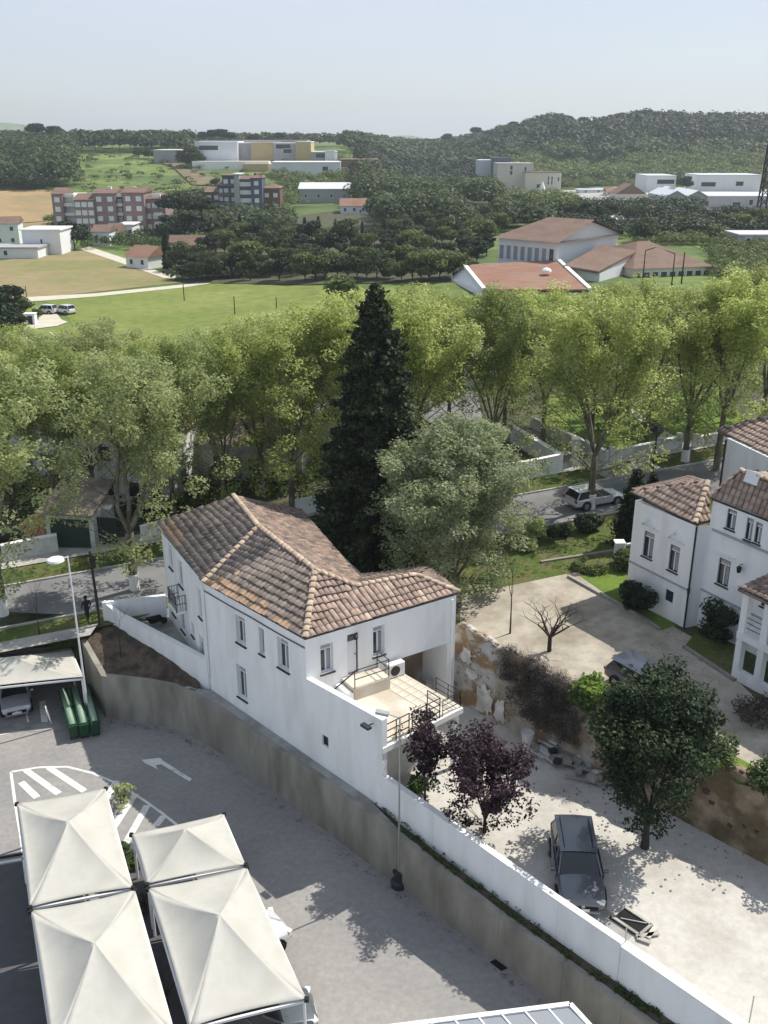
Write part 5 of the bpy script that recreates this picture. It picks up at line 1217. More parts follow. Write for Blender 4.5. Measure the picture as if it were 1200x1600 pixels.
# gully grate
V = [pk_(765, 1503, .02), pk_(785, 1494, .02), pk_(805, 1508, .02), pk_(783, 1517, .02)]; t = thing('drain_grate', 'dark square gully grate in the asphalt at the foot of the concrete wall', 'drain', V[0]); q = MB(); q.add([v - V[0] for v in V], [(0, 1, 2, 3)]); q.build('pit', M['black'], t)
for k in range(6): q = MB(); a = V[0].lerp(V[1], (k + .5) / 6); b = V[3].lerp(V[2], (k + .5) / 6); q.bar(a - V[0] + Vector((0, 0, .01)), b - V[0] + Vector((0, 0, .01)), .035, .02); q.build('bar', M['metal'], t)
# canopies
def canopy(label, cs, zc, hp_, zb=ZP, group='pale tensile canopies over the parking bays', posts=(0, 1, 2, 3)):
    C4 = [at(px, py, zc) for px, py in cs]; c = sum(C4, Vector()) / 4; t = thing('parking_canopy', label, 'canopy', Vector((c.x, c.y, zb))); o = t.location.copy()
    q = MB(); n = 16
    for sec in range(4):
        vs = []
        for i in range(n + 1):
            r = i / n
            for j in range(n + 1):
                tt = j / n * 2 - 1; a, b = ((r, r * tt), (-r * tt, r), (-r, -r * tt), (r * tt, -r))[sec]
                k = .035 * r * (1 - tt * tt) * r; a, b = a * (1 - (k if abs(a) >= abs(b) else 0)), b * (1 - (k if abs(b) > abs(a) else 0))
                uu, v_ = (a + 1) / 2, (b + 1) / 2; p = C4[0] * (1 - uu) * (1 - v_) + C4[1] * uu * (1 - v_) + C4[2] * uu * v_ + C4[3] * (1 - uu) * v_
                f = (1 - r) ** 1.35; sag = .10 * hp_ * (1 - tt * tt) * math.sin(math.pi * r)
                vs.append(Vector((p.x, p.y, p.z + hp_ * f - sag)) - o)
        q.add(vs, [(i * (n + 1) + j, (i + 1) * (n + 1) + j, (i + 1) * (n + 1) + j + 1, i * (n + 1) + j + 1) for i in range(n) for j in range(n)])
    for sx, sy in ((-1, -1), (1, -1), (1, 1), (-1, 1)):
        sm = MB(); pp = []
        for i in range(9):
            r = i / 8; uu, v_ = (sx * r + 1) / 2, (sy * r + 1) / 2; p = C4[0] * (1 - uu) * (1 - v_) + C4[1] * uu * (1 - v_) + C4[2] * uu * v_ + C4[3] * (1 - uu) * v_; pp.append(Vector((p.x, p.y, p.z + hp_ * (1 - r) ** 1.35 + .012)) - o)
        for a_, b_ in zip(pp, pp[1:]): sm.bar(a_, b_, .05, .006)
    me_ = q.mesh('membrane', True); m = link('membrane', me_, M['membrane'], t)
    sd_ = m.modifiers.new('s', 'SOLIDIFY'); sd_.thickness = .02
    for i in range(4):
        a, b = C4[i] - o, C4[(i + 1) % 4] - o; cz = Vector((0, 0, a.z)); a = cz + (a - cz) * .985; b = cz + (b - cz) * .985; q = MB(); q.bar(a + Vector((0, 0, -.16)), b + Vector((0, 0, -.16)), .08, .10); q.build('edge_beam', M['whitemetal'], t)
    for i in posts:
        a = C4[i] - o; a = a + (Vector((0, 0, a.z)) - a) * .03; q = MB(); q.tube((a.x, a.y, 0), (a.x, a.y, a.z - .1), .06, .06, 10); q.build('post', M['whitemetal'], t)
        q = MB(); q.box((C4[i] - o) + Vector((0, 0, -.05)), (.16, .16, .14)); q.build('corner_plate', M['metal'], t)
    return t
ZC = -.15
canopy('upper canopy of the left row above the hatched island', [(26, 1255), (165, 1231), (208, 1386), (46, 1417)], ZC, 1.1)
canopy('lower canopy of the left row reaching the bottom of the picture', [(48, 1423), (211, 1390), (275, 1618), (82, 1650)], ZC, 1.1)
canopy('smaller upper canopy of the right row beside the bend of the lane', [(205, 1303), (350, 1271), (384, 1350), (229, 1381)], ZC, 1.0)
canopy('large lower canopy of the right row next to the tree shadows', [(231, 1388), (386, 1355), (479, 1560), (296, 1605)], ZC, 1.2)
canopy('pale canopy with dark open front at the far left by the green containers', [(-75, 1030), (112, 1012), (131, 1057), (-85, 1080)], .15, .75, group='far left canopy')
t = bpy.data.objects[[o.name for o in bpy.data.objects if o.get('label', '').startswith('pale canopy with dark')][0]]
# screens around the far left canopy
def pblock(name, m, pts, z_a, z_b, parent=None, lab=None, cat=None):
    V = [at(px, py, ZP) for px, py in pts]; q = MB(); q.prism([(v.x, v.y) for v in V], z_a, z_b); o = q.build(name, M[m], parent); 
    if lab: tag(o, lab, cat)
    return o
bk = at(-90, 1095, ZP); b2 = at(118, 1072, ZP)
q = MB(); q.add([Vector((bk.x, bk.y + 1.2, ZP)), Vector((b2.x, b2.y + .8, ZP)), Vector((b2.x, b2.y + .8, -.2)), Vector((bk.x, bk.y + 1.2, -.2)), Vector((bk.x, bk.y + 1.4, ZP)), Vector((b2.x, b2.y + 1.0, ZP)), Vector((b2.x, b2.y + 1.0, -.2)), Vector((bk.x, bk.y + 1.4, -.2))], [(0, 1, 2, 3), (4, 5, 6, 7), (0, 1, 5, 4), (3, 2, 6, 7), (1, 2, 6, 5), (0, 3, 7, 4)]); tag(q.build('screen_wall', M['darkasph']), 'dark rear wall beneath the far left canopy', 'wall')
drape('parking_bays', xy([pk_(-300, 1135), pk_(90, 1128), pk_(96, 1140), pk_(-300, 1165)]), 0, M['conc_path'], flat=ZP + .012)
line_paint([(33, 1080), (46, 1136)], .10); line_paint([(66, 1095), (70, 1130), (79, 1138)], .35); line_paint([(0, 1148), (88, 1130)], .08)
# green containers: three long bins side by side
cA = [(96, 1072), (119, 1070), (141, 1068)]
for i, (a, b, lab) in enumerate((((97, 1078), (114, 1136), 'leftmost long green waste container with pale lid under the lamp'), ((116, 1075), (131, 1134), 'middle long green waste container between two others'), ((133, 1072), (149, 1131), 'rightmost long green waste container against the concrete wall'))):
    pa, pb = at(*a, ZP + .9), at(*b, ZP + .9); d = (pb - pa); d.z = 0; L1 = d.length; t = thing('waste_container', lab, 'waste container', Vector(((pa.x + pb.x) / 2, (pa.y + pb.y) / 2, ZP)), math.atan2(d.y, d.x), 'green waste containers')
    wq = .52; q = MB(); q.add([(-L1 / 2 + .06, -wq / 2 * .8, .2), (L1 / 2 - .06, -wq / 2 * .8, .2), (L1 / 2 - .06, wq / 2 * .8, .2), (-L1 / 2 + .06, wq / 2 * .8, .2), (-L1 / 2, -wq / 2, .95), (L1 / 2, -wq / 2, .95), (L1 / 2, wq / 2, .95), (-L1 / 2, wq / 2, .95)], [(0, 3, 2, 1), (4, 5, 6, 7), (0, 1, 5, 4), (1, 2, 6, 5), (2, 3, 7, 6), (3, 0, 4, 7)]); bevel(q.build('body', M['green'], t), .03)
    n = 8; vs = []
    for k in range(n + 1):
        aa = math.pi * k / n
        for x in (-L1 / 2 + .12, L1 / 2 - .1): vs.append((x, math.cos(aa) * wq * .33, .96 + math.sin(aa) * .17))
    q = MB(); q.add(vs, [(2 * k, 2 * k + 1, 2 * k + 3, 2 * k + 2) for k in range(n)] + [tuple(range(0, 2 * n + 2, 2)), tuple(range(1, 2 * n + 2, 2))]); q.build('lid', M['palegreen'], t, smooth=True)
    for x in (-L1 / 2 + .15, 0, L1 / 2 - .12): q = MB(); q.box((x, 0, 1.0), (.06, wq + .03, .05)); q.build('strap', M['green'], t)
    for sx in (-1, 1):
        for sy in (-1, 1): q = MB(); q.tube((sx * (L1 / 2 - .25), sy * .16 - .03, .1), (sx * (L1 / 2 - .25), sy * .16 + .03, .1), .1, .1, 10); q.build('wheel', M['tyre'], t)
# cars under the canopies
a, b = at(14, 1092, ZP), at(18, 1128, ZP)
car('small silver car parked nose out under the far left canopy', (a + b) / 2 + Vector((0, .9, 0)), heading(a, b), (.42, .44, .47), L_=3.9, W_=1.7, H_=1.5, kind='hatch')
v = at(425, 1482, ZP + .5); car('white car half hidden beneath the large right hand canopy', Vector((v.x - 1.35, v.y + .1, ZP)), heading(at(380, 1470, ZP), at(430, 1466, ZP)) + .55, (.7, .71, .72), kind='hatch', L_=4.1)
v = at(400, 1612, ZP); car('dark car with roof rails peeking out below the large canopy at the bottom edge', Vector((v.x, v.y, ZP)), heading(at(300, 1620, ZP), at(430, 1590, ZP)), (.09, .11, .12), L_=4.4)
v = gp(928, 788); car('silver estate car parked on the street behind the white banded trunk', v, heading(gp(905, 790), gp(955, 778)), (.55, .57, .60), L_=4.4, H_=1.46, kind='hatch')
v = gp(1012, 1086); car('dark blue car on the villa drive hidden behind the courtyard tree', v, heading(gp(960, 1050), gp(1025, 1085)), (.05, .06, .09), L_=4.3, H_=1.45, kind='hatch')
v = gp(18, 845); car('black car parked behind the hedge at the far left', v, heading(gp(0, 850), gp(40, 845)), (.02, .022, .025), kind='hatch')
for px, py, lab in ((72, 490, 'white car parked nearer the shrubs on the pale track by the field'), (102, 490, 'white car parked at the end of the pale track by the field')):
    v = gp(px, py); car(lab, v, random.uniform(-.3, .3) + 2.6, (.7, .71, .72), L_=4.2, kind='hatch')
# person
def person(label, v, rz, hgt=1.72):
    t = thing('person', label, 'person', v, rz); k = hgt / 1.75
    J = dict(pel=(0, 0, .95), ch=(0, 0, 1.25), nk=(0, 0, 1.48), hd=(0, .02, 1.62), ht=(0, .02, 1.72), hl=(.1, 0, .9), hr=(-.1, 0, .9), kl=(.11, .14, .5), kr=(-.11, -.08, .5), fl=(.11, .12, .08), fr=(-.11, -.28, .1), tl=(.11, .27, .04), tr=(-.11, -.14, .04), sl=(.19, 0, 1.42), sr=(-.19, 0, 1.42), el=(.25, -.08, 1.14), er=(-.25, .07, 1.14), wl=(.24, .06, .92), wr=(-.22, .22, .95), gl=(.24, .1, .84), gr=(-.2, .28, .9))
    rad = dict(pel=.14, ch=.15, nk=.06, hd=.095, ht=.07, hl=.09, hr=.09, kl=.06, kr=.06, fl=.045, fr=.045, tl=.04, tr=.04, sl=.07, sr=.07, el=.045, er=.045, wl=.035, wr=.035, gl=.035, gr=.035)
    E = [('pel', 'ch'), ('ch', 'nk'), ('nk', 'hd'), ('hd', 'ht'), ('pel', 'hl'), ('pel', 'hr'), ('hl', 'kl'), ('hr', 'kr'), ('kl', 'fl'), ('kr', 'fr'), ('fl', 'tl'), ('fr', 'tr'), ('ch', 'sl'), ('ch', 'sr'), ('sl', 'el'), ('sr', 'er'), ('el', 'wl'), ('er', 'wr'), ('wl', 'gl'), ('wr', 'gr')]
    ks = list(J); me = bpy.data.meshes.new('body'); me.from_pydata([Vector(J[a]) * k for a in ks], [(ks.index(a), ks.index(b)) for a, b in E], []); me.materials.append(M['cloth'])
    o = link('body', me, None, t); s = o.modifiers.new('skin', 'SKIN'); 
    for i, a in enumerate(ks): me.skin_vertices[0].data[i].radius = (rad[a] * k,) * 2; me.skin_vertices[0].data[i].use_root = a == 'pel'
    o.modifiers.new('sub', 'SUBSURF').levels = 1; o.modifiers['sub'].render_levels = 1
    q = MB(); q.lathe([(.02, -.02), (.105, .0), (.115, .06), (.08, .12), (.01, .145)], (0, .0, 1.64 * k), 12); q.build('hair', M['hair'], t, smooth=True)
    q = MB(); q.box((0, .125, 1.63 * k), (.11, .04, .14)); bevel(q.build('face', M['skin'], t), .02)
    return t
v = gp(138, 972)
me_ok = True
def person_safe():
    me = None
    try: person('person in dark clothes walking along the pavement by the dark pole', v, .8)
    except Exception as e: print('person', e)
person_safe()
#==PART4==
# ================================================================== FIELDS
def fpoly(name, pts, dz, m, kind='structure'): return drape(name, xy([G(*p) for p in pts]), dz, M[m], kind=kind)
fpoly('field', [(0, 545), (40, 520), (115, 512), (95, 478), (60, 470), (340, 442), (420, 446), (560, 447), (600, 470), (600, 620), (300, 620), (0, 620)], .05, 'field')
fpoly('field', [(0, 408), (130, 388), (180, 402), (270, 434), (300, 440), (60, 466), (-60, 476), (-60, 412)], .06, 'meadow')
fpoly('field', [(-60, 302), (80, 297), (92, 330), (95, 345), (30, 350), (-60, 352)], .35, 'tanfield')
fpoly('field', [(-60, 354), (40, 350), (98, 345), (100, 375), (-60, 385)], .3, 'meadow')
fpoly('field_track', [(20, 470), (40, 465), (150, 459), (330, 439), (332, 443), (150, 464), (20, 474)], .10, 'track')
fpoly('field_track', [(125, 390), (140, 386), (200, 406), (262, 430), (300, 437), (330, 438), (328, 441), (255, 435), (190, 412)], .12, 'track')
fpoly('field_track', [(-20, 520), (40, 512), (68, 492), (84, 484), (96, 500), (106, 504), (90, 510), (-20, 524)], .10, 'track')
fpoly('field_track', [(100, 510), (116, 513), (172, 540), (176, 546), (160, 540)], .09, 'meadow')
for a, b in (((35, 525), (55, 540)), ((48, 524), (70, 538)), ((76, 520), (100, 534))): fpoly('field_track', [a, (a[0] + 3, a[1]), (b[0] + 3, b[1]), b], .11, 'track')
fpoly('field', [(310, 252), (280, 250), (250, 256), (330, 274), (345, 292), (300, 290), (270, 262)], .5, 'brownfield')
fpoly('field', [(890, 232), (960, 226), (962, 234), (900, 239)], 3.5, 'lawn')
fpoly('access_road', [(700, 345), (740, 318), (760, 330), (725, 352)], .12, 'pave')
fpoly('yard_ground', [(860, 300), (960, 292), (1200, 298), (1200, 330), (980, 330), (870, 318)], .15, 'pave')
fpoly('field', [(1040, 368), (1210, 332), (1210, 372), (1100, 392)], .1, 'lawn')
# ================================================================== FAR BUILDINGS
def fbox(t, name, m, c, d, rz, z_, h): q = MB(); q.box((0, 0, 0), (d[0], d[1], h)); return q.build(name, M[m] if isinstance(m, str) else m, t, mw=Matrix.Translation(Vector((c[0], c[1], z_ + h / 2))) @ Matrix.Rotation(rz, 4, 'Z'))
def fwin(t, c, u, n, sx, z_, w_, h_, m='glass', name='window'):
    p = c + u * sx + n * .03; k = f'fw{name}{round(w_, 1)}_{round(h_, 1)}_{m}'
    if k not in TREES:
        q = MB(); q.box((0, 0, 0), (w_, .14, h_)); me = q.mesh(name); me.materials.append(M[m]); q = MB()
        for x, zz, a, b in ((-w_ / 2 - .04, 0, .1, h_ + .16), (w_ / 2 + .04, 0, .1, h_ + .16), (0, h_ / 2 + .04, w_ - .03, .1), (0, -h_ / 2 - .04, w_ + .02, .12)): q.box((x, .03, zz), (a, .2, b))
        f = q.mesh('frame'); f.materials.append(M['frame']); TREES[k] = (me, f)
    me, f = TREES[k]; mw = Matrix.Translation(Vector((p.x, p.y, z_))) @ Matrix(((u.x, n.x, 0), (u.y, n.y, 0), (0, 0, 1))).to_4x4()
    o = link(name, me, None, t, mw); link('frame', f, None, o); return o
def facade(base_px, top_py, extend_px=None):
    """front facade between two photo columns standing on the terrain at a base row; returns a,b,z,h"""
    (x0, y0), (x1, y1) = base_px; a, b = G(x0, y0), G(x1, y1); zt = aty(x0, top_py, a.y).z; return a, b, min(a.z, b.z), zt
def block(t, a, b, dep, z_, zt, m, roof=None, rm='roof_far', rh=1.5, over=.4, ridge_along=True, hip=False, nm='wall'):
    """rectangular wing; a->b is its camera side"""
    a = Vector((a.x, a.y, 0)); b = Vector((b.x, b.y, 0)); u = (b - a).normalized(); n = Vector((-u.y, u.x, 0)); ln = (b - a).length
    q = MB(); q.prism([(p.x, p.y) for p in (a, b, b + n * dep, a + n * dep)], z_ - 2, zt); q.build(nm, M[m] if isinstance(m, str) else m, t)
    if roof:
        A, B, C_, D = a - u * over - n * over, b + u * over - n * over, b + u * over + n * (dep + over), a - u * over + n * (dep + over); Z = Vector((0, 0, zt + .01)); q = MB()
        if roof == 'gable':
            if ridge_along: r1_, r2_ = (A + D) / 2, (B + C_) / 2; ki = dep * .3 if hip else 0; r1_ += u * ki; r2_ -= u * ki; fs = [(0, 1, 5, 4), (2, 3, 4, 5), (0, 4, 3), (1, 2, 5), (0, 3, 2, 1)]
            else: r1_, r2_ = (A + B) / 2, (C_ + D) / 2; fs = [(0, 4, 5, 3), (1, 2, 5, 4), (0, 1, 4), (3, 5, 2), (0, 3, 2, 1)]
            q.add([A + Z, B + Z, C_ + Z, D + Z, r1_ + Z + Vector((0, 0, rh)), r2_ + Z + Vector((0, 0, rh))], fs); q.build('roof', M[rm], t)
        elif roof == 'flat': q.prism([(p.x, p.y) for p in (A, B, C_, D)], zt + .005, zt + .3); q.build('roof', M[rm], t)
        elif roof == 'shed': q.add([A + Z, B + Z, C_ + Z + Vector((0, 0, rh)), D + Z + Vector((0, 0, rh)), A + Z + Vector((0, 0, .25)), B + Z + Vector((0, 0, .25)), C_ + Z + Vector((0, 0, rh + .25)), D + Z + Vector((0, 0, rh + .25))], [(0, 1, 5, 4), (1, 2, 6, 5), (2, 3, 7, 6), (3, 0, 4, 7), (4, 5, 6, 7), (0, 3, 2, 1)]); q.build('roof', M[rm], t)
    return a, u, -n, ln
def grid(t, a, u, n, ss_, zs, w_, h_, m='glass'):
    for s in ss_:
        for z_ in zs: fwin(t, a, u, n, s, z_, w_, h_, m)
# --- pink brick apartment block
t = thing('apartment_building', 'long dusky pink apartment building with white balconies at the foot of the green hill', 'apartment building', (0, 0, 0))
BY = G(180, 366).y
def pb(x0, x1, ytop, m, off, dep=12, roof='gable', rm='roof_far', rh=1.6, rows=4, cols=3, ww=1.4, top=0, ybase=372, sk=0, hip=False, win=True):
    a = aty(x0, ybase, BY + off); b = aty(x1, ybase, BY + off + sk); z_ = H(a.x, a.y); a.z = b.z = z_; zt = aty(x0, ytop, a.y).z
    A, u, n, ln = block(t, a, b, dep, z_, zt, m, roof, rm, rh, hip=hip)
    if win:
        hh = (zt - z_) / (rows + .3); grid(t, A, u, n, [ln * (k + .5) / cols for k in range(cols)], [z_ + hh * (j + .55) + .4 for j in range(rows)], ww, 1.3, 'frame' if ww > 1.3 else 'glass')
pb(88, 104, 303, 'pinkwall', -1, cols=1, rows=4)
pb(104, 123, 306, 'whitefar', 2, rows=4, cols=2, roof='flat', rm='cap')
pb(122, 152, 312, 'pinkwall', -2, rows=4, cols=3)
pb(152, 186, 302, 'pinkwall', -1, rows=4, cols=2, rh=1.2)
pb(186, 197, 306, 'bluewall', 1.5, rows=4, cols=1, roof='flat', rm='cap')
pb(197, 230, 301, 'pinkwall', -1.5, rows=4, cols=2, rh=1.4)
pb(230, 262, 311, 'pinkwall', 1, rows=3, cols=3, rh=2.0, hip=True)
for x in (113, 191, 250):
    for k in range(4):
        c = aty(x, 372, BY + .6); zz = H(c.x, c.y) + 3.2 + k * 2.75; q = MB(); q.box((0, 0, 0), (4.2 if x == 113 else 2.4, 1.2, .9)); q.build('balcony', M['whitefar'], t, mw=Matrix.Translation((c.x, c.y, zz)))
for x in (168, 207): c = aty(x, 302, BY + 1); fbox(t, 'chimney', 'whitefar', (c.x, c.y + 3), (1.2, 1.2), 0, c.z, 1.8)
# --- white houses below it
def whouse(label, x0, x1, yb, yt, m='whitefar', rm='roof_red', dep=9, rh=1.6, cols=3, rows=1, yaw=0, hip=False, gable_front=False, roof='gable', nm='house', cat='house', ww=.9):
    t = thing(nm, label, cat, (0, 0, 0)); a = G(x0, yb); b = aty(x1, yb, a.y + yaw); b.z = a.z; zt = aty(x0, yt, a.y).z
    A, u, n, ln = block(t, a, b, dep, a.z, zt, m, roof, rm, rh, hip=hip, ridge_along=not gable_front)
    hh = (zt - a.z) / rows
    grid(t, A, u, n, [ln * (k + .5) / cols for k in range(cols)], [a.z + hh * (j + .55) for j in range(rows)], ww, 1.1); return t
whouse('white house with dark door and brown roof below the pink apartments', 146, 172, 384, 362, cols=2, rows=1, rm='roof_far', dep=8)
whouse('low white house with broad brown roof between two other white houses', 168, 186, 380, 364, cols=2, rm='roof_far', rh=2.4)
whouse('white house at the right foot of the pink apartments', 186, 208, 374, 352, cols=3, rm='cap', roof='flat')
whouse('white modern house at the left edge with brown roof', -30, 32, 386, 350, cols=3, rows=2, rm='roof_far', yaw=2)
whouse('flat white blank building beside the round tree at the left', 38, 97, 398, 360, cols=1, rm='cap', roof='flat', dep=10, ww=.5)
whouse('white low retaining building with flat top at the far left', -40, 60, 404, 388, cols=1, rm='greywall', roof='flat', dep=8)
whouse('small white farm shed with red brown roof beside the slim cypress', 198, 232, 418, 400, rh=2.2, cols=2, dep=8, yaw=-3, rm='roof_red')
whouse('orange roofed white house behind the cypress hedge', 350, 375, 368, 352, rh=2, cols=2)
whouse('brown roofed long shed behind the farm shed', 265, 330, 404, 386, m='brownwall', rm='roof_far', rh=2.5, cols=1)
whouse('small white house left of the stone pine with round trees', 283, 306, 372, 355, cols=2)
whouse('white roofed house with pale red roof in the wood belt', 532, 575, 334, 322, rm='roof_red', rh=2.4, cols=3)
whouse('pale grey flat roofed workshop above the wood belt', 468, 548, 318, 296, m='greywall', rm='steelroof', roof='shed', rh=2, cols=4)
# --- blue grey apartment building
t = thing('apartment_building', 'blue grey apartment building with brown roofs and a white tower bay', 'apartment building', (0, 0, 0)); BY = G(375, 334).y
pb(343, 362, 290, 'bluewall', 4, rows=3, cols=2, ybase=334, rh=1.2, rm='roof_far')
pb(350, 372, 275, 'bluewall', 0, rows=4, cols=2, ybase=334, roof='flat', rm='roof_far')
pb(368, 376, 273, 'greywall', -2.2, rows=4, cols=1, ybase=334, roof='flat', rm='steelroof', win=False)
pb(376, 396, 280, 'bluewall', -1, rows=4, cols=3, ybase=334, rh=1.0, ww=1.4)
pb(394, 411, 278, 'bluewall', -3, rows=4, cols=1, ybase=334, rh=1.6, hip=True)
pb(411, 438, 294, 'brownwall', 2, rows=2, cols=2, ybase=326, rh=1.5, hip=True)
pb(322, 345, 300, 'brownwall', 5, rows=2, cols=2, ybase=326, rh=1.5)
for k in range(3):
    c = aty(356, 334, BY - 1.2); q = MB(); q.box((0, 0, 0), (8, 1.6, .5)); q.build('balcony', M['roof_far'], t, mw=Matrix.Translation((c.x, c.y, H(c.x, c.y) + 3.6 + 3.2 * k)))
# --- long pale school/hospital complex on the hill
t = thing('complex', 'long low modern complex of pale grey and ochre blocks on the hilltop', 'building', (0, 0, 0)); BY = G(430, 262).y
def hb(x0, x1, yt, yb, m, off, dep=25, win=None, rm=None, nm='wall'):
    a = aty(x0, yb, BY + off); b = aty(x1, yb, BY + off); zb_ = min(a.z, H(a.x, a.y)); zt = aty(x0, yt, a.y).z; A, u, n, ln = block(t, Vector((a.x, a.y, 0)), Vector((b.x, b.y, 0)), dep, zb_, zt, m, 'flat' if rm else None, rm or 'cap', over=.2, nm=nm)
    if win:
        for f0, f1, hy in win: zz = aty(x0, hy, a.y).z; fwin(t, A, u, n, ln * (f0 + f1) / 2, zz, ln * (f1 - f0), 2.2)
hb(306, 372, 222, 258, 'steelroof', 0, win=[(.1, .55, 231)], rm='cap')
hb(372, 432, 224, 252, 'greywall', 6, rm='cap'); hb(392, 430, 224, 232, 'yellowwall', 3, rm='yellowwall')
hb(428, 466, 224, 254, 'greywall', 2, win=[(.1, .7, 229), (.4, .75, 236)], rm='cap')
hb(462, 486, 222, 240, 'yellowwall', 0, rm='cap')
hb(240, 305, 235, 243, 'greywall', 20, rm='cap'); hb(312, 480, 219, 224, 'greywall', 30)
hb(300, 420, 252, 256, 'cap', -10, 8); hb(405, 440, 256, 274, 'whitefar', -15, 12)
hb(486, 524, 238, 252, 'greywall', 0, win=[(.2, .9, 243)], rm='steelroof'); hb(508, 523, 236, 250, 'whitefar', -3, 8, rm='steelroof')
hb(380, 420, 256, 268, 'yellowwall', -18, 10)
t = thing('complex', 'second pale blue grey block stepping down below the hilltop complex', 'building', (0, 0, 0)); BY = G(470, 276).y
hb(425, 532, 254, 274, 'steelroof', 0, 20, win=[(.74, .82, 264)], rm='cap'); hb(532, 590, 250, 262, 'roof_far', 8, 25, rm='roof_far'); hb(530, 580, 262, 270, 'greywall', 4, 20)
t = thing('chimney', 'slender brown brick chimney rising from the wood belt', 'chimney', G(552, 298)); q = MB(); hgt = zrow(t.location.y, 257) - t.location.z; q.tube((0, 0, -1), (0, 0, hgt), 1.1, .8, 12); q.build('stack', M['brownwall'], t); q = MB(); q.tube((0, 0, hgt), (0, 0, hgt + .5), .95, .95, 12); q.build('rim', M['darkframe'], t)
# --- white church-like block centre right
t = thing('building', 'tall pale windowed factory block with rounded left end and lower wing', 'building', (0, 0, 0)); BY = G(830, 300).y
hb(776, 832, 256, 296, 'creamwall', 8, 22, rm='greywall', win=[(.35, .42, 262), (.75, .8, 264), (.35, .42, 270)])
hb(820, 876, 270, 298, 'creamwall', 0, 16, rm='brownwall', win=[(.62, .66, 279), (.72, .76, 279), (.62, .66, 285), (.72, .76, 285), (.9, .94, 280), (.32, .5, 291)])
hb(770, 795, 246, 262, 'bluewall', 30, 15); hb(748, 772, 250, 256, 'steelroof', 40, 20)
# --- warehouses
def shedrow(label, x0, x1, yb, yt, teeth, m='greywall', rm='steelroof', dep=26, rhp=6, win=()):
    t = thing('warehouse', label, 'warehouse', (0, 0, 0)); a = G(x0, yb); zt = aty(x0, yt, a.y).z; W_ = (aty(x1, yb, a.y).x - a.x) / teeth; rh = (a.z * 0 + (aty(x0, yt - rhp, a.y).z - zt))
    for k in range(teeth):
        p = Vector((a.x + W_ * k + .01, a.y, 0)); q_ = Vector((a.x + W_ * (k + 1) - .01, a.y, 0)); u = Vector((1, 0, 0)); q = MB(); z_ = a.z - 1
        q.add([(p.x, a.y, z_), (q_.x, a.y, z_), (q_.x, a.y, zt), ((p.x + q_.x) / 2, a.y, zt + rh), (p.x, a.y, zt), (p.x, a.y + dep, z_), (q_.x, a.y + dep, z_), (q_.x, a.y + dep, zt), ((p.x + q_.x) / 2, a.y + dep, zt + rh), (p.x, a.y + dep, zt)], [(0, 1, 2, 3, 4), (5, 9, 8, 7, 6), (0, 5, 6, 1), (1, 6, 7, 2), (0, 4, 9, 5)]); q.build('wall', M[m], t)
        q = MB(); q.add([(p.x, a.y - .4, zt + .05), ((p.x + q_.x) / 2, a.y - .4, zt + rh + .05), (q_.x, a.y - .4, zt + .05), (p.x, a.y + dep, zt + .05), ((p.x + q_.x) / 2, a.y + dep, zt + rh + .05), (q_.x, a.y + dep, zt + .05), (p.x, a.y - .4, zt + .35), ((p.x + q_.x) / 2, a.y - .4, zt + rh + .35), (q_.x, a.y - .4, zt + .35), (p.x, a.y + dep, zt + .35), ((p.x + q_.x) / 2, a.y + dep, zt + rh + .35), (q_.x, a.y + dep, zt + .35)], [(0, 1, 4, 3), (1, 2, 5, 4), (6, 9, 10, 7), (7, 10, 11, 8), (0, 6, 7, 1), (1, 7, 8, 2), (0, 3, 9, 6), (2, 8, 11, 5)]); q.build('roof', M[rm], t)
    return t
shedrow('grey gabled warehouse with twin saw toothed pale roofs', 1038, 1104, 330, 308, 2, rhp=9)
t = thing('warehouse', 'long grey warehouse with low white roof running off the right edge', 'warehouse', (0, 0, 0)); BY = G(1150, 327).y
hb(1102, 1230, 307, 328, 'greywall', 0, 30, win=[(.32, .42, 320), (.52, .57, 316), (.75, .82, 318)], rm='steelroof')
t = thing('warehouse', 'white flat roofed factory hall behind the round dark tree on the left', 'warehouse', (0, 0, 0)); BY = G(1050, 300).y
hb(1010, 1055, 275, 294, 'whitefar', 0, 25, win=[(.35, .95, 284)], rm='steelroof')
t = thing('warehouse', 'white flat roofed factory hall right of the round dark tree', 'warehouse', (0, 0, 0))
hb(1090, 1188, 274, 294, 'whitefar', 3, 25, win=[(.05, .28, 288), (.6, .72, 287)], rm='steelroof')
whouse('pale gabled barn wall with dark stripe near the dark hedge', 962, 1007, 320, 303, m='creamwall', rm='roof_far', gable_front=True, rh=4.2, cols=1, dep=14)
whouse('cream gabled house left of the saw tooth warehouse', 1030, 1062, 312, 302, m='creamwall', rm='steelroof', gable_front=True, rh=3, cols=1)
whouse('white roofed open shed among the hedges', 962, 1006, 357, 344, m='greywall', rm='steelroof', roof='shed', rh=.5, cols=3, dep=7, ww=1.6)
whouse('low grey building with white roof parts at the right edge', 1155, 1230, 386, 368, m='plaster_old', rm='steelroof', roof='flat', cols=3, dep=10)
whouse('long flat roofed pale building at the end of the access road', 735, 780, 330, 322, m='greywall', rm='steelroof', roof='flat', cols=2, dep=12)
whouse('pale pavilion with blue flat roof before the barn', 905, 945, 302, 297, m='whitefar', rm='steelroof', roof='flat', cols=2, dep=10)
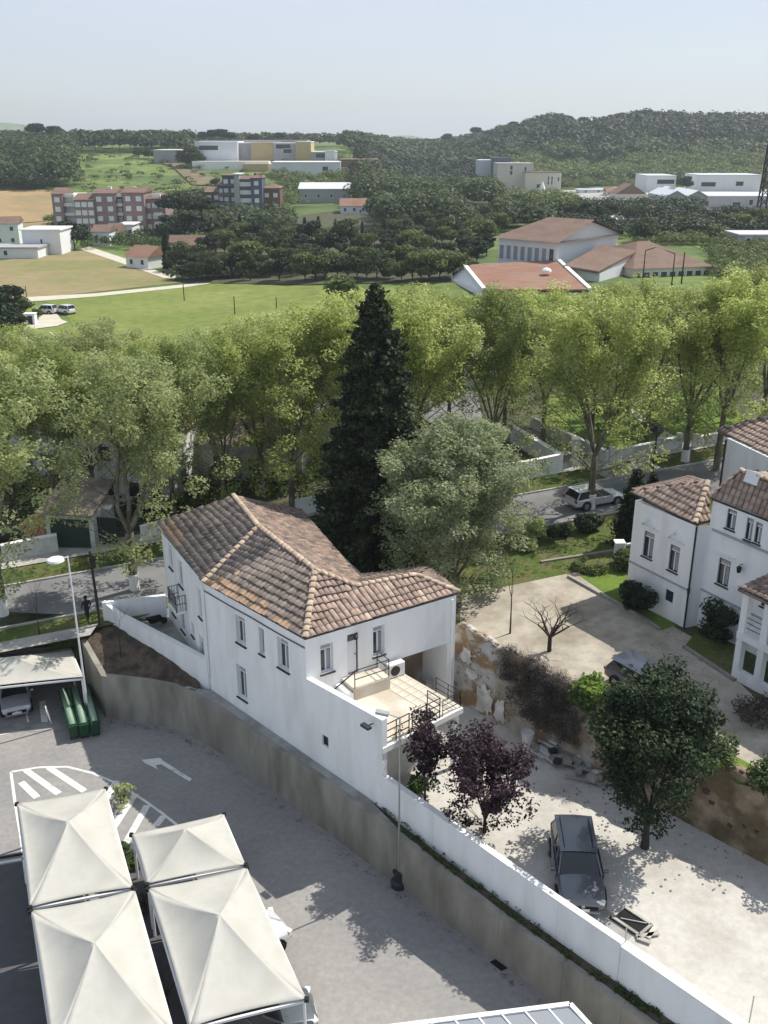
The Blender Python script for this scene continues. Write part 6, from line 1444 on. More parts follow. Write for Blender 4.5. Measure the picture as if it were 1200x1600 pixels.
for lab, x0, x1, yb, yt, m_, rm_ in (
 ('small white house with grey roof left of the cream gabled house', 1010, 1026, 312, 304, 'whitefar', 'steelroof'),
 ('small orange roofed house among the scrub behind the barn', 948, 962, 306, 299, 'creamwall', 'roof_red'),
 ('small pale house beside the access road', 700, 722, 348, 338, 'whitefar', 'roof_red'),
 ('low white house in the trees left of the tent', 800, 820, 316, 309, 'creamwall', 'roof_red'),
 ('pair of small white sheds near the wood edge left of the access road', 668, 690, 330, 322, 'whitefar', 'cap'),
 ('small white hall with flat roof beside the long brown block', 590, 622, 296, 289, 'whitefar', 'steelroof'),
 ('pale long barn below the hilltop complex', 560, 588, 300, 292, 'creamwall', 'steelroof'),
 ('tiny white house on the skyline slope at the right', 898, 908, 196, 191, 'whitefar', 'roof_red')):
    whouse(lab, x0, x1, yb, yt, m=m_, rm=rm_, cols=2, roof='gable' if rm_ == 'roof_red' else 'flat', rh=1.5)
# pale tent shapes
v = G(846, 312); t = thing('tent', 'pale pointed tent top showing among the dark trees', 'tent', v); q = MB(); q.lathe([(5, 2.5), (2, 4.5), (.2, 8.5)], n=6); q.build('canvas', M['cap'], t)
# --- school buildings
t = thing('school_building', 'two storey white school with wide brown roof and a row of windows', 'school', (0, 0, 0)); 
a = aty(778, 408, G(790, 424).y); b = aty(868, 424, a.y - 9); zg_ = H(a.x, a.y); a.z = b.z = zg_
zt = aty(778, 371, a.y).z; u = (b - a); u.z = 0; sl_ = u.length; u.normalize(); n = Vector((-u.y, u.x, 0)); dep = 22
ops = []; 
q = MB(); q.prism([(p.x, p.y) for p in (a, b, b + n * dep, a + n * dep)], zg_ - 3, zt); q.build('wall', M['whitefar'], t)
for k in range(8): fwin(t, Vector((a.x, a.y, 0)), u, -n, sl_ * (k + .55) / 8.2, zt - 2.6, sl_ / 8.2 * .62, 2.6, 'curtain' if k not in (7,) else 'glass')
for k in range(3): fwin(t, Vector((a.x, a.y, 0)), u, -n, sl_ * (k + .55) / 8.2, zt - 6.0, sl_ / 8.2 * .4, .9, 'glass')
Z = Vector((0, 0, zt)); A = Vector((a.x, a.y, 0)) - u * 1 - n * 1; B = Vector((b.x, b.y, 0)) + u * 1 - n * 1; C_ = B + n * (dep + 2); D = A + n * (dep + 2); rg = Vector((0, 0, 3.4)); m1, m2 = (A + D) / 2, (B + C_) / 2
q = MB(); q.add([A + Z, B + Z, C_ + Z, D + Z, m1 + Z + rg + u * 5, m2 + Z + rg] , [(0, 1, 5, 4), (2, 3, 4, 5), (0, 4, 3), (0, 3, 2, 1)]); q.build('roof', M['roof_far'], t)
q = MB(); q.add([B + Z - u * 1, C_ + Z - u * 1, m2 + Z + rg - u * 1 - Vector((0, 0, .3))], [(0, 1, 2)]); q.build('gable', M['whitefar'], t)
def slab3(t, nm, m, P4, th=.5):
    P4 = [Vector(p) for p in P4]; q = MB(); dn = Vector((0, 0, -th)); q.add(P4 + [p + dn for p in P4], [(0, 1, 2, 3), (7, 6, 5, 4), (0, 4, 5, 1), (1, 5, 6, 2), (2, 6, 7, 3), (3, 7, 4, 0)]); return q.build(nm, M[m], t)
Y2 = a.y - 14
t = thing('school_hall', 'white school hall with brown mono pitched roof in front of the windowed school', 'school', (0, 0, 0))
p = [aty(880, 415, Y2), aty(935, 424, Y2 - 4), aty(996, 392, Y2 + 10), aty(940, 382, Y2 + 14)]
slab3(t, 'roof', 'roof_far', p, .4)
q = MB(); g2 = lambda v: Vector((v.x, v.y, 1)); w1_ = [p[1] + Vector((.4, .6, -.42)), p[2] + Vector((-.4, 0, -.42))]; q.add([w1_[0], w1_[1], g2(w1_[1]), g2(w1_[0])], [(0, 1, 2, 3)]); w2_ = [p[0] + Vector((.6, .6, -.42)), w1_[0]]; q.add([w2_[0], w2_[1], g2(w2_[1]), g2(w2_[0])], [(0, 1, 2, 3)]); w3_ = [w1_[1], p[3] + Vector((0, 0, -.42))]; q.add([w3_[0], w3_[1], g2(w3_[1]), g2(w3_[0])], [(0, 1, 2, 3)]); w4_ = [w2_[0], w3_[1]]; q.add([w4_[0], w4_[1], g2(w4_[1]), g2(w4_[0])], [(0, 1, 2, 3)]); q.build('wall', M['whitefar'], t)
t = thing('school_wing', 'long school wing with dark brown hipped roof on the right', 'school', (0, 0, 0))
a1 = aty(990, 424, Y2 + 2); b1 = aty(1112, 408, Y2 + 6); a1.z = b1.z = 2; zt = aty(990, 420, Y2 + 2).z
A_, u_, n_, l_ = block(t, a1, b1, 24, 0, zt, 'creamwall', 'gable', 'roof_far', aty(1040, 378, Y2 + 14).z - zt, hip=True)
for k in range(9): fwin(t, A_, u_, n_, l_ * (k + .5) / 9, zt - 1.3, l_ / 9 * .7, 1.2)
q = MB(); q.prism([(v.x, v.y) for v in (A_ + n_ * .4, A_ + u_ * l_ + n_ * .4, A_ + u_ * l_ + n_ * .1, A_ + n_ * .1)], 0, zt - 2.4); q.build('brick_band', M['roof_red'], t)
t = thing('school_annex', 'low annex with white edged brown gable roof just above the street trees', 'school', (0, 0, 0)); Y3 = Y2 - 12
p = [aty(755, 440, Y3), aty(915, 446, Y3 - 6), aty(872, 405, Y3 + 18), aty(728, 413, Y3 + 20)]
p = [aty(758, 452, Y3 - 4), aty(920, 452, Y3 - 4), aty(870, 406, Y3 + 18), aty(727, 414, Y3 + 18)]
slab3(t, 'roof', 'roof_red', p, .3)
q = MB(); q.bar(p[1] + Vector((.2, 0, .05)), p[2] + Vector((.2, 0, .05)), .7, .4); q.build('verge', M['cap'], t); q = MB(); q.bar(p[0] - Vector((.2, 0, -.05)), p[3] - Vector((.2, 0, -.05)), .7, .4); q.bar(p[3], aty(697, 430, Y3 + 19), .7, .4); q.build('verge', M['cap'], t)
lft = aty(700, 432, Y3 + 18); q = MB(); q.add([p[3] + Vector((-.3, .3, -.4)), p[0] + Vector((-.3, .3, -.4)), Vector((p[0].x - .3, p[0].y, 1)), Vector((lft.x, lft.y, 1)), lft + Vector((.6, 0, -.4))], [(0, 1, 2, 3, 4)]); q.build('gable', M['whitefar'], t)
q = MB(); dm = aty(854, 421, Y3 + 6); q.lathe([(.9, 0), (.85, .3), (.6, .55), (.2, .7)], n=14); o = q.build('roof_dome', M['cap'], t); o.location = dm + Vector((0, 0, -.4))
slab3(t, 'roof', 'roof_red', [p[3], lft, aty(735, 470, Y3 - 4), p[0]], .3) if False else None
for px, py, lab in ((745, 408, 'pale car in the row parked beside the school annex, leftmost'), (766, 407, 'dark and white car in the row beside the school annex, middle'), (796, 405, 'white car with dark windows parked at the school wall, rightmost')):
    v = aty(px, py + 3, Y3 + 22); v.z = v.z - .2; car(lab, v, R(90) + random.uniform(-.1, .1), (.72, .73, .74) if px != 766 else (.1, .11, .13), L_=4.2, kind='hatch', plate=False)
drape('car_park', [(v.x, v.y) for v in (aty(690, 400, Y3 + 17), aty(830, 400, Y3 + 17), aty(850, 400, Y3 + 40), aty(690, 400, Y3 + 40))], .05, M['street'])
for o in [o for o in bpy.data.objects if o.get('category') == 'car' and 'school' in o.get('label', '')]: o.location.z = H(o.location.x, o.location.y) + .07
# street lamps by the school, poles in the fields
for px, yb, yt, lab in ((1004, 440, 391, 'left of two tall street lamps in front of the brown school roof'), (1050, 440, 396, 'right of two tall street lamps in front of the brown school roof')):
    Yq = Y2 - 8; v = aty(px, yb, Yq); z_ = H(v.x, v.y); v.z = z_; lamp_post(lab, v, zrow(Yq, yt) - z_, 'darkbark', 'flat', (1.6 if px < 1040 else -1.6, -.3, .5), r=.13, group='street lamps by the school')
v = aty(1066, 430, Y2 - 6); v.z = H(v.x, v.y); t = thing('utility_pole', 'dark bare pole to the right of the two school street lamps', 'pole', v); q = MB(); q.tube((0, 0, 0), (0, 0, zrow(v.y, 394) - v.z), .15, .1); q.build('pole', M['darkbark'], t)
for px, yb, yt, lab in ((288, 470, 436, 'thin pole standing at the end of the pale field track'), (367, 492, 463, 'thin short pole in the green field, left'), (432, 482, 464, 'thin short pole in the green field, right'), (42, 466, 447, 'small pole by the track at the left')):
    v = G(px, yb); t = thing('field_pole', lab, 'pole', v); q = MB(); q.tube((0, 0, 0), (0, 0, zrow(v.y, yt) - v.z), .09, .07, 6); q.build('pole', M['darkbark'], t)
for px, yb, yt, lab in ((634, 262, 224, 'faint pylon standing in front of the far wooded ridge'), (141, 222, 203, 'small mast above the trees on the left horizon')):
    Yp = 900; v = aty(px, yb, Yp); v.z = H(v.x, v.y) - 1; zt = zrow(Yp, yt) - v.z; t = thing('pylon', lab, 'pylon', v); q = MB()
    for sx in (-1, 1):
        for sy in (-1, 1): q.bar((sx * 2.2, sy * 2.2, 0), (sx * .4, sy * .4, zt), .35)
    for k in range(7): f = 2.2 - 1.8 * k / 7; z_ = zt * k / 7; q.bar((-f, -f, z_), (f, -f, z_ + zt / 7), .22); q.bar((f, -f, z_), (-f, -f, z_ + zt / 7), .22)
    for z_ in (.8, .95): q.bar((-3, 0, zt * z_), (3, 0, zt * z_), .3)
    q.build('lattice', M['galv'], t)
# mast at the right edge
Ym = 300; v = aty(1196, 300, Ym); v.z = H(v.x, v.y); zt = zrow(Ym, 152) - v.z; t = thing('telecom_mast', 'tall dark lattice telecom mast at the right edge of the picture', 'mast', v); q = MB()
for sx, sy in ((-1, -1), (1, -1), (1, 1), (-1, 1)): q.bar((sx * 1.5, sy * 1.5, 0), (sx * .5, sy * .5, zt * .92), .35)
for k in range(12):
    f0, f1 = 1.5 - k / 12, 1.5 - (k + 1) / 12; z1_, z2_ = zt * .92 * k / 12, zt * .92 * (k + 1) / 12
    for (sx, sy), (tx, ty) in (((-1, -1), (1, -1)), ((1, -1), (1, 1)), ((1, 1), (-1, 1)), ((-1, 1), (-1, -1))): q.bar((sx * f0, sy * f0, z1_), (tx * f1, ty * f1, z2_), .2)
q.build('lattice', M['darkbark'], t)
for z_ in (.80, .88, .96):
    for an in (0, 2.1, 4.2): q = MB(); q.box((math.cos(an) * 1.0, math.sin(an) * 1.0, zt * z_), (.4, .6, 2.6), rz=an); q.build('antenna', M['darkframe'], t)
q = MB(); q.tube((0, 0, zt * .9), (0, 0, zt), .3, .1); q.build('tip', M['darkbark'], t)
# kiosk by the field track
v = G(49, 507); t = thing('kiosk', 'small white cabinet with dark door beside the pale track', 'cabinet', v); h_ = zrow(v.y, 490) - v.z; q = MB(); q.box((0, 0, h_ / 2), (1.7, 1.2, h_)); q.build('body', M['whitefar'], t); q = MB(); q.box((.1, -.62, h_ * .45), (.8, .06, h_ * .8)); q.build('door', M['darkframe'], t); q = MB(); q.box((0, 0, h_ + .05), (1.9, 1.4, .1)); q.build('roof', M['cap'], t)
# ================================================================== HOUSES HIDDEN BEHIND THE STREET TREES
def hhouse(label, px, py, wd, dep, h, m='plaster', rm='roof_red', rh=1.8, rz=-.17, roof=True, name='house'):
    v = gp(px, py); t = thing(name, label, 'house', v, rz); q = MB(); q.box((0, dep / 2, h / 2), (wd, dep, h)); q.build('wall', M[m], t)
    if roof: q = MB(); o = .4; q.add([(-wd / 2 - o, -o, h), (wd / 2 + o, -o, h), (wd / 2 + o, dep + o, h), (-wd / 2 - o, dep + o, h), (-wd / 2 + wd * .25, dep / 2, h + rh), (wd / 2 - wd * .25, dep / 2, h + rh)], [(0, 1, 5, 4), (2, 3, 4, 5), (0, 4, 3), (1, 2, 5), (0, 3, 2, 1)]); q.build('roof', M[rm], t)
    for k in range(2):
        for x in (-wd * .28, wd * .05, wd * .32):
            if h < 3.5 and k: continue
            f = fwin(t, Vector((0, 0, 0)), Vector((1, 0, 0)), Vector((0, -1, 0)), x, 1.5 + 2.8 * k, .9, 1.2)
    return t
hhouse('tall white house with orange tiled roof glimpsed through the trees at the left', 208, 792, 6.5, 7, 5.6, rm='tile_new')
hhouse('house with salmon pink roof hidden among the garden trees', 305, 742, 7, 7, 3.4, rm='roof_red')
hhouse('white house behind the trees near the left edge', 75, 745, 8, 7, 4.4, rm='tile_new')
hhouse('small white house left of the dark conifer seen between leaves', 538, 728, 5, 6, 4.8, rm='cap')
hhouse('low dark house behind the roof ridge among tree trunks', 390, 752, 9, 6, 3.2, m='plaster_old', rm='tile_back')
hhouse('pale building with light roof beyond the grey court', 712, 606, 9, 8, 3.0, rm='steelroof')
v = gp(112, 858); t = thing('garage', 'garage with dark green door and sloping brown roof behind the street', 'garage', v, -.17); q = MB(); q.box((0, 1.8, 1.35), (3.6, 3.4, 2.7)); q.build('wall', M['plaster_old'], t); q = MB(); q.box((0, .06, 1.15), (2.9, .06, 2.2)); q.build('door', mat('dark_green_door', (.02, .035, .03), .6), t)
q = MB(); q.add([(-2.1, -.5, 2.7), (2.1, -.5, 2.7), (2.0, 3.8, 3.9), (-2.0, 3.8, 3.9), (-2.1, -.5, 2.85), (2.1, -.5, 2.85), (2.0, 3.8, 4.05), (-2.0, 3.8, 4.05)], [(0, 1, 5, 4), (1, 2, 6, 5), (2, 3, 7, 6), (3, 0, 4, 7), (4, 5, 6, 7), (0, 3, 2, 1)]); q.build('roof', M['tile_back'], t)
v = gp(160, 852); t = thing('gate', 'dark green double gate between the garage and the pale pillar', 'gate', v, -.17)
for x in (-.65, .65): q = MB(); q.box((x, 0, 1.1), (1.25, .06, 2.1)); lf = q.build('leaf', mat('dark_green_door', (.02, .035, .03)), t); q = MB(); q.box((x * .3, -.06, 1.1), (.05, .06, .2)); q.build('handle', M['galv'], lf)
# log pile
v = gp(68, 846); t = thing('log_pile', 'rounded stack of cut orange logs above the hedge at the left', 'log pile', v + Vector((0, 0, .0)), -.17)
q = MB(); q.lathe([(.13, -.5), (.13, .5)], n=9); me = q.mesh('log'); me.materials.append(M['logs'])
for r_ in range(8):
    for k in range(12):
        x = (k - 5.5 + (r_ % 2) * .5) * .27; z_ = .14 + r_ * .235
        if (x / 1.75) ** 2 + ((z_) / 2.1) ** 2 < 1: link('log', me, None, t, Matrix.Translation((x, random.uniform(-.06, .06), z_)) @ Matrix.Rotation(R(90), 4, 'X') @ Matrix.Rotation(random.random(), 4, 'Z') @ Matrix.Diagonal((random.uniform(.85, 1.03), random.uniform(.85, 1.03), 1, 1)))
# ================================================================== TREES FAR
def blobtree(key, Ht, wd, lm, n, ls, trunk=.25, k=9, flat=.75, seed=0, bias=.6):
    rr = random.Random(seed); P = [(rr.uniform(-.3, .3) * wd, rr.uniform(-.3, .3) * wd, Ht * (trunk + (1 - trunk) * rr.uniform(.25, .85))) for _ in range(k)]; rad = [(wd * rr.uniform(.2, .34), wd * rr.uniform(.2, .34), Ht * (1 - trunk) * rr.uniform(.16, .28) * flat) for _ in range(k)]
    q = MB(); q.tube((0, 0, -.5), (0, 0, Ht * (trunk + .3)), Ht * .022, Ht * .012, 7, cap=False)
    for p in P[:5]: q.tube((0, 0, Ht * trunk), p, Ht * .010, Ht * .004, 5, cap=False)
    TREES[key] = dict(trunk=q.mesh('trunk', fix=False), crown=leafmesh('crown', cloud(P, rad, n, ls, upbias=bias), LM[lm]), band=False, r0=.3, bark=M['darkbark'])
blobtree('w1', 9, 10.5, 'wood', 2600, .42, .15, 11, seed=1); blobtree('w2', 10, 10, 'wood', 2400, .42, .15, 9, seed=2); blobtree('w3', 8, 9.5, 'wood2', 2400, .42, .12, 10, seed=3)
blobtree('w4', 9, 9, 'dark', 2400, .42, .1, 9, seed=4); blobtree('w5', 12, 6.5, 'wood', 2600, .42, .2, 10, seed=5); blobtree('w6', 7, 6, 'wood2', 2000, .4, .1, 9, seed=6)
blobtree('pine', 13, 13, 'dark', 5200, .42, .68, 16, flat=1.0, seed=7)
conifer('cyp_far', 10, 1.25, 'conifer', 2200, .38, low=.2, pw=.45, ragged=.1)
def ftree(key, name, label, px, py, sc=1.0, top=None, group=None, cat='tree'):
    v = G(px, py); Ht = dict(w1=9, w2=10, w3=8, w4=9, w5=12, w6=7, pine=13, cyp_far=10)[key]
    if top: sc = (zrow(v.y, top) - v.z) / Ht
    return place_tree(key, name, label, v, random.uniform(0, 6.28), sc, group, cat)
# stone pine group
for i, (px, py, tp, sc, lab) in enumerate(((282, 372, 304, 1, 'broad flat crowned stone pine on the left of the pair'), (318, 374, 308, 1, 'broad flat crowned stone pine on the right of the pair'))): ftree('pine', 'stone_pine', lab, px, py, top=tp, group='stone pines')
ftree('w4', 'broadleaf_tree', 'dark round tree under the stone pines', 262, 378, top=332); ftree('w4', 'broadleaf_tree', 'dark tree mass between the two stone pine trunks', 300, 376, top=330)
ftree('w4', 'broadleaf_tree', 'round dark tree beside the flat white building', 117, 390, top=340)
ftree('cyp_far', 'cypress', 'slim dark cypress in front of the small farm shed', 262, 420, top=354, cat='cypress')
for px, yb, tp, lab in ((376, 376, 335, 'tall cypress left in the cypress row'), (390, 378, 342, 'second cypress of the row'), (402, 378, 345, 'third cypress of the row'), (418, 378, 350, 'fourth cypress of the row'), (477, 380, 340, 'dark conical tree in the middle wood, left'), (498, 378, 338, 'dark conical tree in the middle wood, right'), (524, 372, 342, 'narrow dark conical tree past the middle wood'), (548, 372, 343, 'narrow conical tree beside the bright bush'), (566, 374, 345, 'wide dark conical tree in the wood belt'), (600, 372, 340, 'last dark conical tree towards the eucalyptus')):
    ftree('cyp_far', 'cypress', lab, px, yb, top=tp, cat='cypress', group='dark conical trees of the wood belt')
for px, yb, tp, lab in ((72, 252, 226, 'leftmost slim cypress on the green hill'), (80, 254, 232, 'second slim cypress on the green hill'), (108, 256, 230, 'third slim cypress on the green hill'), (113, 255, 226, 'fourth slim cypress on the green hill')): ftree('cyp_far', 'cypress', lab, px, yb, top=tp, cat='cypress', group='cypresses on the green hill')
for px, yb, tp in ((232, 248, 228), (217, 247, 229), (246, 250, 232), (300, 262, 226), (292, 262, 230), (308, 262, 232)): ftree('w1', 'broadleaf_tree', 'dark tree on the crest of the green hill before the woods', px, yb, top=tp, group='trees along the hill crest')
rr = random.Random(5)
belt = []
for row, (yb, yt, x0, x1, st, ks) in enumerate(((436, 398, 285, 720, 17, 'w1 w2 w3 w6 w5 w4'), (420, 384, 275, 730, 18, 'w1 w2 w4 w3 w5 w6'), (400, 366, 330, 740, 19, 'w2 w1 w4 w3'), (382, 352, 380, 760, 19, 'w3 w2 w4 w1'), (366, 337, 590, 790, 20, 'w1 w3 w2'))):
    x = x0
    while x < x1:
        belt.append((x, yb + rr.uniform(-4, 4), yt + rr.uniform(-13, 11), rr.choice(ks.split()), row)); x += st * rr.uniform(.7, 1.3)
rl = {('w1', 'w2', 'w5'): 'rounded dark green tree in the dense wood belt behind the green field', ('w3', 'w6'): 'lighter olive green tree in the wood belt behind the green field', ('w4',): 'very dark rounded tree in the wood belt behind the green field'}
for px, yb, tp, k, row in belt:
    lab = [v for kk, v in rl.items() if k in kk][0]; ftree(k, 'wood_tree', lab, px, yb, top=tp, group='trees of the wood belt: ' + lab.split(' tree')[0])
ftree('w6', 'silver_tree', 'pale grey green tree at the front edge of the wood belt', 505, 432, top=402)
t_ = ftree('w6', 'silver_tree', 'pointed silvery tree at the right end of the green field', 535, 492, top=425); 
for x in range(770, 1010, 24):
    ftree(rr.choice(['w1', 'w4', 'w2']), 'wood_tree', 'dark green tree in the row behind the school roof', x + rr.uniform(-5, 5), 352 + rr.uniform(-4, 4), top=316 + rr.uniform(-6, 6), group='trees behind the school')
for x in range(1000, 1210, 22):
    ftree(rr.choice(['w3', 'w6', 'w1']), 'wood_tree', 'green tree on the scrubby slope right of the school', x + rr.uniform(-5, 5), rr.uniform(350, 395), top=None, sc=rr.uniform(.45, .75), group='trees on the scrubby slope')
ftree('w4', 'broadleaf_tree', 'large round dark tree between the two white factory halls', 1072, 300, top=272)
for px, yb, tp in ((745, 410, 372), (728, 402, 368), (760, 400, 362)): ftree('w4', 'broadleaf_tree', 'dark tree by the parked cars left of the school', px, yb, top=tp, group='trees by the school car park')
for px, yb, tp, lab in ((8, 500, 440, 'dark tree at the left edge beside the pale track'), (2, 540, 460, 'taller dark tree at the left edge below the track'), (28, 500, 462, 'olive bush left of the white cabinet')): ftree('w4' if px < 20 else 'w3', 'broadleaf_tree', lab, px, yb, top=tp)
for px, yb, tp, lab in ((60, 500, 480, 'round dark green bush behind the white cabinet'), (340, 300, 276, 'row of dark trees left of the blue grey building')): ftree('w6', 'broadleaf_tree', lab, px, yb, top=tp)
fpoly('forest_floor', [(270, 440), (300, 400), (420, 345), (560, 325), (790, 330), (740, 415), (700, 440), (480, 446)], .16, 'soil')
for i, (px, tp) in enumerate(((62, 193), (88, 197), (150, 209), (176, 208), (188, 203), (205, 206), (222, 208), (238, 203), (262, 210), (279, 207), (298, 209), (318, 206), (334, 203), (347, 202), (362, 207), (398, 211), (436, 212))):
    v = aty(px, 240, 690 + (i * 37) % 60); v.z = H(v.x, v.y); sc_ = max(.9, (zrow(v.y, tp) - v.z) / 13)
    place_tree('pine', 'umbrella_pine', 'tall dark pine standing up from the wooded skyline at the left', v, i * 1.3, sc_ * .8, 'pines along the left skyline', szz=sc_)
for i, (px, tp) in enumerate(((868, 178), (884, 181), (908, 183), (968, 176), (1003, 174), (1012, 177), (1048, 179), (1084, 177), (1115, 176), (1130, 175), (1164, 178), (1186, 180), (800, 190), (742, 199), (700, 209))):
    v = aty(px, 240, 985); v.z = H(v.x, v.y); sc_ = max(.8, (zrow(v.y, tp) - v.z) / 13)
    place_tree('pine', 'umbrella_pine', 'dark pine breaking the skyline of the wooded hill at the right', v, i * 1.7, sc_ * .75, 'pines along the right skyline', szz=sc_)
# ---- woods as masses
def wood(name, label_pts, n, lm, hs=(8, 12), per=26, ls=1.6, tries=40, cond=None, wd=.55):
    per = int(per * 1.6); ls *= .8; V = []; cnt = 0
    pts = label_pts(n)
    for x, y in pts:
        z_ = H(x, y); h = random.uniform(*hs); r_ = h * wd * random.uniform(.8, 1.2)
        d = unit(per); d[:, 2] = np.abs(d[:, 2]) * 1.0 - .25
        k = rng.uniform(.55, 1.05, per)[:, None]; P = np.array((x, y, z_ + h * .52)) + d * np.array((r_, r_, h * .5)) * k
        N = d * .9 + unit(per) * .6; N[:, 2] += .5; N /= np.linalg.norm(N, axis=1)[:, None]; V.append(quads(P, N, ls * h / 10, 1.4))
    return tag(link(name, leafmesh(name, np.concatenate(V), LM[lm])), kind='stuff')
def area(px0, px1, Y0, Y1, pred=None):
    a0, a1 = (px0 - 600) / 1600, (px1 - 600) / 1600
    def f(n):
        out = []
        while len(out) < n:
            Y = math.sqrt(random.uniform(Y0 ** 2, Y1 ** 2)); a = random.uniform(a0, a1); x = a * Y
            if pred is None or pred(600 + a * 1600, Y): out.append((x, Y))
        return out
    return f
wood('wood', area(-60, 300, 640, 900), 950, 'wood', (9, 15), 34, 1.2)
wood('wood', area(-60, 560, 760, 1000), 700, 'wood', (8, 12), 28, 1.3)
wood('wood', area(-60, 110, 440, 660), 420, 'wood', (8, 14), 70, .85)
wood('wood', area(-60, 60, 430, 470), 90, 'dark', (6, 9), 70, .8)
wood('wood', area(540, 800, 700, 1500), 1800, 'wood', (10, 15), 26, 1.6)
wood('wood', area(560, 775, 370, 470), 330, 'wood', (9, 14), 110, .62)
wood('wood', area(560, 770, 480, 700), 420, 'dark', (8, 11), 50, 1.0)
wood('wood', area(760, 1260, 740, 1080), 1500, 'wood', (8, 14), 32, 1.3)
wood('wood', area(760, 1260, 780, 1080), 650, 'dark', (10, 17), 40, 1.1)
wood('wood', area(780, 1260, 700, 1050), 700, 'wood2', (6, 10), 34, 1.2)
wood('wood', area(790, 1260, 600, 790, lambda p, Y: not (860 < p < 965 and 690 < Y < 770)), 1100, 'wood2', (7, 11), 50, 1.0)
wood('wood', area(870, 1260, 600, 660), 300, 'wood', (6, 10), 70, .85)
wood('scrub', area(860, 1040, 560, 640), 160, 'wood2', (4, 7), 60, .9)
wood('scrub', area(1000, 1260, 245, 330), 380, 'wood2', (1.6, 3.6), 60, 1.4, wd=.8)
wood('scrub', area(880, 1100, 300, 380), 160, 'dark', (4, 7), 90, .8, wd=.8)
wood('scrub', area(60, 560, 420, 600, lambda p, Y: random.random() < .8), 260, 'wood2', (1, 3), 26, 2.2, wd=1.0)
wood('scrub', area(120, 340, 265, 300), 140, 'hedge', (2, 4), 50, 1.1, wd=.8)
wood('scrub', area(270, 560, 300, 400, lambda p, Y: not (320 < p < 440 and Y > 340) and not (440 < p < 580)), 260, 'wood', (4, 8), 60, .9, wd=.8)
wood('scrub', area(430, 540, 470, 560), 60, 'wood2', (3, 6), 50, 1.0, wd=.8)
wood('scrub', area(255, 735, 206, 214), 170, 'wood', (1.6, 3.4), 60, 1.2, wd=.9)
wood('wood', area(590, 700, 300, 380), 170, 'wood', (6, 11), 90, .8)
wood('wood', area(700, 860, 270, 330, lambda p, Y: p < 735 or p > 780), 110, 'wood', (5, 9), 90, .8)
wood('wood', area(780, 900, 330, 430), 140, 'wood2', (5, 9), 80, .8)
wood('scrub', area(870, 1260, 250, 325), 420, 'dark', (2, 5), 70, 1.0, wd=.9)
wood('scrub', area(1010, 1260, 176, 250, lambda p, Y: p > 1130 or Y > 236), 380, 'wood2', (1, 2.8), 70, 1.3, wd=1.0)
wood('scrub', area(430, 600, 365, 470, lambda p, Y: Y > 400 or not 462 < p < 552), 170, 'wood2', (3, 6), 60, 1.0, wd=.8)
wood('scrub', area(-60, 100, 300, 420, lambda p, Y: p > 60 and Y < 340), 40, 'wood2', (2, 4), 60, 1.0)
# undergrowth beneath the street trees and gardens
def under(x0, x1, o0, o1, n, lm, hs, size, per):
    P = []
    for _ in range(n):
        x, y = stp(random.uniform(x0, x1), -random.uniform(o0, o1)); P.append((x, y, H(x, y) + random.uniform(0, 1) * hs))
    return tag(link('undergrowth', leafmesh('undergrowth', cloud(P, [random.uniform(.35, .9) for _ in P], per, size), LM[lm])), kind='stuff')
under(-20, 38, 7, 30, 900, 'hedge', 2.0, .16, 42000)
under(50, 75, 8, 45, 420, 'wood2', 1.6, .17, 16000)
under(20, 60, 26, 60, 700, 'wood', 2.2, .22, 24000)
# grass tufts on verges
P = []
for _ in range(5200):
    s = random.uniform(-12, 52); o = random.choice((random.uniform(-2.9, -.3), random.uniform(RWID + .3, RWID + 1.9), random.uniform(RWID + 3.5, RWID + 7)))
    if o > RWID and not (s < 12 or s > 24): continue
    if o > RWID + 2.3 and 8 < s < 24: continue
    x, y = stp(s, o)
    if x < -12 and y < 54.2: continue
    P.append((x, y, H(x, y) + .07))
tag(link('grass_tufts', leafmesh('grass_tufts', cloud(P, [.14] * len(P), 26000, .06, asp=.6), LM['hedge'])), kind='stuff')
P = []
for _ in range(420):
    s = random.uniform(.4, 11); o = abs(random.gauss(0, .8)) + .5; p = RW0 + RWD * s + RWN * o; P.append((p.x, p.y, H(p.x, p.y) + .04))
for _ in range(200):
    p = gp(random.uniform(900, 1180), 0) if False else at(random.uniform(1000, 1160), random.uniform(985, 1075), 3.1); P.append((p.x, p.y, H(p.x, p.y) + .04))
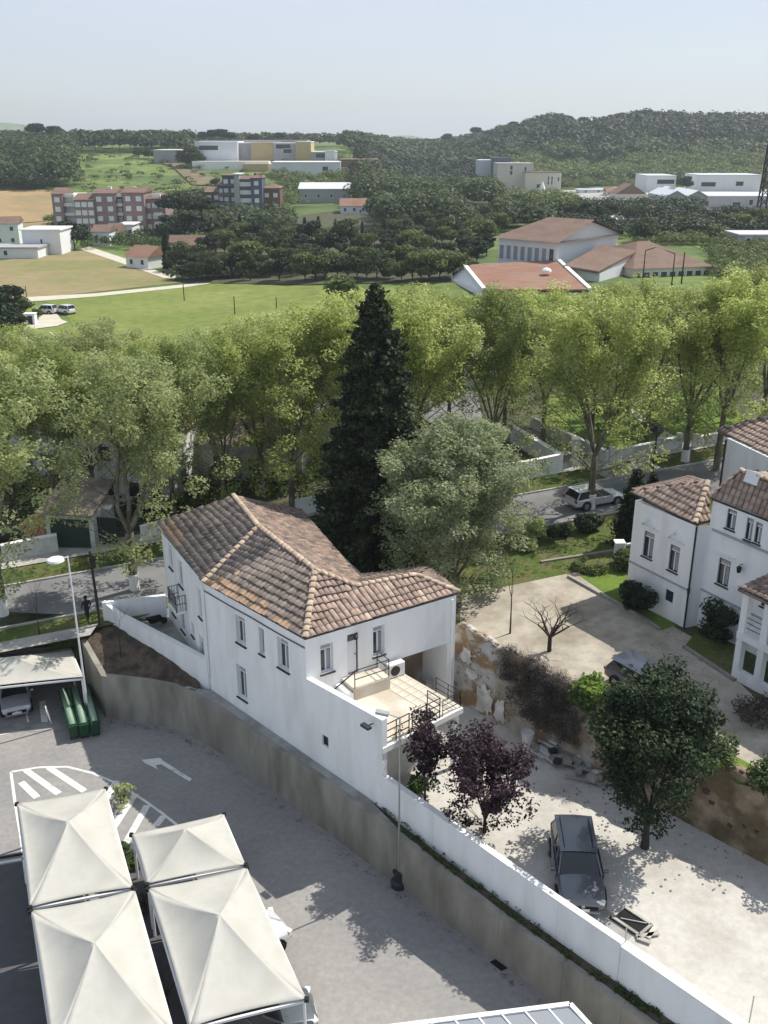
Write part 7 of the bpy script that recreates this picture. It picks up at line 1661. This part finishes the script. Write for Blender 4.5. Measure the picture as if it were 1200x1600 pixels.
tag(link('fallen_leaves', leafmesh('fallen_leaves', cloud(P, [random.uniform(.1, .3) for _ in P], 2600, .03), LM['dead'])), kind='stuff')
# ================================================================== GLAZED ROOF in the near right foreground
gl = at(890, 1570, .4); ga = at(560, 1612, .4); gb = at(955, 1640, .4)
t = thing('glazed_roof', 'white framed glazed roof edge with hanging pale curtains at the bottom of the picture', 'glass roof', gl); o = gl.copy()
dA, dB = (ga - gl), (gb - gl)
q = MB(); q.bar((0, 0, 0), dA, .17, .14); q.build('frame_bar', M['whitemetal'], t); q = MB(); q.bar(dA.normalized() * -.02, dB, .17, .14); q.build('frame_bar', M['whitemetal'], t)
n = 9
for k in range(n):
    a = dA * ((k + .05) / n) + dB.normalized() * .1 * 0; b = dA * ((k + .95) / n); dn = Vector((0, 0, -2.4)); inn = dB.normalized() * .12
    q = MB(); q.add([a + inn, b + inn, b + dB + inn + Vector((0, 0, .1)), a + dB + inn + Vector((0, 0, .1))], [(0, 1, 2, 3)]); pn = q.build('glass_pane', M['curtain'], t); s_ = pn.modifiers.new('s', 'SOLIDIFY'); s_.thickness = .02
    q = MB(); q.bar(dA * ((k + 1) / n), dA * ((k + 1) / n) + dB, .06, .1); q.build('glazing_bar', M['whitemetal'], t)
q = MB(); q.prism([(0, -.0), (dA.x, dA.y), (dA.x + dB.x, dA.y + dB.y), (dB.x, dB.y)], ZP - gl.z, -.25); q.build('wall', M['plaster_old'], t)

# ================================================================== HAZE
hm = bpy.data.materials.new('haze_air'); hm.use_nodes = True; n_ = hm.node_tree; n_.nodes.clear(); pv = n_.nodes.new('ShaderNodeVolumePrincipled'); pv.inputs['Color'].default_value = (.80, .88, .96, 1); pv.inputs['Density'].default_value = .00019; pv.inputs['Anisotropy'].default_value = .2; ho = n_.nodes.new('ShaderNodeOutputMaterial'); n_.links.new(pv.outputs[0], ho.inputs['Volume'])
q = MB(); q.box((0, 2300, 38), (9400, 5000, 130)); tag(q.build('haze', hm), kind='stuff')

#print('HALLY', G(1050, 294).y, G(1050, 300).y, G(500, 318).y, G(550, 334).y, G(470,276).y, G(430,262).y)
